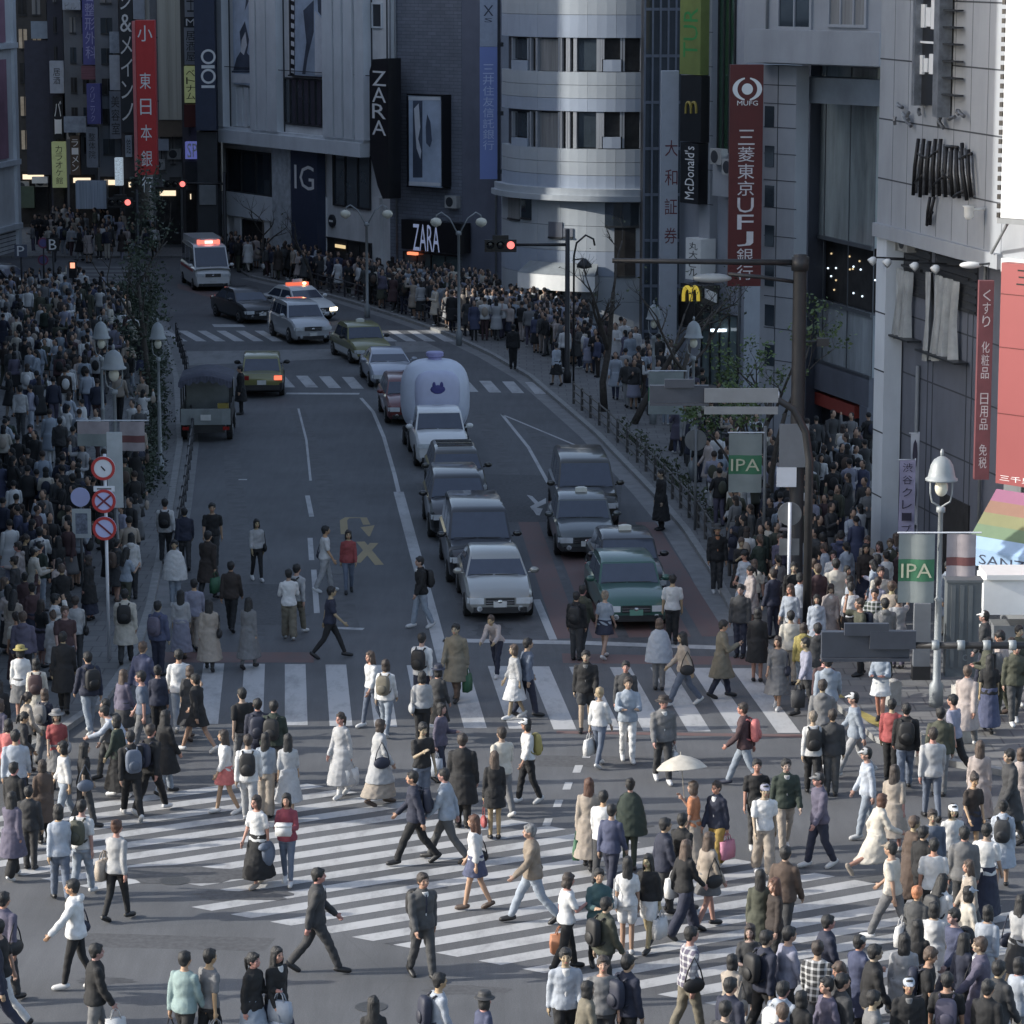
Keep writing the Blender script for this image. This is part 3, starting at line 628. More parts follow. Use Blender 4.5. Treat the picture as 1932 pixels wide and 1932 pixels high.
# ---- G. glazed entrance bay between bank block and corner building
FGl=Face(at(1505,800,113),at(1643,800,106.3)); Gl=thing('glazed_entrance_bay','tall green glass entrance bay with a dark lit storey','building',FGl.pt(FGl.L/2,0))
wallbox(FGl,'core',BLUEG,Gl,0,18,2.5,d=-.42)
def band(face,ya,yb,xm=1575): return face.px(xm,yb,0)[1],face.px(xm,ya,0)[1]
mb=MB(); z0,z1=band(FGl,120,452); FGl.fb(mb,.1,FGl.L,z0,z1,-.3,0); Gg=mb.build('glazing',M('green_grey_glass',(.30,.34,.34),.2,0,.5,scale=.6,spec=.9,stretch=(1,1,.25)),Gl)
z0b,z1b=band(FGl,575,690); mb=MB(); FGl.fb(mb,.1,FGl.L,z0b,z1b,-.3,0); mb.build('lower_glazing',M('blue_grey_glass',(.28,.31,.33),.2,0,.5,scale=.8,spec=.9,stretch=(1,1,.25)),Gl)
mu=MB()
for i in range(4): u=FGl.L*i/3.; FGl.fb(mu,u-.02,u+.02,z0b,z1,.001,.03)
for z in (z0,z0b,z1b,z1): FGl.fb(mu,0,FGl.L,z-.07,z+.07,.03,.1)
mu.build('mullions',M('pale_mullion',(.13,.145,.16),.4,.4),Gl)
mb=MB(); FGl.fb(mb,.1,FGl.L,z1b+.02,z0-.02,-.41,-.36); mb.build('dark_storey',INTER,Gl)
random.seed(11)
for i in range(16):
    u=random.uniform(FGl.L*.25,FGl.L-.3); z=random.uniform(z1b+.4,z0-.3); mb=MB(); mb.ell(FGl.pt(u,z,-.33),(.035,.03,.035),8,6); mb.build('shop_light',COOL if i%2 else WARM,Gl,True)
mb=MB(); z2,z3=band(FGl,690,745); FGl.fb(mb,.1,FGl.L,z2,z3,-.38,.1); mb.build('fascia',BLUEG,Gl)
mb=MB(); z4,z5=band(FGl,752,775); FGl.fb(mb,.6,FGl.L*.8,z4,z5,-.39,.05); mb.build('red_band',M('dull_red_fascia',(.3,.05,.035),.5),Gl)
mb=MB(); FGl.fb(mb,.5,FGl.L*.9,0,z4-.1,-.395,-.3); mb.build('doorway',M('dark_shutter',(.03,.03,.035),.6,stretch=(8,8,.3),scale=3,var=.3),Gl)
mb=MB(); FGl.fb(mb,FGl.L*.9,FGl.L,0,z2,-.39,.15); mb.build('pier',BLUEG,Gl)
# ---- H. corner building on the right
pA=G(1642,1055); pB=G(1872,1190); FH=Face(pA,pB); H=thing('corner_shop_building','pale panelled corner building with recessed dark ground storeys','building',FH.pt(FH.L/2,0))
zt=FH.px(1760,455,0)[1]
wallbox(FH,'upper_wall',WHT,H,zt,18.5,9); wallbox(FH,'lower_wall',BLUEG,H,0,zt-.02,8.4,d=-.55)
mb=MB(); FH.fb(mb,0,FH.L,zt-.25,zt+.12,.002,.14); mb.build('ledge',WHT,H)
mb=MB(); FH.fb(mb,.0,.85,0,zt-.26,-.5,.0); mb.build('pilaster',PALE2,H)
jt=MB()
for z in np.arange(zt+1.35,18,1.62): FH.fb(jt,0,FH.L,z-.02,z+.02,.001,.006)
for u in np.arange(1.2,FH.L,1.2): FH.fb(jt,u-.008,u+.008,zt+.13,18.5,.001,.005)
jt.build('joints',GROOVE,H)
jl=MB()
for z in (1.9,3.7,5.4,7.0): FH.fb(jl,.86,FH.L,z-.02,z+.02,-.549,-.54); FH.fb(jl,0,.85,z-.02,z+.02,.001,.006)
for u in (2.9,3.3,5.9,6.3): FH.fb(jl,u-.02,u+.02,0,zt-.3,-.549,-.538)
jl.build('joints',GROOVE,H)
for u0,u1 in ((1.0,3.0),(3.5,6.6)):
    mb=MB(); FH.fb(mb,u0,u1,zt-1.75,zt-.35,-.549,-.5); o=mb.build('vent',DARK,H)
    f=MB()
    for k in range(7): z=zt-1.7+.2*k; FH.fb(f,u0,u1,z,z+.05,-.5,-.46)
    f.build('louvres',STEEL,o)
mb=MB(); FH.fb(mb,4.2,6.4,0,2.6,-.549,-.5); mb.build('doorway',INTER,H)
pC=Vector((15.6,72.9,0)); FH2=Face(pB,pC)
wallbox(FH2,'corner_wall',WHT,H,zt-.3,18.5,6); wallbox(FH2,'corner_lower_wall',GREY,H,0,zt-.32,6,d=-.3)
mb=MB(); FH2.fb(mb,.12,FH2.L,zt-.28,zt+.05,.002,.2); mb.build('corner_ledge',WHT2,H)
# hanging drapes in the recess
DRAPE=M('pale_drape',(.36,.37,.37),.8,scale=2,var=.2)
for gi,(xa,xb,ya,yb) in enumerate(((1676,1722,500,640),(1748,1812,512,682))):
    t=thing('hanging_drapes',('narrow pale drapes tied under the left lamps of the corner building','wide pale drapes tied under the right lamps of the corner building')[gi],'drapes',FH.pt(*FH.px((xa+xb)/2,(ya+yb)/2,-.3),-.3))
    nst=3+gi
    for k in range(nst):
        x=xa+(xb-xa)*(k+.3)/nst; mb=MB(); N=14
        u,_=FH.px(x,ya,-.3); y0=ya+ (x-xa)*.35; z1=FH.px(x,y0,-.3)[1]; z0=FH.px(x,yb,-.3)[1]; W=.42
        for i in range(N+1):
            f=i/N; z=z1+(z0-z1)*f; ww=W*(.45+.55*abs(math.cos(f*3.1)))*(1-.25*f)
            for j in range(9):
                g=j/8; mb.v.append(tuple(FH.pt(u+(g-.5)*ww+.12*math.sin(f*2.6+k),z,-.42+.16*math.sin(g*15+k)*(.4+.6*f)+.1)))
        for i in range(N):
            for j in range(8): mb.f.append((i*9+j,i*9+j+1,(i+1)*9+j+1,(i+1)*9+j)); mb.m.append(0)
        mb.build('drape',DRAPE,t,True)
    mb=MB(); u0,z=FH.px(xa-6,ya-4,-.3); u1,_=FH.px(xb+6,ya-4,-.3); FH.fb(mb,u0,u1,z,z+.06,-.5,-.42); FH.fb(mb,u0,u1,FH.px(xb,yb+2,-.3)[1]-.05,FH.px(xb,yb+2,-.3)[1],-.5,-.1); mb.build('rail',STEEL,t)
for gi,x in enumerate((1672,1700,1752,1792)):
    y=492+(x-1672)*.13; t=thing('spotlight',('small spotlight on an arm, nearest the pale pilaster','second small spotlight on an arm from the pale pilaster','third small spotlight on an arm from the pale pilaster','small spotlight on an arm, nearest the maroon sign')[gi],'lamp',FH.pt(*FH.px(x,y,0),0),0,'spotlights over the drapes')
    u,z=FH.px(x,y,0); mb=MB(); mb.tube([FH.pt(u,z+.05,-.54),FH.pt(u,z+.1,.35)],.025,6); mb.build('arm',STEEL,t); mb=MB(); mb.lathe(FH.pt(u,z+.08,.3),[(.05,0),(.1,.06),(.12,.2)],12,axis=(FH.n+Vector((0,0,-.8))).normalized()); mb.build('head',WHT2,t,True)
# black scrap-metal sculpture letters and framed sign
t=thing('sculpted_sign','large black scrap metal lettering with a long dripping tail','sign',FH.pt(*FH.px(1768,320,.2),.2)); mb=MB(); random.seed(5)
IRON=M('black_iron',(.02,.02,.022),.5,.6,scale=8,var=.5); IRON2=M('grey_iron',(.16,.165,.175),.45,.6,scale=6,var=.5)
mg=MB()
def stroke(mbx,x0,y0,x1,y1,wd,d0=.02,d1=.22):
    u0,z0=FH.px(x0,y0,d1); u1,z1=FH.px(x1,y1,d1); mbx.tube([FH.pt(u0,z0,(d0+d1)/2),FH.pt((u0+u1)/2+random.uniform(-.03,.03),(z0+z1)/2,(d0+d1)/2+.03),FH.pt(u1,z1,(d0+d1)/2)],wd,6)
for x,xt,xb,ya,yb in ((1722,1726,1716,262,368),(1733,1736,1729,262,372),(1745,1747,1741,266,368),(1757,1758,1754,262,372),(1766,1768,1765,262,370),(1778,1779,1777,276,372),(1789,1789,1790,274,372),(1799,1798,1803,276,374),(1812,1808,1817,270,378),(1822,1820,1825,282,372)):
    stroke(mb,xt,ya,xb,yb,.055); stroke(mg,xt+5,ya+10,xb+6,yb-4,.035)
for x0,y0,x1,y1 in ((1726,290,1745,300),(1745,300,1768,282),(1768,320,1790,340),(1779,276,1800,278),(1720,345,1735,330),(1755,350,1780,330),(1792,372,1815,360),(1748,372,1742,425),(1756,372,1748,424),(1742,425,1752,400),(1803,300,1826,290)): stroke(mb,x0,y0,x1,y1,.045)
mb.build('letters',IRON,t,True); mg.build('letter_edges',IRON2,t,True)
t=thing('framed_sign','dark steel framed vertical sign with torn white lettering','sign',FH.pt(*FH.px(1765,60,.3),.3))
mb=MB(); FH.pb(mb,1730,-120,1768,198,.05,.2); mb.build('back_panel',BLACK,t)
mb=MB(); FH.pb(mb,1766,-120,1776,222,.05,.4); FH.pb(mb,1726,-120,1731,200,.05,.4)
mb.build('posts',M('worn_steel',(.2,.215,.24),.45,.5,scale=3,var=.35),t)
mb=MB(); FH.pb(mb,1778,-120,1800,214,.02,.06); mb.build('ladder_back',INTER,t)
mb=MB()
for y in range(-110,210,32): FH.pb(mb,1776,y,1801,y+3,.06,.3)
mb.build('rungs',STEEL,t)
mb=MB()
for (x0,y0,x1,y1) in ((1738,8,1745,52),(1747,14,1756,50),(1757,0,1764,55),(1734,78,1764,82),(1734,104,1741,140),(1743,110,1750,136),(1753,102,1763,140),(1736,-60,1762,-20)): FH.pb(mb,x0,y0,x1,y1,.2,.26)
mb.build('lettering',WRITE,t)
mb=MB(); random.seed(3)
for k in range(12):
    x=random.uniform(1676,1800); y=random.uniform(196,224); stroke(mb,x,y,x+random.uniform(-14,14),y+random.uniform(2,20),.05,.02,.3)
mb.build('torn_metal',IRON2,t)
# big white screen with rope-light border
c=FH2.pt(1.6,13,.6); t=thing('billboard','big blank white billboard with black rope border on the corner','billboard',c)
FB_=Face(FH2.pt(.02,0,1.2),FH2.pt(FH2.L+6,0,1.0))
mb=MB(); u0=FB_.px(1893,200,0)[0]; zb=FB_.px(1905,412,0)[1]; FB_.fb(mb,u0,FB_.L,zb,18,-.35,0); mb.build('screen',M('blank_screen',(.6,.6,.6),.5,var=.02),t)
mb=MB(); 
for k in range(34): z=zb+k*.22; FB_.fb(mb,u0-.1,u0-.01,z,z+.12,-.35,.02)
mb.build('border',BLACK,t); mb=MB(); FB_.fb(mb,u0-.1,FB_.L,zb-.14,zb-.01,-.3,.0)
mb.tube([FB_.pt(u0+.1,zb-.1,-.2),FH2.pt(-.3,zb-1.0,.05)],.04,6); mb.tube([FB_.pt(u0+.8,zb-.1,-.2),FH2.pt(1.0,zb-1.2,.05)],.04,6); mb.build('bracket',GREY,t)
t=thing('security_camera','pale security camera on the corner wall under the billboard','camera',FH2.pt(-.3,10,.3)); u,z=FH.px(1846,395,.2); mb=MB(); mb.tube([FH.pt(u,z,0.02),FH.pt(u,z,.5)],.04,6); mb.lathe(FH.pt(u,z-.25,.45),[(.06,0),(.12,.08),(.12,.3),(.17,.34)],12); mb.build('camera_head',WHT2,t,True)
t=thing('floodlight','white floodlight reaching out above the maroon sign','lamp',FH.pt(FH.L,9,.3)); u,z=FH.px(1835,500,.5); mb=MB(); mb.tube([FH.pt(FH.L-.1,z+.15,-.5),FH.pt(u,z,.5)],.03,6); mb.build('arm',STEEL,t); mb=MB(); mb.ell(FH.pt(u,z,.55),(.28,.12,.09),12,8); mb.build('head',WHT2,t,True)
# maroon vertical sign, red fascia sign
PSG=M('dusty_maroon',(.15,.05,.055),.6,var=.15)
FV=Face(at(1846,880,76.2),at(1880,880,76.2)); t=thing('shop_sign','dusty maroon vertical sign with pale characters at the corner','sign',FV.pt(.2,6)); mb=MB(); FV.pb(mb,1848,530,1876,905,-.25,0); mb.build('panel',PSG,t)
mb=MB(); ftext(FV,mb,'くすり 化粧品 日用品 免税',1855,545,1870,885,.006,True); mb.build('lettering',M('pale_pink_white',(.5,.46,.46),.5),t)
FR=Face(FH2.pt(.12,0,.5),FH2.pt(FH2.L+4,0,.5)); t=thing('pharmacy_sign','big glossy red pharmacy fascia above the rainbow awning','sign',FR.pt(2,6)); mb=MB(); u0=FR.px(1884,700,0)[0]; z0=FR.px(1910,916,0)[1]; z1=FR.px(1910,497,0)[1]; FR.fb(mb,u0,FR.L,z0,z1,-.35,0); mb.build('panel',M('glossy_red',(.27,.065,.065),.5,scale=.4,var=.06),t)
mb=MB(); 
for z in (z0+(z1-z0)*.32,z0+(z1-z0)*.62,z0+(z1-z0)*.86): FR.fb(mb,u0,FR.L,z-.012,z+.012,.001,.006)
mb.build('joints',MAROON,t); mb=MB()
uu,zz0=FR.px(1920,518,.01); ftext(FR,mb,'三千里薬品',1918,512,2080,548,.008); mb.build('lettering',BLACK,t)
mb=MB(); ftext(FR,mb,'三千里薬品',1886,903,1990,914,.008); mb.build('small_lettering',WRITE,t)
# rainbow awning and kiosk
t=thing('rainbow_awning','striped rainbow awning with light blue valance over the corner shop','awning',FR.pt(2,3,1)); cols=[('awning_magenta',(.26,.10,.17)),('awning_russet',(.24,.13,.09)),('awning_olive',(.19,.19,.09)),('awning_green',(.13,.19,.11)),('awning_sky_blue',(.28,.40,.56))]
top=FR.px(1900,925,0)[1]; bot=FR.px(1880,1040,1.0)[1]
for i,(nm,cc) in enumerate(cols):
    f0,f1=i/5.,(i+1)/5.; mb=MB(); pt=lambda u,f:FR.pt(u,top+(bot-top)*f,.02+1.05*f)
    ua=lambda f:u0+.05-.1*f
    v=[pt(ua(f0),f0),pt(FR.L,f0),pt(FR.L,f1),pt(ua(f1),f1)]; mb.add(v+[q_-Vector((0,0,.03)) for q_ in v],[(3,2,1,0),(4,5,6,7),(0,1,5,4),(1,2,6,5),(2,3,7,6),(3,0,4,7)]); mb.build('stripe',M(nm,cc,.7,var=.06),t)
mb=MB(); FR.fb(mb,u0-.05,FR.L,bot-.42,bot-.03,1.03,1.09); mb.build('valance',M('awning_sky_blue',(0,0,0)),t)
mb=MB(); text(mb,'SANZENRI',FR.pt(u0+.42,bot-.36,1.097),FR.u,(0,0,1),2.6,.24); mb.build('lettering',M('ink_blue',(0,0,0)),t)
mb=MB(); mb.lathe(FR.pt(u0+.2,bot-.22,1.092),[(.11,0),(.11,.004)],16,axis=FR.n); mb.build('emblem',M('peach_print',(.6,.35,.3),.6),t)
FK=Face(G(1852,1262),G(2010,1262)); t=thing('kiosk','white roofed street kiosk with open counter below the awning','kiosk',FK.pt(1,0)); mb=MB(); z0=FK.px(1890,1160,0)[1]; z1=FK.px(1890,1093,0)[1]; FK.fb(mb,.0,3.2,z0,z1,-1.1,0); mb.build('roof_box',M('white_awning',(0,0,0)),t)
mb=MB(); FK.fb(mb,.05,3.2,z1,z1+.12,-1.2,.1); mb.build('roof',WHT2,t); mb=MB(); FK.fb(mb,.3,3.2,KH,1.0,-1.0,-.2); mb.build('counter',GREY,t)
for u in (.1,3.0):
    mb=MB(); FK.fb(mb,u,u+.07,KH,z0,-1.05,-.95); mb.build('post',WHT2,t)
# ---- street far left: blocks and their signs
def block(label,x0,x1,yb,mcol,depth=14,h=20,rows=8,nu=2,yb1=None,dark=False,name='office_building',z0w=4.5):
    f=Face(G(x0,yb),G(x1,yb1 or yb)); t=thing(name,label,'building',f.pt(f.L/2,0)); wallbox(f,'wall',mcol,t,0,h,depth); 
    grid_windows(f,t,.2,f.L-.2,z0w,min(h,19),nu,rows,.35,.9,.002,INTER if dark else GLASS); 
    mb=MB(); f.fb(mb,.15,f.L-.15,.3,3.6,.002,.08); mb.build('shop_front',INTER,t)
    mb=MB(); f.fb(mb,.4,f.L-.4,3.1,3.4,.08,.14); mb.build('shop_light',M('dim_shop_light',(.6,.55,.45),.5,emit=(1,.8,.55),estr=.5),t); return f,t
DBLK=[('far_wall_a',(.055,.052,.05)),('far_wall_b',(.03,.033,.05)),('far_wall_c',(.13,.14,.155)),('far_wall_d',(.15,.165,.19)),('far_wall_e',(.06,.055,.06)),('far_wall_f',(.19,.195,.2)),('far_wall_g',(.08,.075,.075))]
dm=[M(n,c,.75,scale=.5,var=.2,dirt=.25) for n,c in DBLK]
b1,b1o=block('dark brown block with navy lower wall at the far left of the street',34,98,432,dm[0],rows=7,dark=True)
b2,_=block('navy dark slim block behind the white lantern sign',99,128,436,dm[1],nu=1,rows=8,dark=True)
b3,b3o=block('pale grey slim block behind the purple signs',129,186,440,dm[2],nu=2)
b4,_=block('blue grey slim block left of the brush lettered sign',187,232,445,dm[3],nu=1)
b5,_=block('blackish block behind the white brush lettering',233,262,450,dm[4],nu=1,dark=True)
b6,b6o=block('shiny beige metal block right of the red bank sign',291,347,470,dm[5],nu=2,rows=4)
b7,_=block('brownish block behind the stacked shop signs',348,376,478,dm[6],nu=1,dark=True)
FO=Face(G(374,505),G(412,505)); t=thing('department_store','navy windowless block with a white ring and bar emblem','building',FO.pt(.5,0)); wallbox(FO,'wall',NAVY,t,FO.px(392,246,0)[1],20,12); wallbox(FO,'lower_wall',DARK,t,0,FO.px(392,250,0)[1],11.5,d=-.4)
mb=MB(); 
def ring(face,mb,x,y,rx,d,w=.3):
    c=face.px(x,y,d); e=face.px(x+rx,y,d)[0]-c[0]; e=abs(e); n=28
    for i in range(n):
        a0,a1=2*math.pi*i/n,2*math.pi*(i+1)/n; p=lambda a,r:face.pt(c[0]+math.cos(a)*r,c[1]+math.sin(a)*r,d); mb.add([p(a0,e),p(a0,e*(1-w)),p(a1,e*(1-w)),p(a1,e)],[(3,2,1,0)])
ring(FO,mb,393,107,14,.006); FO.pb(mb,380,123,405,129,.002,.008); ring(FO,mb,393,144,14,.006); FO.pb(mb,380,161,405,166,.002,.008); mb.build('emblem',WRITE,t)
mb=MB(); FO.fb(mb,.1,FO.L-.1,3.4,4.6,-.39,-.3); mb.build('shop_sign_band',GREY,t)
# beige glossy column of block 6
t=thing('metal_sign_column','tall shiny beige metal column with a brown base','sign column',b6.pt(b6.L/2,9,.8)); mb=MB(); b6.pb(mb,293,-150,345,226,.05,.9); mb.build('column',M('shiny_beige_metal',(.46,.45,.42),.28,.6,scale=.8,var=.2,stretch=(5,5,.1)),t); mb=MB(); b6.pb(mb,298,227,345,258,.05,.8); mb.build('base',M('brown_panel',(.16,.12,.085),.6),t)
for x in (309,325): mb=MB(); b6.pb(mb,x,-120,x+3,220,.9,.98); mb.build('fin',M('shiny_beige_metal',(0,0,0)),t)
INK=M('ink_black',(0,0,0)); PUR=M('purple_blue_sign',(.09,.09,.27),.5,var=.12); LILAC=M('lilac_writing',(.34,.34,.55),.5); GRN=M('pale_green_sign',(.25,.3,.17),.5,var=.15,emit=(.6,.7,.35),estr=.06)
fr=Face(at(249,560,157),at(291,560,157)); t=sign_on(fr,'bank_sign','long bright red bank sign with white emblem and characters',255,38,291,330,-.35,.35,RED,'東日本銀行',WRITE,(263,128,284,372),True,gap=.38)
mb=MB(); fr.pb(mb,248.5,40,254.5,335,-.35,.345); mb.build('side_strip',M('pink_red_strip',(.55,.16,.16),.5),t)
mb=MB(); ftext(fr,mb,'小',259,48,287,78,.358); mb.build('emblem',WRITE,t)
sign_on(b3,'shop_sign','purple blue vertical sign with pale characters above the red striped foot',153,-60,183,122,.3,1.0,PUR,'渋谷整形外科',LILAC,(158,-50,178,112))
sign_on(b3,'shop_sign','short maroon striped sign panel under the purple sign',153,124,183,150,.3,1.0,M('maroon_stripe',(.16,.07,.09),.6,scale=3,var=.4,stretch=(.2,.2,6)))
sign_on(b4,'shop_sign','narrow violet sign with a column of tiny characters',163,158,189,234,.3,1.0,PUR,'クリニック',LILAC,(170,162,178,230))
sign_on(b2,'shop_sign','white rounded lantern shaped sign on the navy slim block',93,115,120,176,.3,1.0,M('dim_white_sign',(.36,.39,.44),.5),'居酒',INK,(100,128,113,160))
sign_on(b2,'shop_sign','pale green vertical sign with dark characters near the street',97,268,124,354,.3,1.1,GRN,'カラオケ館',INK,(104,274,117,348))
sign_on(b1,'shop_sign','blank pale blue square board on the dark brown block',58,40,92,73,.1,.3,M('pale_blue_board',(.22,.27,.33),.5))
sign_on(b1,'wall_panel','big plain navy hoarding on the dark brown block',45,76,93,330,.1,.22,M('navy_hoarding',(.035,.038,.06),.6,var=.15),cat='hoarding')
sign_on(b3,'shop_sign','white sign panel at the top with a grey band',116,-60,150,18.5,.2,.8,M('dim_white_sign',(0,0,0)),'ビル',GREY,(122,4,144,18),False)
sign_on(b3,'shop_sign','pale blue rectangular light box low on the grey slim block',120,220,162,250,.3,.9,M('pale_light_box',(.26,.3,.36),.5,scale=3,var=.3))
sign_on(b4,'shop_sign','grey vertical sign with dark characters under the violet sign',162,240,184,316,.3,.9,M('grey_sign',(.17,.19,.23),.5,var=.15),'整体院',INK,(167,250,179,300))
sign_on(b5,'brush_lettering','white brush written characters running down the blackish block',224,-30,248,250,.05,.12,DARK,'シ&メインノ',WRITE,(225,-20,247,232),gap=.2)
t=sign_on(b5,'shop_sign','small white panel stacked over the red bank sign',250,-30,272,36,.2,.6,M('dim_white_sign',(0,0,0)))
SG=[(347,-60,371,32,WHT,'富士','white sign with dark emblem at the top of the stack'),(347,34,371,50,DARK,'M','black square sign with a pale mark in the stack'),(347,52,371,122,WHT,'居酒屋','white sign with three dark characters in the stack'),(347,125,371,194,GRN,'ベトナム','greenish sign with dark characters in the stack'),(347,197,374,240,MAROON,'','dark maroon sign at the stack foot'),(349,268,376,300,M('violet_blue_sign',(.14,.16,.5),.5,emit=(.3,.35,1),estr=.1),'SP','violet blue square sign with white loops'),(377,268,403,300,M('violet_blue_sign',(0,0,0)),'ノ','violet blue square sign with a white slanted stroke')]
for x0,y0,x1,y1,m,tx,lb in SG: sign_on(b7,'shop_sign',lb,x0,y0,x1,y1,.3,1.0,m,tx or None,WRITE if m in(DARK,) or 'violet' in lb else INK,None,len(tx)>1 and 'violet' not in lb)
sign_on(b4,'billboard','pale blue striped billboard with a blue square picture above the crowd',142,342,200,394,.6,1.6,M('striped_board',(.3,.36,.45),.5,scale=2,var=.3,stretch=(6,6,.1)),cat='billboard')
sign_on(b5,'shop_sign','glowing white ragged vertical sign near the tree',216,298,230,350,.6,1.2,M('glow_white_sign',(.6,.7,.75),.5,scale=9,var=.6,emit=(.7,.85,1),estr=.15))
for i,(f_,x0,y0,x1,y1,m,tx,lb) in enumerate(((b4,206,60,228,100,M('pale_light_box',(0,0,0)),'','pale square panel high on the blue grey slim block'),(b4,206,104,228,170,M('dim_white_sign',(0,0,0)),'','blank white panel below the pale square one'),(b4,206,172,228,262,M('grey_sign',(0,0,0)),'美容室','tall grey sign with three characters right of the violet sign'),(b2,99,182,118,262,BLACK,'バー','black sign with pale characters between lantern and green signs'),(b1,60,334,90,346,WHT2,'','thin white strip sign over the dark brown block door'),(b5,236,256,248,296,M('dim_white_sign',(0,0,0)),'館','little white sign left of the red bank sign foot'),(b6,296,262,318,284,M('dim_white_sign',(0,0,0)),'','small grey white box under the beige metal column'),(b7,349,304,376,345,DARK,'','black notice board under the violet blue squares'),(b3,132,256,150,330,M('brown_sign',(.1,.07,.05),.6),'ラーメン','brown hanging sign beside the striped billboard'),(b1,38,352,64,392,M('dull_green_board',(.07,.1,.07),.6),'','dull green board by the far left doorway'))):
    sign_on(f_,'shop_sign',lb,x0,y0,x1,y1,.25,.7,m,tx or None,WRITE if m in(BLACK,DARK) or 'brown' in lb else INK)
# ---- air conditioners, pipes and cable boxes fixed to the walls
ACM=M('ac_unit_white',(.36,.36,.35),.6,var=.15,dirt=.3)
def ac(face,parent,x,y,d=.003):
    u,z=face.px(x,y,d); mb=MB(); face.fb(mb,u-.4,u+.4,z,z+.6,d,d+.3); o=mb.build('air_conditioner',ACM,parent); mb=MB(); mb.lathe(face.pt(u-.08,z+.3,d+.3),[(.24,0),(.24,.012),(.05,.02)],16,axis=face.n); mb.build('fan_grille',DARK,o)
def pipe(face,parent,x,y0,y1,d=.06,r=.045):
    u,z1=face.px(x,y0,d); _,z0=face.px(x,y1,d); mb=MB(); mb.tube([face.pt(u,z0,d),face.pt(u,z1,d)],r,8); mb.build('pipe',GREY,parent,True)
ac(FE,E,1362,310,.61); ac(FE,E,1385,330,.61); pipe(FE,E,1349,-100,285); pipe(FE,E,1397,380,690)
ac(FB,B,858,392); pipe(FB,B,745,-100,540); pipe(FA,A,735,-60,255); pipe(FF,Fb,1449,-120,55)
for (x,y) in ((1700,470),(1722,474)): ac(FH,H,x,y,-.54)
pipe(FH,H,1860,470,1080,-.45); pipe(FH,H,1732,690,1000,-.47,.06); pipe(FB2,B,935,-100,560)
for f_,o_,xs in ((b1,b1o,((44,360),(80,352))),(b3,b3o,((140,262),)),(b6,b6o,((330,300),(300,320)))):
    for x,y in xs: ac(f_,o_,x,y)
# ---- pale building at the left edge
FL=Face(G(-120,520),G(36,476)); L=thing('pale_edge_building','pale building at the left edge with faded pink banners','building',FL.pt(FL.L*.8,0)); wallbox(FL,'wall',PALE,L,0,24,14)
mb=MB(); 
for y in (86,308,430): z=FL.px(15,y,0)[1]; FL.fb(mb,0,FL.L+.12,z-.15,z+.15,.002,.25)
mb.build('cornice',PALE2,L)
mb=MB(); FL.fb(mb,FL.L-.5,FL.L+.0,0,24,.002,.2); mb.build('corner_strip',PALE2,L)
mb=MB(); u=FL.px(11,200,0)[0]; 
for y0,y1 in ((-100,80),(112,300)): z0,z1=FL.px(5,y1,0)[1],FL.px(5,y0,0)[1]; FL.fb(mb,0,u,z0,z1,.02,.1)
mb.build('banner',M('faded_pink_banner',(.3,.17,.22),.7,scale=.5,var=.25),L)
gv=MB()
for k in range(8): z=FL.px(15,440+k*8,0)[1]; FL.fb(gv,0,FL.L,z-.02,z+.02,.001,.008)
gv.build('joints',GROOVE,L)
# ---- unseen blocks added left of the picture, shaped to shade the street
def tower(label,poly,h,m):
    cx=sum(p[0] for p in poly)/len(poly); cy=sum(p[1] for p in poly)/len(poly); t=thing('unseen_shade_block',label,'building',(cx,cy,0)); mb=MB(); mb.prism(poly,0,h); mb.build('wall',m,t)
    for i in range(len(poly)):
        f=Face(poly[i],poly[(i+1)%len(poly)])
        n=Vector((poly[(i+1)%len(poly)][1]-poly[i][1],-(poly[(i+1)%len(poly)][0]-poly[i][0]),0))
        if n.dot(Vector((poly[i][0]-cx,poly[i][1]-cy,0)))<0: n=-n
        f.n=n.normalized()
        if f.n.x<.3 and f.n.y>-.3: continue
        nb=MB(); 
        for k in range(int(h/3.6)): f.fb(nb,.6,f.L-.6,1.2+3.6*k,3.2+3.6*k,.002,.05)
        nb.build('window_band',GLASS,t)
ex=lambda Y:-.1613*Y-1.3
tn=math.tan(SUN_AZ)
Y1=66.6; Ym=75.3; Y2=138.2; Y3=139.6
tower('low wide unseen pale block, height set to let sun reach the right corner',[(ex(Y1)-.2,Y1),(ex(Ym)-.2,Ym),(ex(Ym)-26,Ym-26*tn),(ex(Y1)-28,Y1)],9.6,PALE2)  # unseen; kept low so its shadow ends before the right corner
tower('tall unseen pale glass fronted tower added for shade left of the near pavement',[(ex(Ym)-.2,Ym+.05),(ex(Y2),Y2),(ex(Y2)-25,Y2-25*tn),(ex(Ym)-26,Ym+.05-26*tn)],31,PALE2)
tower('low unseen grey block added in the slot to keep sun off the road',[(ex(Y2)-1,Y2+.03),(ex(Y3)-1,Y3-.03),(ex(Y3)-24,Y3-.03-24*tn),(ex(Y2)-24,Y2+.03-24*tn)],8.0,GREY)  # unseen; added so the sun strip clears the road
tower('tall unseen grey tower added for shade beyond the slot of sunlight',[(ex(Y3),Y3),(ex(168),168),(ex(168)-28,168),(ex(Y3)-28,Y3-28*tn)],31,GREY)
tower('tall unseen grey tower added for shade far behind the pale edge building',[(-62,176),(-48,196),(-60,240),(-90,240),(-90,176)],44,GREY)
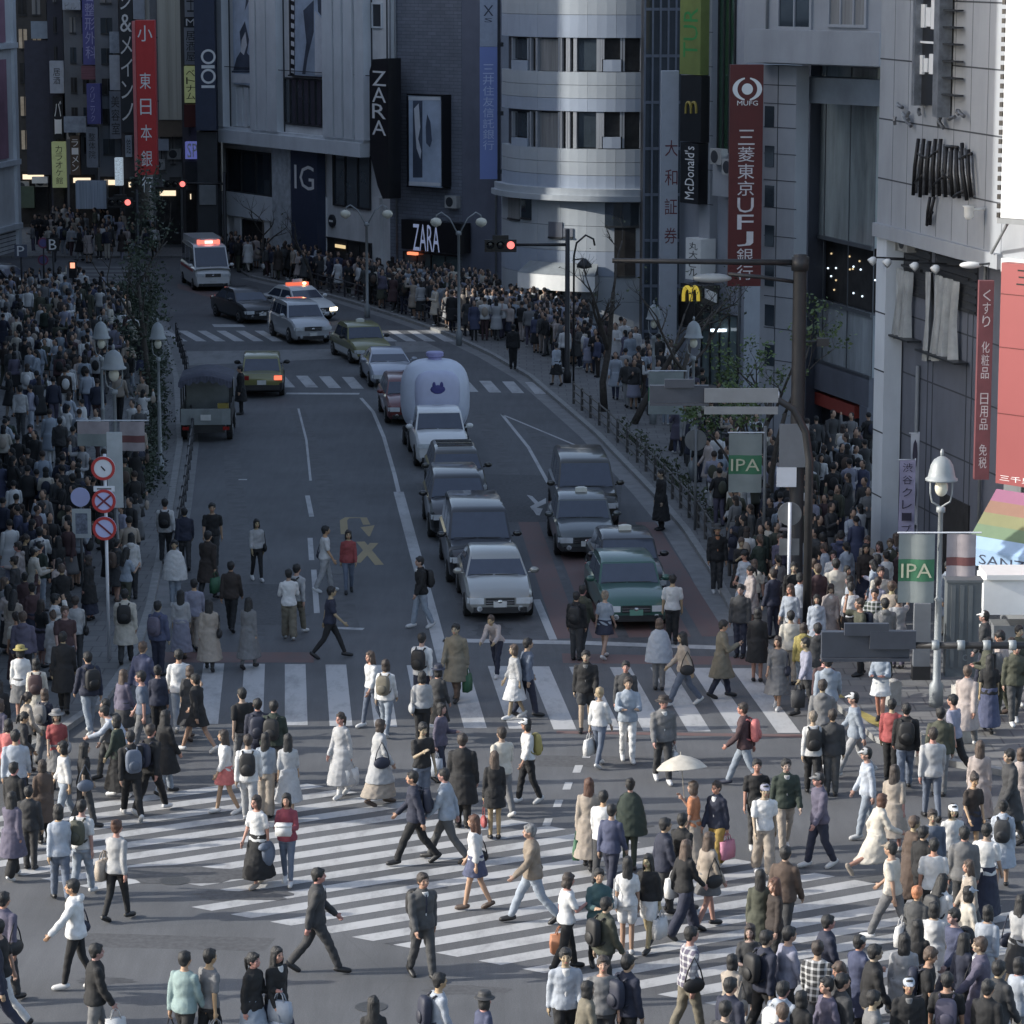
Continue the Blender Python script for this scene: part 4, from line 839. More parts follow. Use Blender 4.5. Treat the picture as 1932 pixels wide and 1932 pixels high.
# ================================================================ street furniture and trees
POLE=M('pole_grey',(.17,.175,.18),.5,.3,var=.15,dirt=.2); POLED=M('pole_dark',(.035,.035,.037),.5,.4,var=.2); LAMPG=M('lamp_grey_green',(.26,.28,.29),.5,.1,var=.1,dirt=.2); BULB=M('lamp_bulb_glass',(.62,.6,.5),.25,var=.1)
SIGNW=M('sign_white',(.62,.64,.68),.45,var=.05); SIGNR=M('sign_red',(.42,.03,.03),.45,var=.08); SIGNL=M('sign_lavender',(.45,.47,.72),.45,var=.05)
def base(x,y):
    p=G(x,y); h=gz(p.x,p.y)
    if h: p=G(x,y,h)
    return p
CAMN=Vector((0,-1,0))
def disc(mb,c,r,th=.03,n=28): mb.lathe(Vector(c)+Vector((0,th/2,0)),[(r,0),(r,th),(r*.97,th+.002)],n,axis=CAMN)
def rring(mb,c,r0,r1,th=.012,n=28):
    c=Vector(c)
    for i in range(n):
        a0,a1=2*math.pi*i/n,2*math.pi*(i+1)/n; p=lambda a,r:c+Vector((math.cos(a)*r,-th,math.sin(a)*r)); mb.add([p(a0,r1),p(a0,r0),p(a1,r0),p(a1,r1)],[(0,1,2,3)])
def bell_lamp(label,x,y,h=5.9,s=1.,rzv=0):
    p=base(x,y); t=thing('street_lamp',label,'street lamp',p,0,'bell shaped street lamps')
    mb=MB(); mb.lathe(p,[(.16*s,0),(.16*s,.5),(.09*s,.6),(.075*s,2.4),(.1*s,2.45),(.06*s,2.5),(.055*s,h-1.35),(.1*s,h-1.33),(.1*s,h-1.22),(.05*s,h-1.2)],14); mb.build('pole',LAMPG,t,True)
    for sx in(-1,1):
        mb=MB(); mb.tube([p+Vector((0,0,h-1.22)),p+Vector((sx*.2*s,0,h-1.1)),p+Vector((sx*.24*s,0,h-.9)),p+Vector((sx*.24*s,0,h-.62))],.022*s,6); mb.build('bracket',LAMPG,t,True)
    mb=MB(); mb.ell(p+Vector((0,0,h-.78)),(.15*s,.15*s,.2*s),14,10); mb.build('bulb',BULB,t,True)
    mb=MB(); mb.lathe(p+Vector((0,0,h-.62)),[(.36*s,0),(.36*s,.04),(.31*s,.07),(.28*s,.2),(.25*s,.34),(.18*s,.46),(.08*s,.53),(.03*s,.55)],20); mb.build('shade',LAMPG,t,True)
    mb=MB(); mb.ell(p+Vector((0,0,h+0)),(.045*s,.045*s,.09*s),10,6); mb.build('finial',LAMPG,t,True)
    return t,p
L1,p1_=bell_lamp('large bell shaped street lamp beside the rainbow awning',1766,1333,5.75)
L2,p2_=bell_lamp('bell shaped street lamp over the left pavement near the round road signs',222,1030,5.7)
bell_lamp('small bell street lamp beside the dark tree column',303,900,5.1,.78); bell_lamp('small bell street lamp left of the dark tree column',197,915,5.3,.82)
bell_lamp('small bell street lamp below the golden arches box',1306,905,5.2,.85)
bell_lamp('small grey bell lamp beside the leafless street trees',1232,800,4.4,.8)
def twin_lamp(label,x,y,h):
    p=base(x,y); t=thing('street_lamp',label,'street lamp',p,0,'twin globe street lamps'); mb=MB(); mb.lathe(p,[(.13,0),(.13,.6),(.07,.7),(.06,h-.9),(.12,h-.88),(.12,h-.75),(.05,h-.7)],12); mb.build('pole',LAMPG,t,True)
    for sx in(-1,1):
        mb=MB(); mb.tube([p+Vector((0,0,h-.9)),p+Vector((sx*.4,0,h-.15)),p+Vector((sx*.75,0,h+.1)),p+Vector((sx*.95,0,h-.02)),p+Vector((sx*.98,0,h-.15))],.035,6); mb.build('arm',LAMPG,t,True)
        mb=MB(); mb.lathe(p+Vector((sx*.98,0,h-.55)),[(.02,0),(.2,.1),(.26,.22),(.2,.36),(.06,.42)],14); mb.build('globe',BULB,t,True)
twin_lamp('twin armed street lamp in front of the brick clothes shop',866,652,5.7); twin_lamp('twin armed street lamp by the black tapering sign',693,600,5.2)
def banner(label,pl,z0,z1,x0,x1,fill,rowtext=None,back=False):
    t=thing('street_banner',label,'banner',pl+Vector(((x0+x1)/2,0,z0))); mb=MB(); mb.tube([pl+Vector((min(x0,x1,0)-.03 if x0<0 else 0,-.02,z1+.03)),pl+Vector((max(x1,0)+(.12 if x1>0 else 0),-.02,z1+.03))],.02,6); mb.build('rod',SIGNW,t)
    n=6
    for i,(f0,f1,m) in enumerate(fill):
        mb=MB(); za,zb=z1+(z0-z1)*f0,z1+(z0-z1)*f1
        for k in range(n+1):
            u=x0+(x1-x0)*k/n; w_=.03*math.sin(k*1.1)
            mb.v+= [tuple(pl+Vector((u,-.04+w_,za))),tuple(pl+Vector((u,-.04+w_*1.3,zb)))]
        for k in range(n): mb.f.append((2*k,2*k+1,2*k+3,2*k+2)); mb.m.append(0)
        mb.build('cloth',m,t,True)
        if rowtext and i==rowtext[0]:
            mb=MB(); text(mb,rowtext[1],pl+Vector((x0+.06,-.085,zb+(za-zb)*.18)),(1,0,0),(0,0,1),abs(x1-x0)-.12,(za-zb)*.64); mb.build('lettering',M('cream_print',(.5,.5,.36),.6),t)
    return t
BG=M('banner_grey',(.22,.245,.24),.7,scale=2,var=.12); BGR=M('banner_green',(.05,.17,.09),.7); BGD=M('banner_pink_grey',(.34,.3,.31),.7,var=.15); BRD=M('banner_dark_red',(.15,.06,.06),.7)
FILL=[(0,.42,BG),(.42,.79,BGR),(.79,1.15,BG)]
banner('green and grey street banner with three big letters on the big bell lamp',p1_+Vector((0,-.1,0)),2.6,3.95,-.93,-.13,FILL,(1,'IPA'))
banner('pinkish grey street banner on the awning side of the big bell lamp',p1_+Vector((0,-.1,0)),3.0,3.95,.13,.78,[(0,.55,BGD),(.55,.75,BRD),(.75,1,BGD)])
banner('dark red and grey street banner on the left bell lamp',p2_+Vector((0,-.1,0)),2.8,3.6,.15,.85,[(0,.5,BGD),(.5,.75,BRD),(.75,1.05,BGD)])
banner('dull grey street banner on the far side of the left bell lamp',p2_+Vector((0,-.1,0)),2.9,3.6,-1.05,-.15,[(0,.5,BGD),(.5,1,BG)])
def pole_banner(label,x,y,xs,ya,yb,fill,rt):
    p=base(x,y); sc=P(p)[2]; z=lambda yy:(y-yy)/sc; mb=MB(); mb.tube([p,p+Vector((0,0,z(ya)+.2))],.045,8); t=banner(label,p,z(yb),z(ya),xs[0]/sc,xs[1]/sc,fill,rt); mb.build('pole',POLE,t,True)
pole_banner('green lettered street banner among the right pavement trees',1440,1085,(-68,-6),815,912,FILL,(1,'IPA'))
pole_banner('small grey green lettered banner farther along the right pavement',1296,880,(-74,-8),700,770,FILL,(1,'IPA'))
# ---- traffic lights
LENSR=M('red_lens_lit',(.6,.05,.04),.3,emit=(1,.2,.18),estr=.75); LENSO=M('lens_off',(.02,.02,.022),.2)
def signal(label,x,y,H,armlen,side=-1,dz=0.,polem=POLED,face=-1,lit=True,n3=1.25,r=.09,curve=False,hx=0,pr=.11):
    p=base(x,y); t=thing('traffic_light',label,'traffic light',p); mb=MB()
    if curve: mb.tube([p,p+Vector((0,0,H-1.6)),p+Vector((side*.1,0,H-.9)),p+Vector((side*.4,0,H-.35)),p+Vector((side*.9,0,H-.05)),p+Vector((side*1.4,0,H))],[pr,pr*.9,pr*.85,pr*.8,pr*.7,pr*.65],10); st=1.4
    else: mb.lathe(p,[(pr*1.5,0),(pr*1.5,.4),(pr,.5),(pr*.8,H+.6),(.02,H+.62)],12); st=0
    mb.build('pole',polem,t,True); mb=MB(); mb.tube([p+Vector((side*st,0,H)),p+Vector((side*armlen,0,H+dz))],[pr*.6,pr*.5],8); mb.build('arm',polem,t,True)
    c=p+Vector((side*(armlen+n3/2*(1 if not hx else -1)),0,H+dz))+Vector((0,face*.12,0))
    mb=MB(); mb.box(c,(n3,.16,.42)); mb.box(c+Vector((0,0,-.24)),(n3*1.0,.34,.05)); mb.box(c+Vector((0,-face*.12,.27)),(n3*.5,.1,.2)); mb.build('housing',BLACK if face<0 else M('signal_back',(.055,.062,.08),.45,.3,var=.12),t)
    for i in range(3):
        lc=c+Vector(((i-1)*n3*.32,face*.1,0)); mb=MB(); mb.lathe(lc,[(.15,0),(.15,.03),(.1,.05)],16,axis=(0,face,0)); mb.build('lens',LENSR if (lit and i==2) else LENSO,t,True)
        mb=MB()
        for k in range(7):
            a0=math.pi*k/7; a1=math.pi*(k+1)/7; q=lambda a,d:lc+Vector((math.cos(a)*.17,face*d,math.sin(a)*.17)); mb.add([q(a0,0),q(a1,0),q(a1,.2),q(a0,.2)],[(0,1,2,3)])
        mb.build('visor',BLACK,t)
    return t,p
signal('dark signal pole with a red light before the round building',1070,722,(722-463)/47.5,(1065-970)/47.5,-1)
signal('red traffic light hanging by the red bank sign near the tree',262,560,(560-383)/37.5,.2,-1,r=.1)
signal('red traffic light on a long arm from the navy block corner',426,512,(512-347)/35.,(426-356)/35.,-1)
tS,pS=signal('large grey signal back hanging in front of the right corner crowd',2010,1830,(1830-1207)/112.5,(2010-1705)/112.5,-1,face=1,lit=False,n3=1.44)
mb=MB(); mb.box(pS+Vector((-3.0,0,(1830-1196)/112.5)),(.75,.12,.3)); mb.build('back_box',M('signal_back',(0,0,0)),tS)
mb=MB()
for k in range(5): mb.lathe(pS+Vector((-2.3+k*.42,-.0,5.54)),[(.07,-.06),(.085,-.06),(.085,.06),(.07,.06)],10,axis=(1,0,0))
mb.build('clamps',LAMPG,tS,True)
mb=MB()
for k in(-1,1): mb.box(pS+Vector((-2.7-.71+k*.25,.29-.0,5.54)),(.05,.03,.4))
tS2,pS2=signal('grey signal back on a curved arm among the right trees',1521,1232,(1232-748)/77.,(1521-1335)/77.,-1,face=1,lit=False,n3=1.4,curve=True)
mb=MB(); mb.box(pS2+Vector((-1.65,-.1,6.28)),(1.75,.05,.34)); mb.box(pS2+Vector((-1.65,-.1,5.92)),(1.75,.05,.18)); mb.build('sign_plate',M('pale_grey_plate',(.15,.16,.175),.5,var=.1),tS2)
mb=MB()
for k in range(3): mb.lathe(pS2+Vector((-2.2+k*.7,0,6.28)),[(.06,-.05),(.08,-.05),(.08,.05),(.06,.05)],10,axis=(1,0,0))
mb.build('clamps',SIGNW,tS2,True)
# tall mast with lamp arm
p=base(1499,1160); t=thing('lighting_mast','tall thick dark mast with a long horizontal arm','mast',p); mb=MB(); mb.lathe(p,[(.24,0),(.24,.8),(.19,.9),(.17,9.0),(.17,9.2),(.02,9.22)],16); mb.build('pole',M('mast_brown_grey',(.022,.021,.022),.6,var=.2),t,True)
mb=MB(); mb.tube([p+Vector((0,0,9.0)),p+Vector((-4.7,0,9.05))],[.08,.06],8); mb.build('arm',POLED,t,True); mb=MB(); mb.tube([p+Vector((0,0,8.5)),p+Vector((-1.0,-.1,8.65)),p+Vector((-1.8,-.1,8.72))],.05,8); mb.build('lamp_arm',POLED,t,True)
mb=MB(); mb.ell(p+Vector((-2.2,-.1,8.62)),(.5,.17,.12),14,8); mb.build('lamp_head',LAMPG,t,True); mb=MB(); mb.lathe(p+Vector((0,0,8.8)),[(.22,0),(.22,.35)],14); mb.build('collar',POLED,t,True)
mb=MB(); mb.tube([p+Vector((0,0,7.0)),p+Vector((.5,0,7.02))],.03,6); mb.box(p+Vector((.6,0,7.0)),(.3,.2,.2)); mb.build('loudspeaker',POLED,t)
mb=MB(); mb.box(p+Vector((-.1,-.2,4.4)),(.75,.06,1.1)); mb.build('board',M('pale_grey_plate',(0,0,0)),t); mb=MB(); mb.box(p+Vector((-.28,-.24,3.6)),(.5,.03,.5)); mb.build('notice',SIGNW,t)
# slim street-light pole with curl near the round building
p=base(1082,735); t=thing('street_lamp','slim dark post with a curled arm beside the signal pole','street lamp',p); mb=MB(); mb.tube([p,p+Vector((0,0,5.2)),p+Vector((.1,0,5.7)),p+Vector((.45,0,6.0)),p+Vector((.75,0,5.85)),p+Vector((.8,0,5.6))],.04,8); mb.build('pole',POLED,t,True); mb=MB(); mb.lathe(p+Vector((.4,0,4.7)),[(.05,0),(.3,.06),(.27,.2),(.06,.4)],14); mb.build('shade',POLED,t,True); mb=MB(); mb.tube([p+Vector((0,0,5.05)),p+Vector((.4,0,5.1))],.03,6); mb.build('arm',POLED,t)
# ---- round road signs, left
p=base(206,1243); sc=P(p)[2]; t=thing('road_sign','white pole carrying three round red rimmed road signs','road sign',p); zz_=lambda y:(1243-y)/sc
mb=MB(); mb.tube([p,p+Vector((0,0,zz_(852)))],.04,8); mb.build('pole',SIGNW,t,True)
for i,y in enumerate((878,940,992)):
    c=p+Vector((-.03,-.06,zz_(y))); mb=MB(); disc(mb,c,.285); d=mb.build('sign_disc',SIGNW if i==0 else SIGNL,t); mb=MB(); rring(mb,c-Vector((0,.022,0)),.215,.285); mb.build('red_rim',SIGNR,d)
    mb=MB()
    def bar(a,L,w=.045,yy=-.04):
        u=Vector((math.cos(a),0,math.sin(a))); v=Vector((-u.z,0,u.x)); cc=c+Vector((0,yy,0)); mb.add([cc-u*L-v*w/2,cc+u*L-v*w/2,cc+u*L+v*w/2,cc-u*L+v*w/2],[(0,1,2,3)])
    if i==0: bar(2.3,.07,.03); bar(-.6,.02,.03)
    if i==1: bar(.72,.22); bar(-.72,.22,yy=-.042)
    if i==2: bar(-.72,.22)
    mb.build('bar',M('dark_red_bar',(.16,.02,.04),.5) if i else INK,d)
mb=MB(); c=p+Vector((-.02,-.05,zz_(917))); mb.box(c,(.5,.02,.13)); d=mb.build('plate',SIGNW,t); mb=MB(); mb.box(c+Vector((0,-.013,0)),(.34,.004,.03)); mb.build('print',INK,d)
p=base(228,1120); sc=P(p)[2]; t=thing('notice_board','tall narrow white notice board behind the round road signs','notice board',p); mb=MB(); z=lambda y:(1120-y)/sc; mb.box(p+Vector((-.08,0,(z(812)+z(955))/2)),(.4,.05,z(812)-z(955))); mb.build('board',M('notice_white',(.42,.45,.46),.5,scale=3,var=.12),t); mb=MB(); mb.tube([p,p+Vector((-.08,.03,z(950)))],.04,8); mb.build('pole',POLE,t,True)
p=base(156,1110); sc=P(p)[2]; z=lambda y:(1110-y)/sc; t=thing('bus_stop_sign','lavender disc bus stop sign with a timetable board','bus stop sign',p); mb=MB(); mb.tube([p,p+Vector((0,0,z(925)))],.035,8); mb.build('pole',POLE,t,True); mb=MB(); disc(mb,p+Vector((0,-.04,z(935))),.255); mb.build('disc',SIGNL,t); mb=MB(); mb.box(p+Vector((.02,-.04,z(985))),(.5,.04,.78)); b_=mb.build('timetable',M('notice_white',(0,0,0)),t); mb=MB(); mb.box(p+Vector((.02,-.062,z(985))),(.32,.004,.55)); mb.build('print',M('timetable_grey',(.15,.17,.22),.6,scale=12,var=.6),b_)
p=base(1487,1180); sc=P(p)[2]; z=lambda y:(1180-y)/sc; t=thing('road_sign','grey back of a round road sign on a pale pole at the right','road sign',p); mb=MB(); mb.tube([p,p+Vector((0,0,z(945)))],.045,8); mb.build('pole',SIGNW,t,True); mb=MB(); disc(mb,p+Vector((0,.06,z(967))),.3); mb.build('sign_disc',POLE,t); mb=MB(); mb.box(p+Vector((0,.05,z(1030))),(.5,.03,.42)); mb.build('plate',POLE,t)
p=base(1311,1000); sc=P(p)[2]; z=lambda y:(1000-y)/sc; t=thing('road_sign','grey back of a smaller round road sign under the curved signal arm','road sign',p); mb=MB(); mb.tube([p,p+Vector((0,0,z(800)))],.04,8); mb.build('pole',POLE,t,True); mb=MB(); disc(mb,p+Vector((0,.05,z(829))),.32); mb.build('sign_disc',POLE,t)
# small far signs and pedestrian signal
for (x,yb,ys,tx,lb,m) in ((42,560,473,'P','small white P parking sign above the far left crowd',M('dim_navy_plate',(.1,.11,.15),.5)),(103,580,461,'B','small sign with a white letter B on a dark pole',POLED)):
    p=base(x,yb); sc=P(p)[2]; zc_=(yb-ys)/sc; t=thing('parking_sign',lb,'sign',p); mb=MB(); mb.tube([p,p+Vector((0,0,zc_+.2))],.05,6); mb.build('pole',POLED,t,True); mb=MB(); mb.box(p+Vector((0,-.07,zc_)),(.62,.05,.62)); mb.build('plate',m,t); mb=MB(); text(mb,tx,p+Vector((-.18,-.1,zc_-.25)),(1,0,0),(0,0,1),.36,.5); mb.build('lettering',WRITE,t)
for (x,yb,ys,lb) in ((85,575,458,'upper of two small round violet road signs at the far left'),(84,574,490,'lower of two small round violet road signs at the far left')):
    p=base(x,yb); sc=P(p)[2]; zc_=(yb-ys)/sc; t=thing('road_sign',lb,'road sign',p); mb=MB(); mb.tube([p,p+Vector((0,0,zc_))],.04,6); mb.build('pole',POLED,t,True); mb=MB(); disc(mb,p+Vector((0,-.06,zc_)),.26); d=mb.build('sign_disc',M('violet_sign',(.12,.11,.26),.5),t); mb=MB(); rring(mb,p+Vector((0,-.085,zc_)),.19,.26); mb.build('rim',M('dull_red_rim',(.22,.06,.1),.5),d)
p=base(140,588); sc=P(p)[2]; t=thing('pedestrian_signal','pedestrian signal with a small red figure light at the far left','traffic light',p); h=(588-492)/sc; mb=MB(); mb.tube([p,p+Vector((0,0,h))],.05,6); mb.build('pole',POLED,t,True); mb=MB(); mb.box(p+Vector((0,-.1,h-.4)),(.36,.18,.8)); mb.build('housing',BLACK,t)
for k,m in ((.2,M('amber_lens',(.6,.3,.2),.4,emit=(1,.4,.25),estr=.6)),(-.2,LENSO)): mb=MB(); mb.box(p+Vector((0,-.2,h-.4+k)),(.22,.02,.26)); mb.build('lens',m,t)
# ---- utility cabinets, posts, nobori
p=base(1816,1277); t=thing('utility_cabinet','tall grey ribbed utility cabinet beside the big bell lamp','cabinet',p); GC=M('cabinet_grey',(.13,.145,.155),.55,.2,var=.1,dirt=.2)
mb=MB(); mb.box(p+Vector((0,.25,1.12)),(.8,.5,2.24)); mb.build('body',GC,t)
for k in(-1,0,1): mb=MB(); mb.box(p+Vector((k*.2-.06,-.015,1.2)),(.1,.03,1.95)); mb.build('rib',GC,t)
mb=MB(); mb.box(p+Vector((0,.25,2.27)),(.86,.56,.06)); mb.build('cap',GC,t); mb=MB(); text(mb,'o',p+Vector((-.02,-.006,.38)),(1,0,0),(0,0,1),.16,.16); mb.build('emblem',LAMPG,t)
p=base(1738,1283); sc=P(p)[2]; t=thing('steel_post','plain pale grey square post below the big green banner','post',p); mb=MB(); mb.box(p+Vector((0,.1,.9)),(.38,.2,1.8)); mb.build('shaft',M('pale_grey_plate',(0,0,0)),t); mb=MB(); mb.box(p+Vector((0,.1,.16)),(.42,.24,.32)); mb.build('foot',POLED,t)
STONE=M('granite',(.33,.32,.3),.8,scale=5,var=.2,dirt=.2)
def bollard(x,y,w,h,lb,rz=.4):
    p=base(x,y); t=thing('stone_post',lb,'bollard',p,0,'granite posts on the right corner'); mb=MB(); u=Vector((math.cos(rz),math.sin(rz),0)); mb.box(p+Vector((0,0,h/2)),(w,w*.7,h),rz); mb.build('shaft',STONE,t); mb=MB(); mb.lathe(p+Vector((0,0,h)),[(w*.45,0),(w*.3,.04),(.01,.06)],12); mb.build('cap',STONE,t,True)
bollard(1815,1400,.42,1.25,'tall granite post on the right corner near the cabinet'); bollard(1685,1330,.3,.55,'short granite post on the yellow tactile strip'); bollard(1745,1445,.32,.7,'middle granite post behind the pale grey sweater person')
def nobori(label,x,y,ya,w,m,tx,lean=0.):
    p=base(x,y); sc=P(p)[2]; h=(y-ya)/sc; t=thing('nobori_flag',label,'flag',p); a=p+Vector((lean,0,h)); mb=MB(); mb.tube([p,a],.018,6); mb.tube([a-Vector((0,0,.03)),a+Vector((-w-.05,0,-.03))],.014,6); mb.build('pole',SIGNW,t,True)
    mb=MB(); N=12
    for i in range(N+1):
        f=i/N; o=a+(p-a)*(f*.62)
        for j in range(5): g=j/4; mb.v.append(tuple(o+Vector((-g*w,-.03+.05*math.sin(f*7+g*2)*g,-.04))))
    for i in range(N):
        for j in range(4): mb.f.append((i*5+j,i*5+j+1,(i+1)*5+j+1,(i+1)*5+j)); mb.m.append(0)
    mb.build('cloth',m,t,True); mb=MB(); n=len(tx)
    for i,ch in enumerate(tx):
        o=a+(p-a)*(.62*(i+.9)/(n+.3)); text(mb,ch,o+Vector((-w*.82,-.1,-.05)),(1,0,0),(0,0,1),w*.62,h*.6/n*.7)
    mb.build('lettering',M('flag_ink',(.04,.035,.06),.6),t)
nobori('lavender vertical flag with dark kana writing by the corner building',1722,1100,862,.42,M('lavender_cloth',(.36,.34,.48),.8,var=.12),'渋谷クレープ',.0)
nobori('narrow plain white flag behind the lavender flag',1728,1092,812,.22,M('white_cloth_flag',(.5,.52,.56),.8,var=.1),'・・',.0)
# ---- guard rail, right kerb
def guard(label,pts,off,h,m,sp=1.9):
    q=[G(*p_) for p_ in pts]; n=len(q); o=[]
    for i,p_ in enumerate(q):
        tt=(q[min(i+1,n-1)]-q[max(i-1,0)]).normalized(); o.append(p_+Vector((-tt.y,tt.x,0))*off+Vector((0,0,KH)))
    t=thing('guard_rail',label,'guard rail',o[0]); seg=[]
    for i in range(n-1):
        L=(o[i+1]-o[i]).length; k=max(1,round(L/sp)); seg+=[o[i].lerp(o[i+1],j/k) for j in range(k)]
    seg.append(o[-1])
    for s_p in seg: mb=MB(); mb.lathe(s_p,[(.05,0),(.05,h),(.03,h+.04)],8); mb.build('post',m,t)
    for z in(h*.95,h*.6,h*.25): mb=MB(); mb.tube([s_p+Vector((0,0,z)) for s_p in seg],.03,6); mb.build('rail',m,t)
guard('brown grey guard rail along the curving right kerb',[(1345,1095),(1288,1004),(1227,932),(1177,880),(1124,824),(1060,768)],-.45,.8,M('rail_brown_grey',(.1,.095,.09),.5,.3,var=.2))
guard('dark guard rail along the far kerb before the department store',[(860,640),(760,604),(660,572),(560,545)],-.45,.8,M('rail_dark',(.05,.05,.055),.5,.3,var=.2))
guard('dark guard rail along the left kerb beside the hedge',[(318,650),(337,717),(345,840),(328,954),(300,1090)],.35,.8,M('rail_dark',(0,0,0)))
# ---- trees
BARK=M('bark',(.06,.052,.045),.9,scale=9,var=.35,bump=.6); 
def leafmat(nm,c): 
    m=M(nm,c,.6,scale=1.3,var=.45); m.node_tree.nodes['Principled BSDF'].inputs['Subsurface Weight'].default_value=0; return m
LFD=leafmat('leaf_dark_green',(.035,.05,.03)); LFG=leafmat('leaf_green',(.07,.11,.035)); LFO=leafmat('leaf_olive',(.05,.065,.03))
def leaves(mb,c,r,n,size,rnd):
    for _ in range(n):
        d=Vector((rnd.gauss(0,1),rnd.gauss(0,1),rnd.gauss(0,1))).normalized()*(rnd.random()**.5)
        p_=Vector(c)+Vector((d.x*r[0],d.y*r[1],d.z*r[2])); a=Vector((rnd.gauss(0,1),rnd.gauss(0,1),rnd.gauss(0,.7))).normalized(); b_=a.cross(Vector((rnd.gauss(0,1),rnd.gauss(0,1),rnd.gauss(0,1)))).normalized(); s=size*rnd.uniform(.6,1.4)
        mb.add([p_-a*s*.5,p_+b_*s*.28,p_+a*s*.5,p_-b_*s*.28],[(0,1,2,3)])
def tree(label,x,y,h,r0,seed,leaf,nleaf,lsize,col=False,bare=.0,spread=1.,group='street trees on the right pavement',clump=.35):
    rnd=random.Random(seed); p=base(x,y); t=thing('street_tree',label,'tree',p,0,group); tr=MB(); tips=[]
    def grow(a,d,L,r,lev):
        n=4; pts=[a]; rs=[r]
        for i in range(n):
            d=(d+Vector((rnd.gauss(0,.13),rnd.gauss(0,.13),rnd.gauss(.02,.08)))).normalized(); pts.append(pts[-1]+d*L/n); rs.append(r*(1-.5*(i+1)/n))
        tr.tube(pts,rs,7 if lev<2 else (5 if lev<3 else 4))
        if lev>=4 or r<.007: tips.append(pts[-1]); return
        for k in range(rnd.randint(2,3)+(lev==0)+(lev==2)):
            j=rnd.randint(2,n); e=Vector((rnd.gauss(0,1),rnd.gauss(0,1),rnd.uniform(.1,1.0))).normalized(); e=(d*.55+e*.75*spread).normalized()
            if col: e=(e+Vector((0,0,.8))).normalized()
            grow(pts[j],e,L*rnd.uniform(.42,.62),rs[j]*.72,lev+1)
        tips.append(pts[-1])
    d0=Vector((rnd.gauss(0,.05),rnd.gauss(0,.05),1)).normalized(); grow(p,d0,h*.52,r0,0)
    tr.build('trunk',BARK,t,True); lf=MB()
    if col:
        k=nleaf//26
        for i in range(26):
            f=i/25; z=h*(.12+.88*f); w_=.95*(.5+.6*math.sin(math.pi*min(1,f*.9+.12)))*rnd.uniform(.5,1.15); leaves(lf,p+Vector((rnd.gauss(0,.35),rnd.gauss(0,.35),z)),(w_*.75,w_*.75,h*.06),k,lsize,rnd)
    else:
        use=[q for q in tips if rnd.random()>bare]; k=max(1,nleaf//max(1,len(use)))
        for q in use: leaves(lf,q,(clump*rnd.uniform(.6,1.3),)*3,int(k*rnd.uniform(.4,1.6)),lsize,rnd)
    if lf.v: lf.build('crown',leaf,t)
tree('dark leafy columnar tree beside the left kerb',284,752,8.8,.13,3,LFD,1500,.15,True,group=None)
tree('thin dark leafy tree behind the columnar tree',262,700,5.2,.09,8,LFD,800,.16,True,group=None)
tree('leafless knobbly tree with a pale sky side in front of the round building',1140,776,8.6,.15,21,LFO,60,.12,bare=.7,spread=.9)
tree('twiggy nearly bare tree before the grey slab sign',1196,800,7.4,.14,22,LFO,260,.13,bare=.4)
tree('bare twisted tree below the golden arches box',1268,850,7.2,.14,23,LFO,160,.12,bare=.5)
tree('small tree with fresh green tufts under the maroon bank sign',1405,960,7.4,.13,24,LFG,900,.13,bare=.35,clump=.3)
tree('sparse tree with green tufts left of the thick mast',1450,1010,7.4,.12,29,LFG,700,.13,bare=.4,clump=.3)
tree('low green tufted tree behind the curved signal arm',1366,985,4.6,.1,27,LFG,800,.13,bare=.3,clump=.32)
tree('thin bare street tree by the far white pilaster',500,520,5.5,.09,31,LFO,40,.12,bare=.7,group='street trees before the department store'); tree('thin dark bare street tree left of the round emblem',590,552,5.0,.09,33,LFO,40,.12,bare=.7,group='street trees before the department store')
def hedge(label,pts,off,w,h,n,leaf,size,seed):
    rnd=random.Random(seed); q=[G(*p_) for p_ in pts]; t=thing('hedge',label,'hedge',q[0]+Vector((off,0,KH))); mb=MB(); tot=len(q)-1
    for i in range(tot):
        for _ in range(n//tot):
            f=rnd.random(); c=q[i].lerp(q[i+1],f); z=KH+h*rnd.random()**.8*(.75+.35*math.sin(c.y*2.1)); leaves(mb,c+Vector((off+rnd.gauss(0,w*.33),0,z)),(.12,.12,.1),3,size,rnd)
    mb.build('foliage',leaf,t); st=MB()
    for i in range(tot):
        for k in range(8): c=q[i].lerp(q[i+1],(k+.5)/8)+Vector((off,0,KH)); st.tube([c,c+Vector((rnd.gauss(0,.08),rnd.gauss(0,.08),h*.7))],.012,5)
    st.build('stems',BARK,t)
hedge('dark clipped hedge along the left kerb beside the open truck',[(318,650),(337,717),(345,840),(328,954)],-1.0,.8,1.15,2600,LFD,.13,4)
hedge('low dark shrubs along the right pavement edge below the trees',[(1290,1000),(1230,930),(1180,880),(1124,824)],.95,.45,.6,380,LFO,.12,5)
hedge('fan leaved dark shrub at the far left kerb by the tree',[(255,585),(300,640)],-.6,1.4,1.7,700,LFD,.22,6)
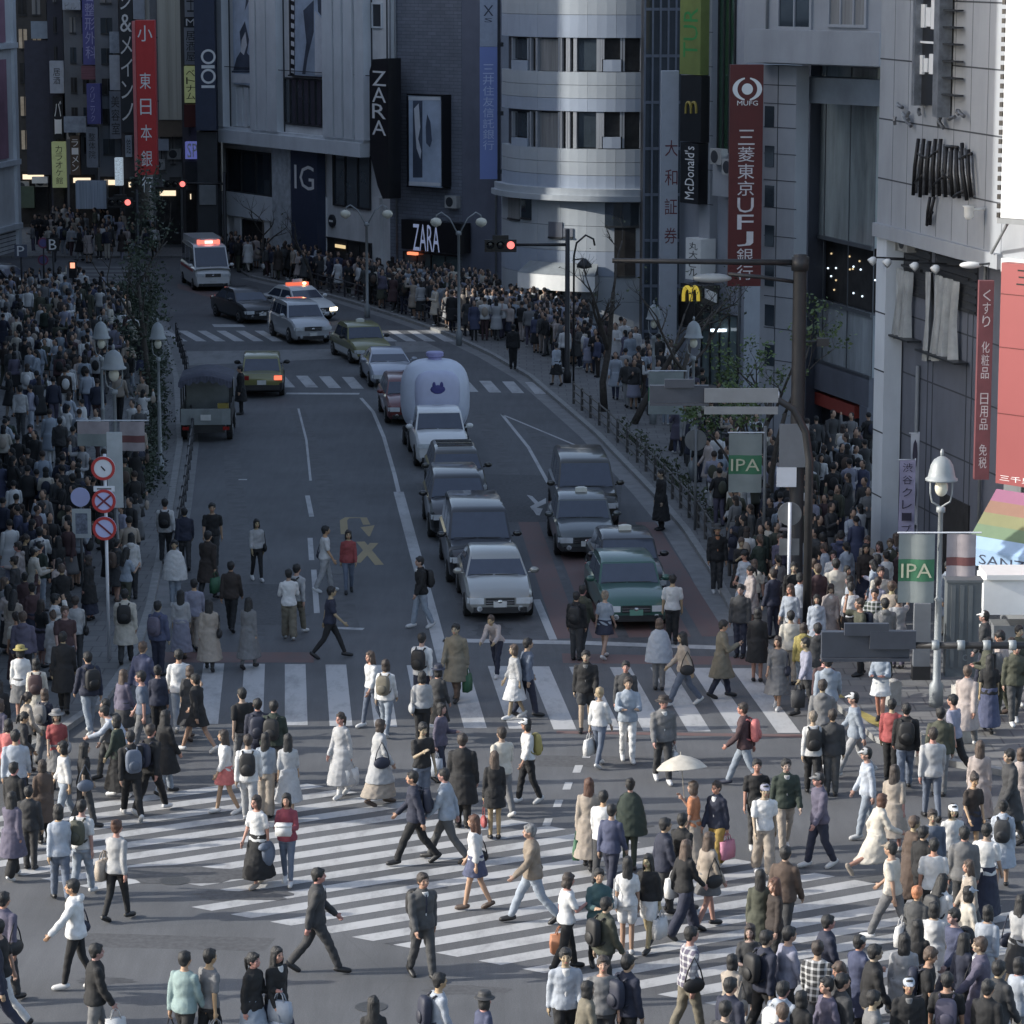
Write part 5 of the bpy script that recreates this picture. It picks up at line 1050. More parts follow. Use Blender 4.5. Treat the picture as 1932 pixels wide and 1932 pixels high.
# ================================================================ vehicles
def paint(nm,c,metal=.0,rough=.3): return M(nm,c,rough,metal,var=.04,scale=.7,coat=.7)
CGL=M('car_glass',(.045,.055,.08),.04,0,.1,spec=.9); TYRE=M('tyre_rubber',(.018,.018,.018),.85,var=.2); RIM=M('alloy_rim',(.3,.3,.31),.3,.7); BLK=M('black_trim',(.02,.02,.021),.5,var=.2); CHROME=M('chrome_trim',(.5,.5,.5),.15,.9)  # car glass base lifted bluish to stand in for reflected sky
HEADL=M('headlight_glass',(.62,.64,.65),.15,.1,var=.2); TAILL=M('tail_light_red',(.25,.015,.012),.2); TAILON=M('tail_light_lit',(.5,.02,.02),.3,emit=(1,.15,.08),estr=.8); PLATE=M('number_plate_white',(.55,.55,.53),.5); PLATEG=M('number_plate_green',(.12,.26,.2),.5); HEADON=M('headlight_lit',(.9,.85,.7),.3,emit=(1,.85,.6),estr=2.5)
def loc(name,mb,m,parent,smooth=False,auto=False):
    o=link(name,mb.mesh(name,m,smooth,clean=True),parent,(0,0,0))
    if auto:
        b=bmesh.new(); b.from_mesh(o.data)
        for e in b.edges:
            if len(e.link_faces)==2 and e.calc_face_angle(0)>R(32): e.smooth=False
        for f in b.faces: f.smooth=True
        b.to_mesh(o.data); b.free()
    return o
KINDS={ # L,W,H, hood len, cowl z, roof front y, roof rear y, rear base y, deck z, roof half-width factor, clearance
 'sedan':dict(L=4.7,W=1.74,H=1.45,hz=.86,cz=.96,cy=1.05,rf=.35,rr=-1.05,rb=-1.75,dz=.98,rw=.74),
 'taxi':dict(L=4.65,W=1.70,H=1.50,hz=.87,cz=.95,cy=.95,rf=.5,rr=-1.05,rb=-1.55,dz=.95,rw=.8),
 'minivan':dict(L=4.85,W=1.83,H=1.88,hz=1.05,cz=1.15,cy=1.45,rf=.75,rr=-2.1,rb=-2.33,dz=1.15,rw=.8),
 'suv':dict(L=4.6,W=1.8,H=1.68,hz=1.02,cz=1.1,cy=1.1,rf=.5,rr=-1.8,rb=-2.15,dz=1.1,rw=.76),
 'wagon':dict(L=4.5,W=1.72,H=1.5,hz=.9,cz=.98,cy=1.0,rf=.4,rr=-1.75,rb=-2.15,dz=1.0,rw=.76),
 'pickup':dict(L=4.7,W=1.78,H=1.75,hz=1.08,cz=1.15,cy=1.15,rf=.65,rr=-.55,rb=-.75,dz=1.02,rw=.8),
 'van':dict(L=5.3,W=1.88,H=2.25,hz=1.12,cz=1.2,cy=2.25,rf=1.45,rr=-2.5,rb=-2.62,dz=1.2,rw=.86),
 'coupe':dict(L=4.5,W=1.78,H=1.32,hz=.8,cz=.9,cy=.95,rf=.15,rr=-.85,rb=-1.7,dz=.92,rw=.7)}
def car(name,label,cat,kind,x,y,yaw,mp,mp2=None,rear=False,lights=False,tail=TAILL,plate=PLATE,group=None,roof=None,grille=BLK,split=None,head=None):
    k=KINDS[kind]; L,W,H=k['L'],k['W'],k['H']; a=R(yaw); fd=Vector((math.sin(a),-math.cos(a),0)); g=G(x,y)
    cpos=g-fd*(L/2-.12) if not rear else g+fd*(L/2-.12)
    t=thing(name,label,cat,(cpos.x,cpos.y,0.0),math.atan2(fd.y,fd.x)-math.pi/2,group)
    hw=W/2; y0,y1=-L/2,L/2; zl=.2; cy=k['cy']
    st=[(y0,.80,.42,.68*k['dz']+.1),(y0+.06,.93,.3,.86*k['dz']+.1),(y0+.25,.985,.22,k['dz']-.02),(k['rb'],1.,.2,k['dz']),(0,1.,.2,(k['dz']+k['cz'])/2),(cy,1.,.2,k['cz']),((cy+y1)/2+.1,.985,.2,k['hz']+.01),(y1-.35,.985,.2,k['hz']-.07),(y1-.12,.955,.22,k['hz']-.13),(y1,.87,.3,k['hz']-.25)]
    # wheels arches are dark discs behind the tyres; the shell is a loft of rounded sections
    body=MB(); n=len(st); prof=[]
    for (yy,wf,z0,zh) in st:
        w_=hw*wf; zm=(z0+zh)/2
        r=[(-w_*.86,z0),(-w_*.97,z0+.1),(-w_,zm),(-w_*.975,zh-.09),(-w_*.9,zh-.015),(-w_*.5,zh+.025),(0,zh+.035),(w_*.5,zh+.025),(w_*.9,zh-.015),(w_*.975,zh-.09),(w_,zm),(w_*.97,z0+.1),(w_*.86,z0)]
        prof.append([(px_,yy,pz) for px_,pz in r])
    m_=13; vs=[v for r in prof for v in r]; fs=[];mi=[]
    for i in range(n-1):
        for j in range(m_-1):
            fs.append((i*m_+j,(i+1)*m_+j,(i+1)*m_+j+1,i*m_+j+1)); lower=(j in (0,1,10,11)); mi.append(1 if (split and lower) else 0)
        fs.append((i*m_+m_-1,(i+1)*m_+m_-1,(i+1)*m_,i*m_)); mi.append(2)
    fs.append(tuple(range(m_))); mi.append(0); fs.append(tuple(reversed([(n-1)*m_+j for j in range(m_)]))); mi.append(0)
    body.v=vs; body.f=[tuple(reversed(f)) for f in fs]; body.m=mi
    # cabin
    bz=lambda yy:(k['dz']+k['cz'])/2
    wb=hw*.93; wr=hw*k['rw']; ra=[(cy,k['cz']-.03),(k['rf']+.1,H-.1),(k['rf']-.12,H-.015),((k['rf']+k['rr'])/2,H+.02),(k['rr']+.1,H-.02),(k['rr']-.1,H-.1),(k['rb'],k['dz']-.03)]
    ws=[wb,wr*1.03,wr*.985,wr*.97,wr*.96,wr*1.0,wb*.97]
    cv=[];cn=len(ra)
    for (yy,z),w_ in zip(ra,ws): cv+=[(-w_,yy,z-.0),(-w_*.9,yy,z+(.03 if 0<ra.index((yy,z))<cn-1 else 0)),(w_*.9,yy,z+(.03 if 0<ra.index((yy,z))<cn-1 else 0)),(w_,yy,z)]
    base_=len(body.v); cf=[]
    for i in range(cn-1):
        for j in range(3): cf.append((i*4+j,i*4+j+1,(i+1)*4+j+1,(i+1)*4+j))
    # side panels as polygons
    cf.append(tuple(i*4 for i in range(cn))); cf.append(tuple(reversed([i*4+3 for i in range(cn)])))
    body.add(cv,cf,0)
    loc('body',body,[mp,mp2 or mp,BLK],t,auto=True)
    def panel(nm,p,m,off=.012,inset=.06):
        p=[Vector(q) for q in p]; c=sum(p,Vector())/len(p); nr=(p[1]-p[0]).cross(p[2]-p[0]).normalized()
        if nr.dot(c-Vector((0,0,.8)))<0: nr=-nr
        q=[c+(v-c)*(1-inset)+nr*off for v in p]; b_=[v-nr*.02 for v in q]; mb=MB(); N=len(q); mb.add(q+b_,[tuple(range(N))]+[(i,i+N,(i+1)%N+N,(i+1)%N) for i in range(N)]); 
        return loc(nm,mb,m,t)
    c4=lambda i,j:cv[i*4+j]
    panel('windscreen',[c4(0,0),c4(0,3),c4(1,3),c4(1,0)],CGL,.02,.07)
    panel('rear_window',[c4(cn-1,0),c4(cn-1,3),c4(cn-2,3),c4(cn-2,0)],CGL,.02,.1)
    for s in(-1,1):
        j=0 if s<0 else 3
        A,B,C_,D=[Vector(c4(i,j)) for i in (0,1,cn-2,cn-1)]
        nb=3 if kind in('minivan','van','wagon','suv') else 2
        top=[B.lerp(C_,f) for f in (0,.5,1)] if nb==2 else [B.lerp(C_,f) for f in (0,.36,.68,1)]
        bot=[A.lerp(D,f) for f in (0.04,.5,.97)] if nb==2 else [A.lerp(D,f) for f in (.04,.4,.7,.97)]
        for i in range(nb): panel('side_window',[bot[i],bot[i+1],top[i+1]-Vector((0,0,.03)),top[i]-Vector((0,0,.03))],CGL,.012,.1)
        wz=.31 if kind not in('suv','pickup') else .36
        for wy in (y1-.85,y0+.85):
            mb=MB(); mb.lathe((s*(hw-.19),wy,wz),[(wz*.7,0),(wz,.02),(wz,.19),(wz*.85,.215)],20,axis=(s,0,0)); wh=loc('wheel',mb,TYRE,t,auto=True)
            mb=MB(); mb.lathe((s*(hw-.0),wy,wz),[(wz*.64,0),(wz*.6,.03),(wz*.2,.018),(wz*.12,.04)],12,axis=(s,0,0)); r=link('rim',mb.mesh('rim',RIM,True),wh,(0,0,0))
        mb=MB(); mb.ell((s*(hw+.12),cy-.25,k['cz']+.08),(.13,.06,.085),10,6); mb.tube([(s*(hw-.04),cy-.22,k['cz']+.02),(s*(hw+.05),cy-.24,k['cz']+.05)],.025,6); loc('mirror',mb,mp if mp is not TAXIY else BLK,t,True)
        hz=k['hz']; mb=MB(); mb.box((s*hw*.68,y1-.06,hz-.31),(.36,.16,.15)); mb.box((s*hw*.9,y1-.16,hz-.31),(.1,.2,.13)); loc('headlight',mb,head or (HEADON if lights else HEADL),t); mb=MB(); mb.lathe((s*hw*.6,y1+.0,.36),[(.06,0),(.07,.05)],10,axis=(0,1,0)); loc('fog_lamp',mb,HEADL,t)
        mb=MB(); mb.box((s*hw*.74,y0+.04,k['dz']-.16),(.3,.1,.16)); loc('tail_light',mb,tail if s>0 or tail is TAILL else TAILL,t)
        for i in range(3): mb=MB()
    hz=k['hz']; mb=MB(); mb.box((0,y1-.03,hz-.32),(W*.42,.1,.17)); loc('grille',mb,grille,t); mb=MB(); mb.box((0,y1-.02,hz-.30),(W*.42,.12,.018)); mb.box((0,y1-.02,hz-.36),(W*.42,.12,.018)); mb.ell((0,y1+.03,hz-.32),(.07,.03,.05),10,6); loc('grille_bar',mb,CHROME,t)
    mb=MB(); mb.box((0,y1-.05,.33),(W*.78,.2,.13)); mb.box((0,y1-.02,.27),(W*.55,.16,.05)); loc('front_bumper',mb,BLK,t); mb=MB(); mb.box((0,y0+.02,.42),(W*.82,.14,.2)); loc('rear_bumper',mb,mp2 or BLK,t)
    mb=MB(); mb.box((0,y1+.035,.46),(.34,.02,.17)); loc('number_plate',mb,plate,t); mb=MB(); mb.box((0,y0-.04,.62),(.34,.02,.17)); loc('number_plate',mb,plate,t)
    mb=MB(); mb.box((-.25,cy+.06,k['cz']+.035),(.6,.02,.015)); mb.box((.4,cy+.05,k['cz']+.035),(.6,.02,.015)); loc('wiper',mb,BLK,t)
    if roof=='taxi':
        mb=MB(); mb.box((0,k['rf']-.55,H+.1),(.34,.14,.12)); mb.ell((0,k['rf']-.55,H+.15),(.17,.07,.05),10,6); loc('roof_sign',mb,M('taxi_lamp_white',(.6,.6,.55),.4),t)
    if roof=='rack':
        for i in range(5): mb=MB(); mb.box((0,k['rf']-.3-.28*i,H+.08),(wr*1.7,.05,.05)); loc('roof_bar',mb,BLK if i%2 else CHROME,t)
    if roof=='police':
        mb=MB(); mb.box((0,k['rf']-.45,H+.1),(1.1,.25,.14)); loc('light_bar',mb,M('beacon_red',(.5,.05,.04),.3,emit=(1,.2,.1),estr=.4),t); mb=MB(); mb.ell((-.3,k['rf']-.3,H+.12),(.1,.1,.07),10,6); loc('beacon',mb,M('beacon_lit',(1,.6,.3),.3,emit=(1,.6,.3),estr=1.8),t)
        mb=MB(); mb.box((0,k['rf']-.45,H+.2),(.5,.1,.25)); loc('sign_box',mb,PLATE,t)
    if roof=='ambulance':
        mb=MB(); zz=H; mb.prism([(-.78,-2.4),(.78,-2.4),(.74,.7),(.4,1.3),(-.4,1.3),(-.74,.7)],zz-.02,zz+.3); loc('high_roof',mb,mp,t,auto=True)
        mb=MB(); mb.box((0,1.18,zz+.13),(1.15,.25,.2)); loc('light_bar',mb,M('ambulance_beacon',(.6,.08,.07),.3,emit=(1,.22,.16),estr=.6),t)
        mb=MB(); mb.box((0,1.33,zz+.13),(.4,.05,.14)); loc('beacon',mb,M('beacon_lit_red',(1,.4,.35),.3,emit=(1,.35,.3),estr=1.8),t)
        for s in(-1,1): mb=MB(); mb.box((s*(hw+.005),-.2,1.0),(.02,4.2,.12)); loc('red_stripe',mb,SIGNR,t)
    return t
SIL=paint('car_silver_beige',(.33,.325,.30),.5); BLKP=paint('car_black',(.012,.012,.014)); DKB=paint('car_dark_bronze',(.05,.047,.04),.4); WHP=paint('car_white',(.62,.62,.61)); SILB=paint('car_silver_blue',(.33,.35,.4),.4); SILW=paint('car_pale_silver',(.42,.43,.44),.3); GRNP=paint('car_taxi_green',(.026,.08,.062)); TAXIY=paint('car_taxi_olive_yellow',(.17,.165,.055)); REDD=paint('car_dark_red',(.12,.02,.02)); GREYP=paint('car_grey_green',(.09,.1,.1),.4)
TX='taxis in the street'; QC='cars queuing at the crossing'
car('car','beige silver sedan, first in the queue at the stop line','car','sedan',943,1172,4.2,SIL,group=QC)
car('minivan','black minivan directly behind the beige silver sedan','minivan','minivan',910,1106,4.5,BLKP,group=QC)
car('car','glossy black tall car behind the black minivan','car','suv',869,1020,4.5,BLKP,group=QC)
car('car','dark bronze estate car with a barred roof rack','car','wagon',868,955,5,DKB,group=QC,roof='rack')
car('pickup_truck','white pickup truck towing the pale blue inflatable','pickup truck','pickup',835,884,5.5,WHP,group=QC)
car('minivan','dark bronze minivan in the kerb lane behind the black taxi','minivan','minivan',1110,1000,3,DKB,group=QC)
car('taxi','dark grey taxi with a pale roof sign, ahead of the bronze minivan','taxi','taxi',1107,1055,3,GREYP,group=TX,roof='taxi',plate=PLATE)
car('taxi','dark blue black taxi right behind the green taxi','taxi','taxi',1198,1138,5,BLKP,group=TX,roof='taxi',plate=PLATEG)
car('taxi','green taxi waiting first in the kerb lane','taxi','taxi',1199,1188,5,GRNP,group=TX,roof=None,plate=PLATEG,mp2=GRNP)
car('car','pale silver coupe following behind the blue inflatable','car','coupe',742,733,9,SILB,group=QC)
car('taxi','olive yellow taxi driving round the bend behind the silver coupe','taxi','taxi',705,688,17,TAXIY,mp2=WHP,split=True,group=TX,roof='taxi')
car('car','pale silver saloon on the far zebra crossing','car','suv',590,650,19,SILW,group='cars coming round the bend')
car('police_car','black and white police car with a lit beacon','police car','sedan',606,606,32,WHP,mp2=BLKP,split=True,roof='police',lights=True,group='cars coming round the bend')
car('car','black saloon passing the far zebra crossing','car','sedan',494,611,26,BLKP,group='cars coming round the bend')
car('ambulance','white ambulance with red flashing roof lights','ambulance','van',402,549,14,WHP,roof='ambulance',group='cars coming round the bend')
car('car','dark red car half hidden behind the blue inflatable','car','wagon',775,802,7,REDD,group=QC)
car('taxi','olive taxi driving away with a lit tail light','taxi','taxi',494,751,184,TAXIY,mp2=BLK,rear=True,tail=TAILON,split=True,group=TX,roof=None)
car('car','dark car with dim headlights at the far left side street','car','sedan',68,558,60,BLKP,lights=True,group='cars coming round the bend',head=M('amber_headlight',(.6,.45,.3),.3,emit=(1,.6,.35),estr=.8))
# roof glints on the minivans come from real roof rails
# ---- inflatable float on a trailer behind the pickup
a=R(6); fd=Vector((math.sin(a),-math.cos(a),0)); g=G(826,848); t=thing('inflatable_float','big pale blue inflatable on a trailer with a violet knob on top','inflatable',(g.x-fd.x*1.1,g.y-fd.y*1.1,0),math.atan2(fd.y,fd.x)-math.pi/2)
PBL=M('inflatable_pale_blue',(.56,.60,.70),.45,var=.05); PVI=M('inflatable_violet',(.3,.29,.5),.45,var=.05); PLB=M('inflatable_lilac',(.49,.51,.66),.45,var=.05)
mb=MB(); N,K=28,18
for i in range(K+1):
    th=math.pi*i/K; 
    for j in range(N):
        ph=2*math.pi*j/N; f=lambda c,e:math.copysign(abs(c)**e,c); r=abs(math.sin(th))**.62; mb.v.append((1.2*r*f(math.cos(ph),.75),1.15*r*f(math.sin(ph),.75),1.72-1.28*f(math.cos(th),.72)))
for i in range(K):
    for j in range(N): mb.f.append((i*N+j,i*N+(j+1)%N,(i+1)*N+(j+1)%N,(i+1)*N+j)); mb.m.append(0)
loc('body',mb,PBL,t,True)
mb=MB(); 
for i in range(9):
    th=math.pi*i/8
    for j in range(24):
        ph=2*math.pi*j/24; f=lambda c,e:math.copysign(abs(c)**e,c); r=abs(math.sin(th))**.5; mb.v.append((.78*r*f(math.cos(ph),.6),1.0-.22*math.cos(th)*1.0,1.95+.78*r*f(math.sin(ph),.6)))
for i in range(8):
    for j in range(24): mb.f.append((i*24+j,(i+1)*24+j,(i+1)*24+(j+1)%24,i*24+(j+1)%24)); mb.m.append(0)
loc('front_panel',mb,PLB,t,True)
mb=MB(); mb.lathe((0,0,2.93),[(.3,-.1),(.26,.03),(.22,.13),(.3,.17),(.31,.29),(.27,.32)],18); loc('knob',mb,PVI,t,auto=True)
mb=MB(); 
for dx,dz,sx,sz in ((0,0,.26,.15),(-.13,.14,.06,.12),(.13,.14,.06,.12),(0,-.1,.17,.06)): mb.ell((dx,1.225,2.1+dz),(sx,.02,sz),14,6)
loc('emblem',mb,M('emblem_dark_violet',(.05,.05,.2),.5),t,True)
mb=MB(); mb.box((0,.0,.42),(2.1,2.6,.14)); mb.tube([(0,1.2,.4),(0,2.3,.42)],.05,6); loc('trailer_bed',mb,BLK,t)
for s in(-1,1):
    mb=MB(); mb.lathe((s*.9,-.2,.33),[(.2,0),(.33,.02),(.33,.2),(.25,.22)],18,axis=(s,0,0)); wh=loc('wheel',mb,TYRE,t,auto=True); mb=MB(); mb.lathe((s*1.11,-.2,.33),[(.2,0),(.18,.02),(.05,.03)],12,axis=(s,0,0)); link('rim',mb.mesh('rim',RIM,True),wh,(0,0,0))
# ---- open-backed truck with a scalloped canvas roof, seen from behind
a=R(183); fd=Vector((math.sin(a),-math.cos(a),0)); g=G(389,836); Lt=4.4; t=thing('open_truck','old open backed truck with a scalloped dark canvas roof','truck',(g.x+fd.x*Lt/2,g.y+fd.y*Lt/2,0),math.atan2(fd.y,fd.x)-math.pi/2)
CANV=M('dark_canvas',(.06,.062,.085),.85,scale=5,var=.3); PGR=M('truck_grey_green',(.22,.24,.24),.5,var=.12,dirt=.25)
mb=MB(); mb.box((0,-.6,.72),(1.75,3.1,.1)); 
for s in(-1,1): mb.box((s*.86,-.6,.98),(.06,3.1,.5))
loc('cargo_bed',mb,BLK,t)
mb=MB(); mb.box((0,-2.17,.92),(1.72,.07,.56)); 
for k in(-.55,0,.55): mb.box((k,-2.215,.92),(.04,.025,.5))
tg=loc('tailgate',mb,PGR,t); mb=MB(); mb.box((0,-2.23,.9),(.36,.02,.2)); link('number_plate',mb.mesh('plate',PLATE),tg,(0,0,0))
for s in(-1,1): mb=MB(); mb.box((s*.7,-2.2,.52),(.22,.08,.12)); loc('tail_light',mb,TAILL,t)
mb=MB()
for s in(-1,1):
    for yy in (-2.1,-.7,.8): mb.tube([(s*.84,yy,1.1),(s*.84,yy,2.12)],.03,6)
loc('canopy_frame',mb,BLK,t)
mb=MB(); nx=16
for i in range(3):
    for j in range(nx+1): g_=j/nx; mb.v.append(((g_-.5)*1.85,(-2.3,-.6,.95)[i],2.14+.22*math.sin(math.pi*g_)))
for i in range(2):
    for j in range(nx): mb.f.append((i*(nx+1)+j,i*(nx+1)+j+1,(i+1)*(nx+1)+j+1,(i+1)*(nx+1)+j)); mb.m.append(0)
b0=len(mb.v)
for j in range(nx*4+1):
    g_=j/(nx*4); top=2.14+.22*math.sin(math.pi*g_); mb.v+=[((g_-.5)*1.85,-2.3,top),((g_-.5)*1.87,-2.34,top-.14-.1*abs(math.sin(g_*math.pi*7)))]
for j in range(nx*4): mb.f.append((b0+2*j,b0+2*j+1,b0+2*j+3,b0+2*j+2)); mb.m.append(0)
loc('canopy',mb,CANV,t,True)
mb=MB(); mb.box((0,1.5,1.2),(1.7,1.2,1.1)); mb.box((0,1.45,1.85),(1.5,.9,.4)); cb=loc('cab',mb,PGR,t); mb=MB(); mb.box((0,.99,1.85),(1.2,.04,.3)); link('rear_window',mb.mesh('rw',CGL),cb,(0,0,0))
for s in(-1,1):
    for wy in (-1.3,1.45):
        mb=MB(); mb.lathe((s*.68,wy,.36),[(.22,0),(.36,.02),(.36,.2),(.28,.22)],18,axis=(s,0,0)); wh=loc('wheel',mb,TYRE,t,auto=True); mb=MB(); mb.lathe((s*.89,wy,.36),[(.2,0),(.18,.02),(.05,.03)],12,axis=(s,0,0)); link('rim',mb.mesh('rim',RIM,True),wh,(0,0,0))
mb=MB(); mb.box((0,-1.8,.5),(1.3,.7,.3)); loc('rear_axle_box',mb,BLK,t)
def T_local(t,v): return t.matrix_basis@Vector(v)
for (nm,lb,cat,v,sz,m) in (('plastic_crate','blue plastic crate at the left of the open truck bed','crate',(-.45,-1.95,.9),(.5,.36,.34),M('blue_plastic',(.12,.15,.42),.5)),('plastic_crate','yellow crate stack at the right of the open truck bed','crate',(.6,-1.95,1.0),(.38,.3,.55),M('ochre_plastic',(.26,.2,.04),.5)),('cardboard_box','dull brown box in the middle of the open truck bed','box',(.1,-1.9,.86),(.36,.3,.24),M('cardboard',(.2,.15,.09),.8))):
    p_=T_local(t,(v[0],v[1],.77)); e=thing(nm,lb,cat,p_,t.rotation_euler.z); mb=MB(); w_,d_,h_=sz
    mb.box((0,0,.015),(w_,d_,.03)); 
    for s in(-1,1): mb.box((s*(w_/2-.012),0,h_/2+.03),(.024,d_,h_)); mb.box((0,s*(d_/2-.012),h_/2+.03),(w_-.05,.024,h_))
    loc('sides',mb,m,e); mb=MB(); mb.box((0,0,h_*.5),(w_-.06,d_-.06,h_*.7)); loc('contents',mb,M('crate_contents',(.1,.1,.09),.8,scale=14,var=.6),e)
# ================================================================ people
SKIN=M('skin',(0,0,0),.55,obj=True,var=.06,scale=8); EYE=M('eyes_and_brows',(.05,.035,.028),.5); LIP=M('lips',(.33,.13,.11),.5)
CLOTH=M('cloth',(0,0,0),.85,obj=True,var=.15,scale=7,bump=.8); HAIRM=M('hair',(0,0,0),.6,obj=True,var=.5,scale=36,stretch=(1,1,.25),bump=1.0); SHOEM=M('shoe_leather',(0,0,0),.5,obj=True,var=.1); BAGM=M('bag_fabric',(0,0,0),.65,obj=True,var=.15,scale=6)
def pattern_mat(nm,fn):
    m=bpy.data.materials.new(nm); m.use_nodes=True; n=m.node_tree.nodes; l=m.node_tree.links; b=n['Principled BSDF']; b.inputs['Roughness'].default_value=.85
    tc=n.new('ShaderNodeTexCoord'); oi=n.new('ShaderNodeObjectInfo'); mx=n.new('ShaderNodeMix'); mx.data_type='RGBA'; l.new(oi.outputs['Color'],mx.inputs[6]); mx.inputs[7].default_value=(.5,.5,.5,1)
    if fn=='plaid':
        f=None
        for ax in ('X','Z'):
            w_=n.new('ShaderNodeTexWave'); w_.bands_direction=ax; w_.inputs['Scale'].default_value=3.2; l.new(tc.outputs['Object'],w_.inputs[0])
            g=n.new('ShaderNodeMath'); g.operation='GREATER_THAN'; g.inputs[1].default_value=.72; l.new(w_.outputs['Fac'],g.inputs[0])
            if f: a=n.new('ShaderNodeMath'); a.operation='ADD'; l.new(f.outputs[0],a.inputs[0]); l.new(g.outputs[0],a.inputs[1]); f=a
            else: f=g
        h=n.new('ShaderNodeMath'); h.operation='MULTIPLY'; h.inputs[1].default_value=.45; l.new(f.outputs[0],h.inputs[0]); l.new(h.outputs[0],mx.inputs[0])
    else:
        w_=n.new('ShaderNodeTexWave'); w_.bands_direction='Z'; w_.inputs['Scale'].default_value=4.5; l.new(tc.outputs['Object'],w_.inputs[0]); g=n.new('ShaderNodeMath'); g.operation='GREATER_THAN'; g.inputs[1].default_value=.6; l.new(w_.outputs['Fac'],g.inputs[0]); l.new(g.outputs[0],mx.inputs[0])
    l.new(mx.outputs[2],b.inputs['Base Color']); return m
PLAID=pattern_mat('plaid_cloth','plaid'); STRIPE=pattern_mat('striped_cloth','stripe')
C={'black':(.016,.016,.018),'charcoal':(.045,.046,.05),'navy':(.022,.028,.06),'dark grey':(.075,.077,.08),'grey':(.17,.17,.175),'light grey':(.36,.365,.375),'white':(.6,.6,.595),'cream':(.52,.47,.38),'beige':(.36,.29,.22),'khaki':(.2,.17,.11),'olive':(.07,.075,.045),'brown':(.1,.06,.04),'dark brown':(.045,.03,.024),'maroon':(.08,.035,.04),'red':(.33,.06,.06),'crimson':(.28,.045,.07),'coral':(.62,.16,.15),'pink':(.55,.2,.3),'pale pink':(.42,.34,.31),'purple':(.115,.10,.165),'lavender':(.27,.275,.38),'pale blue':(.36,.41,.49),'denim blue':(.11,.145,.215),'light denim':(.27,.33,.41),'blue':(.06,.075,.16),'teal':(.03,.1,.11),'mint':(.24,.37,.36),'green':(.03,.13,.06),'dark green':(.03,.05,.035),'yellow':(.36,.29,.07),'mustard':(.38,.24,.04),'orange':(.45,.17,.07),'blond':(.4,.28,.13),'tan':(.25,.19,.13),'auburn':(.13,.045,.02)}
def dull(k,v):
    g=.3*v[0]+.6*v[1]+.1*v[2]; a=.12 if k in('red','crimson','coral','pink','yellow','orange','green','mustard') else .3; s=.84 if max(v)>.2 else .8
    return tuple(s*(q+(g-q)*a) for q in v)
C={k:dull(k,v) for k,v in C.items()}
def rotx(v,a): return Vector((v[0],v[1]*math.cos(a)-v[2]*math.sin(a),v[1]*math.sin(a)+v[2]*math.cos(a)))
# pose: leg (hip, knee) for left/right, arm (swing, abduct, elbow, inward) left/right, lean, head yaw/pitch
POSES={
 'W1':dict(L=(27,6),Rr=(-19,20),aL=(-22,7,12,0),aR=(20,7,26,4),lean=3),
 'W2':dict(L=(-19,20),Rr=(27,6),aL=(20,7,26,4),aR=(-22,7,12,0),lean=3),
 'w1':dict(L=(15,5),Rr=(-10,16),aL=(-12,7,12,0),aR=(12,7,18,3),lean=2),
 'w2':dict(L=(-10,16),Rr=(15,5),aL=(12,7,18,3),aR=(-12,7,12,0),lean=2),
 'S':dict(L=(1,2),Rr=(-1,2),aL=(2,8,10,2),aR=(2,8,12,2),lean=0),
 'P':dict(L=(2,2),Rr=(-2,4),aL=(4,8,14,2),aR=(22,10,100,22),lean=2,hp=-16),
 'PW':dict(L=(15,5),Rr=(-10,16),aL=(-10,8,14,2),aR=(22,10,95,22),lean=2,hp=-14),
 'C':dict(L=(-10,14),Rr=(14,5),aL=(8,10,88,10),aR=(-8,8,14,2),lean=2),
 'F':dict(L=(12,5),Rr=(-8,12),aL=(18,10,82,24),aR=(18,10,82,24),lean=1),
 'B':dict(L=(20,14),Rr=(-12,18),aL=(40,8,30,6),aR=(30,8,40,6),lean=38,hp=10),
 'RUN':dict(L=(34,14),Rr=(-34,38),aL=(-28,10,40,4),aR=(26,10,40,4),lean=8),
 'U':dict(L=(12,5),Rr=(-8,14),aL=(4,8,14,2),aR=(28,12,112,10),lean=1),
 'H':dict(L=(2,2),Rr=(-3,6),aL=(4,8,14,2),aR=(95,25,95,10),lean=1,hp=4),
 'X':dict(L=(4,4),Rr=(-4,8),aL=(16,14,82,52),aR=(16,14,82,52),lean=-1),
 'N':dict(L=(8,4),Rr=(-6,10),aL=(2,9,22,6),aR=(10,9,30,8),lean=5,hp=-20),
 'R':dict(L=(15,5),Rr=(-10,16),aL=(34,14,8,0),aR=(-12,7,12,0),lean=2)}
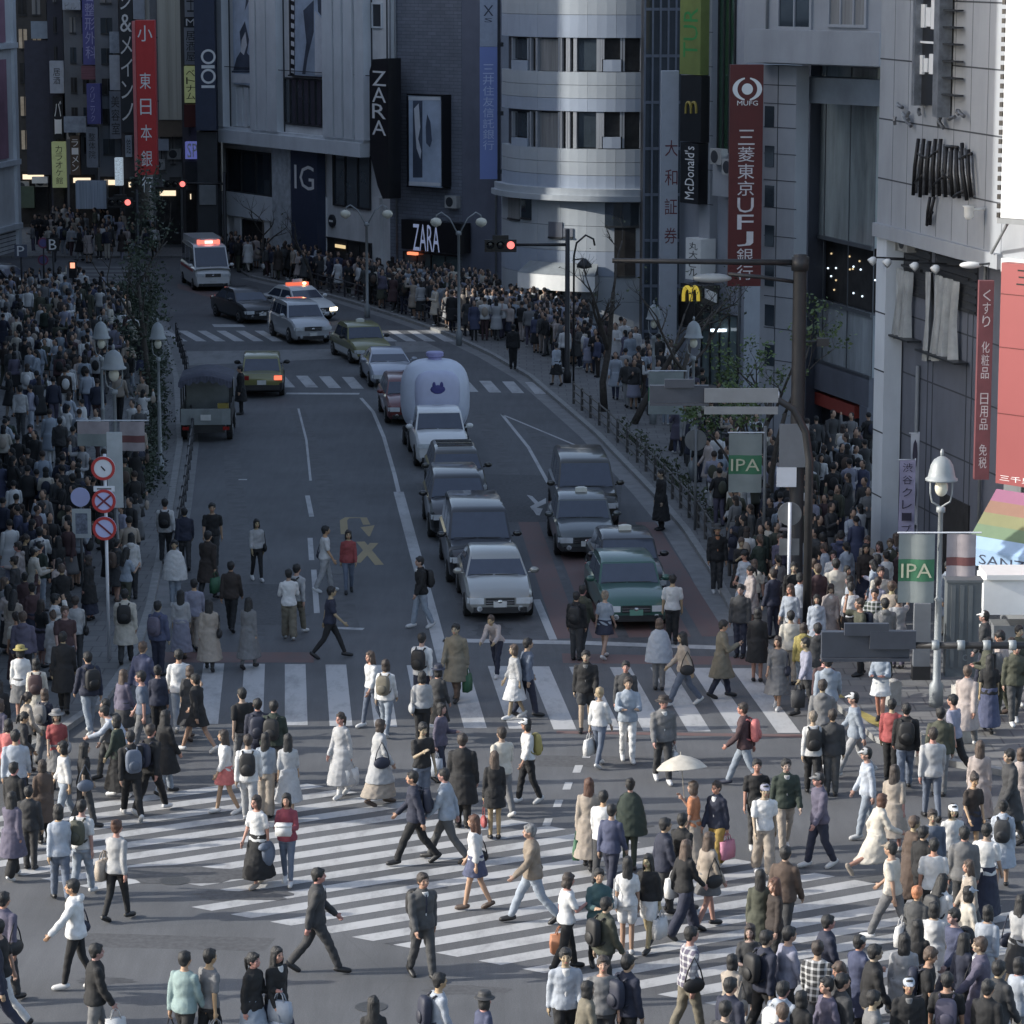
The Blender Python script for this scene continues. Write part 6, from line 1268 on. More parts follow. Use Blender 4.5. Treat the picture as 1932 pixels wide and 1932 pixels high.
def skel(pose,sex):
    p=POSES[pose]; J={}; f=sex=='f'; ln=-R(p['lean']); 
    Sp=lambda v:rotx(Vector(v)-Vector((0,0,.93)),ln)+Vector((0,0,.93))
    sh=.15 if f else .174; hpw=.085
    for s,k in ((-1,'L'),(1,'Rr')):
        a,kn=R(p[k][0]),R(p[k][1]); h=Vector((s*hpw,0,.90)); kk=h+Vector((s*-.01,math.sin(a),-math.cos(a)))*.42; b_=a-kn; an=kk+Vector((0,math.sin(b_),-math.cos(b_)))*.405
        J['hip'+k],J['knee'+k],J['ank'+k]=h,kk,an; pit=max(0,-b_)*.75; J['toe'+k]=Vector((s*.03,math.cos(pit),-math.sin(pit)-.12)).normalized()
    for s,k in ((-1,'aL'),(1,'aR')):
        a,be,e,inw=[R(q) for q in p[k]]; h=Sp((s*sh,0,1.345)); u=Vector((s*math.sin(be),math.sin(a)*math.cos(be),-math.cos(a)*math.cos(be))); el=h+u*.275
        a2=a+e; v=Vector((s*(math.sin(be)*.6-math.sin(inw)),math.sin(a2),-math.cos(a2))).normalized(); wr=el+v*.245; J['sh'+k],J['el'+k],J['wr'+k],J['hd'+k]=h,el,wr,v
    J['neck']=Sp((0,-.005,1.43)); J['head']=Sp((0,.022,1.592)); J['Sp']=Sp; J['hp']=p.get('hp',0)+(-p['lean']*.4)
    lo=min((J['ank'+k]+Vector((0,0,-.075))).z+min(0,(J['toe'+k]*.17).z+.02) for k in('L','Rr')); J['dz']=-lo; J['f']=f; return J
def loft(mb,rings,n=16):
    vs=[]
    for c,rx,ry,M_ in rings:
        for k in range(n):
            a=2*math.pi*k/n; v=Vector((rx*math.cos(a),ry*math.sin(a),0)); vs.append(Vector(c)+(M_@v if M_ else v))
    m=len(rings); mb.add(vs,[(i*n+k,i*n+(k+1)%n,(i+1)*n+(k+1)%n,(i+1)*n+k) for i in range(m-1) for k in range(n)]+[tuple(reversed(range(n))),tuple((m-1)*n+k for k in range(n))])
def limb(mb,a,b,r0,r1,n=10):
    a,b=Vector(a),Vector(b); d=(b-a); L=d.length; d.normalize(); pts=[a-d*r0*.85,a-d*r0*.5,a]+[a.lerp(b,.5)]+[b,b+d*r1*.5,b+d*r1*.85]; mb.tube(pts,[r0*.45,r0*.86,r0,(r0+r1)/2*1.03,r1,r1*.86,r1*.45],n)
def torso_rings(J,grow,z0,z1,hemflare=0.):
    f=J['f']; T=[(.80,.150,.115),(.90,.168,.122),(.97,.155,.11),(1.06,.122 if f else .138,.092),(1.16,.135 if f else .152,.105),(1.26,.150 if f else .168,.115 if f else .112),(1.34,.150 if f else .172,.102),(1.40,.115 if f else .13,.082),(1.435,.062,.06)]
    zs=sorted(set([z0,z1]+[t[0] for t in T if z0<t[0]<z1])); out=[]
    M_=Matrix.Rotation(-R(0),3,'X')
    for z in zs:
        rx=np.interp(z,[t[0] for t in T],[t[1] for t in T]); ry=np.interp(z,[t[0] for t in T],[t[2] for t in T]); g=grow+(hemflare*max(0,(1.1-z))/.3); out.append((J['Sp']((0,0,z)),rx+g,ry+g,None))
    return out
def shift(mb,dz): mb.v=[(v[0],v[1],v[2]+dz) for v in mb.v]
def remesh(mb,voxel,mats,smooth=4,fold=0.,seed=0):
    me=mb.mesh('tmp',mats); o=bpy.data.objects.new('tmp',me); COL.objects.link(o)
    r=o.modifiers.new('r','REMESH'); r.mode='VOXEL'; r.voxel_size=voxel
    if smooth: q=o.modifiers.new('s','SMOOTH'); q.factor=.5; q.iterations=smooth
    dg=bpy.context.evaluated_depsgraph_get(); out=bpy.data.meshes.new_from_object(o.evaluated_get(dg)); bpy.data.objects.remove(o); bpy.data.meshes.remove(me)
    out.materials.clear()
    for m in mats: out.materials.append(m)
    if fold:
        n=len(out.vertices); co=np.empty(n*3); nr=np.empty(n*3); out.vertices.foreach_get('co',co); out.vertices.foreach_get('normal',nr); co=co.reshape(-1,3); nr=nr.reshape(-1,3)
        x,y,z=co.T; d=np.sin(x*23+z*31+seed+2.2*np.sin(y*17+z*9))*.5+np.sin(y*29-z*38+seed*2+1.8*np.sin(x*21))*.5; co=co+nr*(d*fold)[:,None]; out.vertices.foreach_set('co',co.ravel())
    out.polygons.foreach_set('use_smooth',[True]*len(out.polygons)); out.polygons.foreach_set('material_index',[0]*len(out.polygons)); out.update(); return out
CACHE={}
def headmat(J): return Matrix.Translation(J['head']+Vector((0,0,J['dz'])))@Matrix.Rotation(R(J['hp']),4,'X')
def get_skel(pose,sex):
    k=('sk',pose,sex)
    if k not in CACHE: CACHE[k]=skel(pose,sex)
    return CACHE[k]
def body_mesh(pose,sex):
    k=('body',pose,sex)
    if k in CACHE: return CACHE[k]
    J=get_skel(pose,sex); mb=MB(); f=J['f']; sc=.92 if f else 1.
    loft(mb,torso_rings(J,0,.80,1.435)); limb(mb,J['neck']-Vector((0,0,.04)),J['head']-Vector((0,.02,.07)),.056*sc,.05*sc)
    for s,q in ((-1,'L'),(1,'Rr')):
        limb(mb,J['hip'+q],J['knee'+q],.088*(1.02 if f else 1),.056*sc,12); limb(mb,J['knee'+q],J['knee'+q].lerp(J['ank'+q],.35),.054*sc,.056*sc,12); limb(mb,J['knee'+q].lerp(J['ank'+q],.3),J['ank'+q],.056*sc,.036,12)
        a=J['ank'+q]; t=J['toe'+q]; mb.tube([a-t*.06+Vector((0,0,-.035)),a+Vector((0,0,-.035)),a+t*.1+Vector((0,0,-.03)),a+t*.17+Vector((0,0,-.03))],[.03,.042,.04,.025],10)
    for s,q in ((-1,'aL'),(1,'aR')):
        limb(mb,J['sh'+q],J['el'+q],.05*sc,.038*sc); limb(mb,J['el'+q],J['wr'+q],.038*sc,.026*sc)
        d=J['hd'+q]; w=J['wr'+q]; side=Vector((s,0,0)); side=(side-d*side.dot(d)).normalized(); nrm=d.cross(side).normalized()
        fwd=Vector((0,1,0)); across=(fwd-d*fwd.dot(d)); across=across.normalized() if across.length>.3 else side
        nn=d.cross(across).normalized()*s
        mb.tube([w,w+d*.04,w+d*.085],[.026,.034,.03],8)
        for i in range(4):
            o=w+d*.08+across*((1.5-i)*.019); L=(.068,.075,.07,.055)[i]; cu=Vector((-s,0,0)); mb.tube([o-d*.02,o+d*L*.5,o+d*L*.85+cu*L*.3,o+d*L+cu*L*.6],[.0095,.009,.0085,.007],6)
        o=w+d*.03+across*.03; mb.tube([o-across*.015,o+across*.02+d*.02,o+across*.028+d*.05],[.012,.011,.008],6)
    hm=Matrix.Translation(J['head'])@Matrix.Rotation(R(J['hp']),4,'X'); h=MB()
    h.ell((0,-.008,.01),(.077,.095,.102),16,12); h.ell((0,.028,-.055),(.056,.062,.058),14,10); h.tube([(0,.085,.02),(0,.104,-.015),(0,.1,-.028)],[.008,.013,.011],8); h.ell((0,.083,-.064),(.022,.013,.01),8,6)
    for s in(-1,1): h.ell((s*.079,-.008,-.012),(.012,.022,.032),8,6); h.ell((s*.045,.062,-.03),(.022,.02,.02),8,6)
    mb.add([hm@Vector(v) for v in h.v],h.f); shift(mb,J['dz'])
    me=remesh(mb,.0115,[SKIN,EYE,LIP],3); inv=headmat(J).inverted(); idx=np.zeros(len(me.polygons),dtype=np.int32)
    c=np.empty(len(me.polygons)*3); me.polygons.foreach_get('center',c); c=c.reshape(-1,3); I=np.array(inv); l=c@I[:3,:3].T+I[:3,3]
    x,y,z=np.abs(l[:,0]),l[:,1],l[:,2]; idx[(np.abs(x-.031)<.010)&(np.abs(z-.008)<.0065)&(y>.05)]=1; idx[(np.abs(x-.031)<.016)&(np.abs(z-.036)<.005)&(y>.05)]=1; idx[(x<.024)&(np.abs(z+.063)<.0085)&(y>.06)]=2
    me.polygons.foreach_set('material_index',idx); me.name='person_body'; CACHE[k]=me; return me
def leg_at(J,q,z):
    P_=[J['hip'+q],J['knee'+q],J['ank'+q]]
    for a,b in zip(P_,P_[1:]):
        if a.z>=z>=b.z: return a.lerp(b,(a.z-z)/max(1e-6,a.z-b.z))
    return P_[-1] if z<P_[-1].z else P_[0]
def skirt_rings(J,z0,z1,g,flare):
    out=[]; n=7
    for i in range(n+1):
        z=z1+(z0-z1)*i/n; a,b=leg_at(J,'L',min(z,.9)),leg_at(J,'Rr',min(z,.9)); fl=flare*(i/n)**1.2; cy=(a.y+b.y)/2; sp=min(.17,abs(a.y-b.y)/2); out.append(((0,cy*.9,z),.165+g+fl,.118+g+fl*.8+sp*.85,None))
    return list(reversed(out))
def cloth_mesh(pose,sex,style):
    k=('cl',pose,sex,style)
    if k in CACHE: return CACHE[k]
    J=get_skel(pose,sex); mb=MB(); f=J['f']; sc=.92 if f else 1.; Sp=J['Sp']
    def arms(g,frac):
        for q in('aL','aR'):
            a,e,w=J['sh'+q],J['el'+q],J['wr'+q]
            if frac<=.5: limb(mb,a,a.lerp(e,frac*2),.052*sc+g,.045*sc+g*1.6)
            else: limb(mb,a,e,.052*sc+g,.043*sc+g); limb(mb,e,e.lerp(w,(frac-.5)*2),.043*sc+g,.034*sc+g)
    def legs(g0,g1,frac,cuff=None):
        loft(mb,torso_rings(J,.016,.80,.99))
        for q in('L','Rr'):
            h,kk,a=J['hip'+q],J['knee'+q],J['ank'+q]
            if frac<=.5: limb(mb,h,h.lerp(kk,frac*2),.09+g0,.07+g1,12)
            else:
                limb(mb,h,kk,.09+g0,.058+(g0+g1)/2,12); e=kk.lerp(a,(frac-.5)*2); limb(mb,kk,e,.058+(g0+g1)/2,(.042+g1) if frac>.9 else .056+g1,12)
    fold=.006; vox=.015; sm=4
    if style=='tee': loft(mb,torso_rings(J,.018,.86,1.42,.02)); arms(.014,.36)
    elif style=='shirt': loft(mb,torso_rings(J,.02,.83,1.43,.022)); arms(.014,.97)
    elif style=='blouse': loft(mb,torso_rings(J,.022,.9,1.42,.012)); arms(.022,.8)
    elif style in('jacket','hoodie'):
        loft(mb,torso_rings(J,.026,.82,1.44,.022)); arms(.019,1.0); loft(mb,[(Sp((0,-.01,1.40)),.1,.085,None),(Sp((0,-.012,1.47)),.07,.068,None)])
        if style=='hoodie': mb.ell(Sp((0,-.1,1.42)),(.11,.055,.07),12,8)
    elif style=='coat': loft(mb,torso_rings(J,.028,.88,1.44,.02)); arms(.02,1.0); loft(mb,skirt_rings(J,.47,.98,.045,.07)); loft(mb,[(Sp((0,-.01,1.40)),.1,.085,None),(Sp((0,-.012,1.47)),.072,.07,None)])
    elif style=='longcoat': loft(mb,torso_rings(J,.028,.88,1.44,.02)); arms(.02,1.0); loft(mb,skirt_rings(J,.28,.98,.045,.1))
    elif style=='dress': loft(mb,torso_rings(J,.018,.9,1.42)); arms(.016,.6); loft(mb,skirt_rings(J,.38,1.0,.025,.12))
    elif style=='poncho': loft(mb,[(Sp((0,0,.68)),.34,.24,None),(Sp((0,0,.95)),.31,.21,None),(Sp((0,0,1.2)),.26,.17,None),(Sp((0,0,1.38)),.19,.12,None),(Sp((0,0,1.46)),.08,.07,None)],20)
    elif style=='trousers': legs(.014,.02,.96)
    elif style=='slim': legs(.006,.006,.96); fold=.003
    elif style=='wide': legs(.024,.06,.95)
    elif style=='shorts': legs(.014,.03,.34)
    elif style=='mini': loft(mb,skirt_rings(J,.63,1.0,.02,.06))
    elif style=='skirt': loft(mb,skirt_rings(J,.45,1.0,.02,.09))
    elif style=='long': loft(mb,skirt_rings(J,.18,1.0,.02,.10))
    elif style=='shirtfront': loft(mb,[(Sp((0,.075,z)),w,.05,None) for z,w in ((.98,.02),(1.2,.045),(1.36,.065),(1.43,.055))],10); fold=0; vox=.01; sm=2
    elif style=='tie': mb.tube([Sp((0,.122,1.1)),Sp((0,.132,1.25)),Sp((0,.118,1.40))],[.014,.02,.012],6); fold=0; vox=.008; sm=1
    elif style[:4]=='shoe':
        for q in(style[4:],):
            a=J['ank'+q]; t=J['toe'+q]; mb.tube([a-t*.085+Vector((0,0,-.03)),a-t*.03+Vector((0,0,-.026)),a+t*.07+Vector((0,0,-.032)),a+t*.15+Vector((0,0,-.036)),a+t*.19+Vector((0,0,-.036))],[.03,.05,.05,.044,.025],10)
        fold=0; vox=.012; sm=2
    shift(mb,J['dz']); m=SHOEM if style[:4]=='shoe' else CLOTH; me=remesh(mb,vox,[m],sm,fold,len(CACHE)); me.name=style; CACHE[k]=me; return me
def hair_mesh(style):
    k=('hair',style)
    if k in CACHE: return CACHE[k]
    mb=MB(); m=HAIRM; fold=.003; vox=.012
    if style!='bald': mb.ell((0,-.024,.03),(.094,.103,.104),16,12); [mb.ell((.082*math.cos(g_*2.4)*math.cos(e_),-.024+.09*math.sin(g_*2.4)*math.cos(e_),.03+.092*math.sin(e_)),(.021,.021,.019),8,6) for g_,e_ in [(i_,.25+1.2*((i_*.37)%1)) for i_ in range(26)] if not(math.sin(g_*2.4)>.2 and e_<.75)]; mb.ell((0,-.05,-.02),(.08,.062,.08),14,10); mb.ell((0,.045,.082),(.062,.045,.03),12,8)
    else: mb.ell((0,-.012,.016),(.081,.097,.1),16,12); mb.ell((0,-.04,-.02),(.078,.06,.07),12,8); fold=0
    if style=='bob': 
        for s in(-1,1): mb.ell((s*.075,-.005,-.06),(.024,.055,.09),10,8)
        mb.ell((0,-.055,-.07),(.085,.055,.09),12,8)
    if style=='long': 
        for s in(-1,1): mb.ell((s*.078,0,-.08),(.022,.045,.12),10,8)
        loft(mb,[((0,-.095,-.38),.075,.03,None),((0,-.095,-.25),.1,.045,None),((0,-.07,-.1),.095,.06,None),((0,-.05,.02),.09,.07,None)],14)
    if style=='tail': mb.tube([(0,-.1,.03),(0,-.15,.0),(0,-.15,-.1),(0,-.13,-.2)],[.03,.035,.03,.012],8)
    if style=='bun': mb.ell((0,-.09,.1),(.05,.05,.045),12,8)
    if style=='cap': mb=MB(); mb.ell((0,-.012,.045),(.092,.108,.085),16,10); mb.add([(-.07,.07,.045),(-.045,.16,.03),(.045,.16,.03),(.07,.07,.045),(-.07,.07,.06),(-.045,.16,.042),(.045,.16,.042),(.07,.07,.06)],[(0,3,2,1),(4,5,6,7),(0,1,5,4),(1,2,6,5),(2,3,7,6),(3,0,4,7)]); m=BAGM; fold=0
    if style=='hat': mb=MB(); mb.lathe((0,-.01,.03),[(.17,0),(.17,.012),(.105,.03),(.1,.09),(.07,.115)],20); m=BAGM; fold=0
    me=remesh(mb,vox,[m],2,fold); me.name='hair'; CACHE[k]=me; return me
def bag_mesh(kind):
    k=('bag',kind)
    if k in CACHE: return CACHE[k]
    mb=MB(); parts={}
    if kind=='backpack':
        f=lambda c,e:math.copysign(abs(c)**e,c)
        for i in range(13):
            th=math.pi*i/12
            for j in range(20): ph=2*math.pi*j/20; r=abs(math.sin(th))**.5; mb.v.append((.155*r*f(math.cos(ph),.6),.085*r*f(math.sin(ph),.6),-.22*f(math.cos(th),.7)))
        for i in range(12):
            for j in range(20): mb.f.append((i*20+j,i*20+(j+1)%20,(i+1)*20+(j+1)%20,(i+1)*20+j)); mb.m.append(0)
        p_=MB(); p_.ell((0,-.085,-.07),(.11,.035,.1),12,8); parts['pocket']=p_
        s_=MB()
        for s in(-1,1): s_.tube([(s*.09,.07,.2),(s*.1,.13,.235),(s*.115,.24,.17),(s*.125,.255,.02),(s*.13,.16,-.14),(s*.12,.07,-.17)],.018,6)
        parts['strap']=s_
    elif kind in('tote','shopping'):
        w,h,d=(.19,.17,.06) if kind=='tote' else (.15,.19,.055)
        for i,(z,ww,dd) in enumerate(((-2*h,w*.9,d*1.1),(-h,w*1.0,d*1.15),(0,w*.95,d*.7))): mb.v+=[(-ww,-dd,z),(ww,-dd,z),(ww,dd,z),(-ww,dd,z)]
        for i in range(2):
            for j in range(4): mb.f.append((i*4+j,i*4+(j+1)%4,(i+1)*4+(j+1)%4,(i+1)*4+j)); mb.m.append(0)
        mb.f+=[(3,2,1,0),(8,9,10,11)]; mb.m+=[0,0]; s_=MB()
        for s in(-1,1): s_.tube([(-w*.5,s*d*.6,-.01),(-w*.3,s*d*.4,.1),(0,s*.01,.15),(w*.3,s*d*.4,.1),(w*.5,s*d*.6,-.01)],.01,6)
        parts['handle']=s_
    elif kind=='handbag':
        mb.ell((0,0,-.12),(.17,.07,.12),14,10); s_=MB(); s_.tube([(-.14,0,-.06),(-.1,0,.1),(0,0,.3),(.1,0,.1),(.14,0,-.06)],.011,6); parts['strap']=s_
    elif kind=='box': mb.box((0,0,0),(.3,.2,.18)); mb.box((0,0,.1),(.32,.22,.03))
    elif kind=='phone': mb.box((0,0,0),(.075,.012,.15))
    elif kind=='umbrella':
        n=8; 
        for i,(r,z) in enumerate(((.02,.0),(.2,-.05),(.38,-.13),(.52,-.25))):
            for j in range(n*3): a=2*math.pi*j/(n*3); rr=r*(1-.03*(1-abs(math.cos(a*n/2)))*i); mb.v.append((rr*math.cos(a),rr*math.sin(a),z))
        for i in range(3):
            for j in range(n*3): mb.f.append((i*24+j,i*24+(j+1)%24,(i+1)*24+(j+1)%24,(i+1)*24+j)); mb.m.append(0)
        mb.add([(v[0],v[1],v[2]-.006) for v in mb.v],[tuple(reversed(q)) for q in mb.f]); s_=MB(); s_.tube([(0,0,.06),(0,0,-.78)],.009,6); s_.tube([(0,0,-.78),(.02,0,-.83),(.05,0,-.83)],.012,6); parts['shaft']=s_
        rb=MB()
        for j in range(8): a=2*math.pi*j/8; rb.tube([(0,0,-.04),(.5*math.cos(a),.5*math.sin(a),-.255)],.005,4)
        parts['rib']=rb
    elif kind=='jacket': mb.ell((0,0,-.2),(.17,.1,.25),12,10); mb.ell((.1,0,-.05),(.15,.09,.08),10,8)
    me=mb.mesh(kind,BAGM,True); out=(me,{a:b.mesh(a,BAGM,True) for a,b in parts.items()}); CACHE[k]=out; return out
TOPN={'tee':'t-shirt','shirt':'shirt','blouse':'blouse','jacket':'jacket','hoodie':'hooded top','coat':'coat','longcoat':'long coat','dress':'dress','poncho':'poncho'}
BOTN={'trousers':'trousers','slim':'slim trousers','wide':'wide trousers','shorts':'shorts','mini':'short skirt','skirt':'skirt','long':'long skirt'}
BAGN={'backpack':'backpack','tote':'tote bag','shopping':'shopping bag','handbag':'handbag','box':'box','phone':'phone','umbrella':'umbrella','jacket':'jacket'}
PEOPLE=[]; BAGS=[]
def col(o,c): o.color=(*c,1)
def person(x,y,yaw,pose,sex,h,top,bot,hair,shoe='black',bags=(),where=None,pat=None,inner=None,skin=None,zg=None,auto=False,pos=None):
    ts,tc=top; hs,hc=hair; rnd=random.Random(int(x*13+y*7)); J=get_skel(pose,sex)
    g=pos if pos is not None else base(x,y); rz=R(yaw-90); o=bpy.data.objects.new('person',body_mesh(pose,sex)); COL.objects.link(o)
    s=h*1.045/1.70; wd=s*(1.0 if sex=='m' else .97)*rnd.uniform(.96,1.05); o.location=g; o.rotation_euler=(0,0,rz); o.scale=(wd,wd,s)
    sk=skin or (.33+rnd.uniform(-.05,.06),.21+rnd.uniform(-.03,.03),.15+rnd.uniform(-.02,.02)); col(o,sk)
    o['category']='person'
    def ch(name,me,c,mm=None):
        q=bpy.data.objects.new(name,me); COL.objects.link(q); q.parent=o; v=rnd.uniform(.88,1.12); col(q,[min(1,k*v) for k in c])
        if mm: q.material_slots[0].link='OBJECT'; q.material_slots[0].material=mm
        return q
    ch({'tee':'t_shirt'}.get(ts,{'longcoat':'coat','hoodie':'hooded_top'}.get(ts,ts)),cloth_mesh(pose,sex,ts),C[tc],{'plaid':PLAID,'stripe':STRIPE}.get(pat))
    if bot: ch({'slim':'trousers','wide':'trousers','mini':'skirt','long':'skirt'}.get(bot[0],bot[0]),cloth_mesh(pose,sex,bot[0]),C[bot[1]])
    if inner: ch('shirt',cloth_mesh(pose,sex,'shirtfront'),C[inner]); 
    if inner and ts=='jacket' and sex=='m' and tc in('charcoal','dark grey'): ch('tie',cloth_mesh(pose,sex,'tie'),C['navy'])
    for sd_ in('L','Rr'): ch('shoe',cloth_mesh(pose,sex,'shoe'+sd_),C[shoe])
    hm=headmat(J); hy=R(rnd.uniform(-14,14)) if pose not in('P','PW') else 0
    base_h=hs; under=None
    if hs in('cap','hat'):
        q=ch('hair',hair_mesh('short' if sex=='m' else 'bob'),C['black']); q.matrix_local=hm
    q=ch('hat' if hs in('cap','hat') else 'hair',hair_mesh(hs),C[hc]); q.matrix_local=hm
    PEOPLE.append(dict(o=o,x=x,y=y,g=g,top=top,bot=bot,hair=hair,bags=bags,where=where,pat=pat,pose=pose,sex=sex,yaw=yaw,auto=auto,inner=inner))
    Mw=Matrix.LocRotScale(g,Quaternion((0,0,1),rz),Vector((wd,wd,s)))
    for kd,bc,at_ in bags:
        me,parts=bag_mesh(kd); dz=Vector((0,0,J['dz'])); b=bpy.data.objects.new({'shopping':'shopping_bag','tote':'tote_bag','box':'carton','jacket':'folded_jacket'}.get(kd,kd),me); COL.objects.link(b); col(b,C[bc])
        if at_=='back': L=J['Sp']((0,-.205 if ts not in('jacket','coat','hoodie') else -.22,1.17))+dz; r_=Quaternion((1,0,0),-R(POSES[pose]['lean']))
        elif at_ in('aL','aR'): 
            L=J['wr'+at_]+J['hd'+at_]*.09+dz-Vector((0,0,.15 if kd in('tote','shopping') else (.3 if kd=='handbag' else 0))); r_=Quaternion((0,0,1),R(90))
            if kd=='phone': L=J['wr'+at_]+J['hd'+at_]*.12+dz; r_=Quaternion((1,0,0),R(-35))
            if kd=='umbrella': L=J['wr'+at_]+J['hd'+at_]*.07+dz+Vector((0,0,.8)); r_=Quaternion((1,0,0),R(-8))@Quaternion((0,1,0),R(8))
            if kd=='jacket': L=J['wr'+at_]+dz; r_=Quaternion((0,0,1),R(90))
        elif at_=='hands': L=(J['wraL']+J['wraR'])/2+Vector((0,.1,0))+dz; r_=Quaternion()
        elif at_ in('shL','shR'): sg=-1 if at_=='shL' else 1; L=J['Sp']((sg*.235,-.02,1.02))+dz; r_=Quaternion((0,0,1),R(90)); 
        b.matrix_world=Mw@(Matrix.Translation(L)@r_.to_matrix().to_4x4())
        b['category']=BAGN[kd].split()[-1]
        for pn,pm in parts.items():
            q=bpy.data.objects.new(pn,pm); COL.objects.link(q); q.parent=b; col(q,[k*.75 for k in C[bc]] if pn!='rib' else C['grey'])
        BAGS.append((b,kd,bc,at_,len(PEOPLE)-1))
    return o
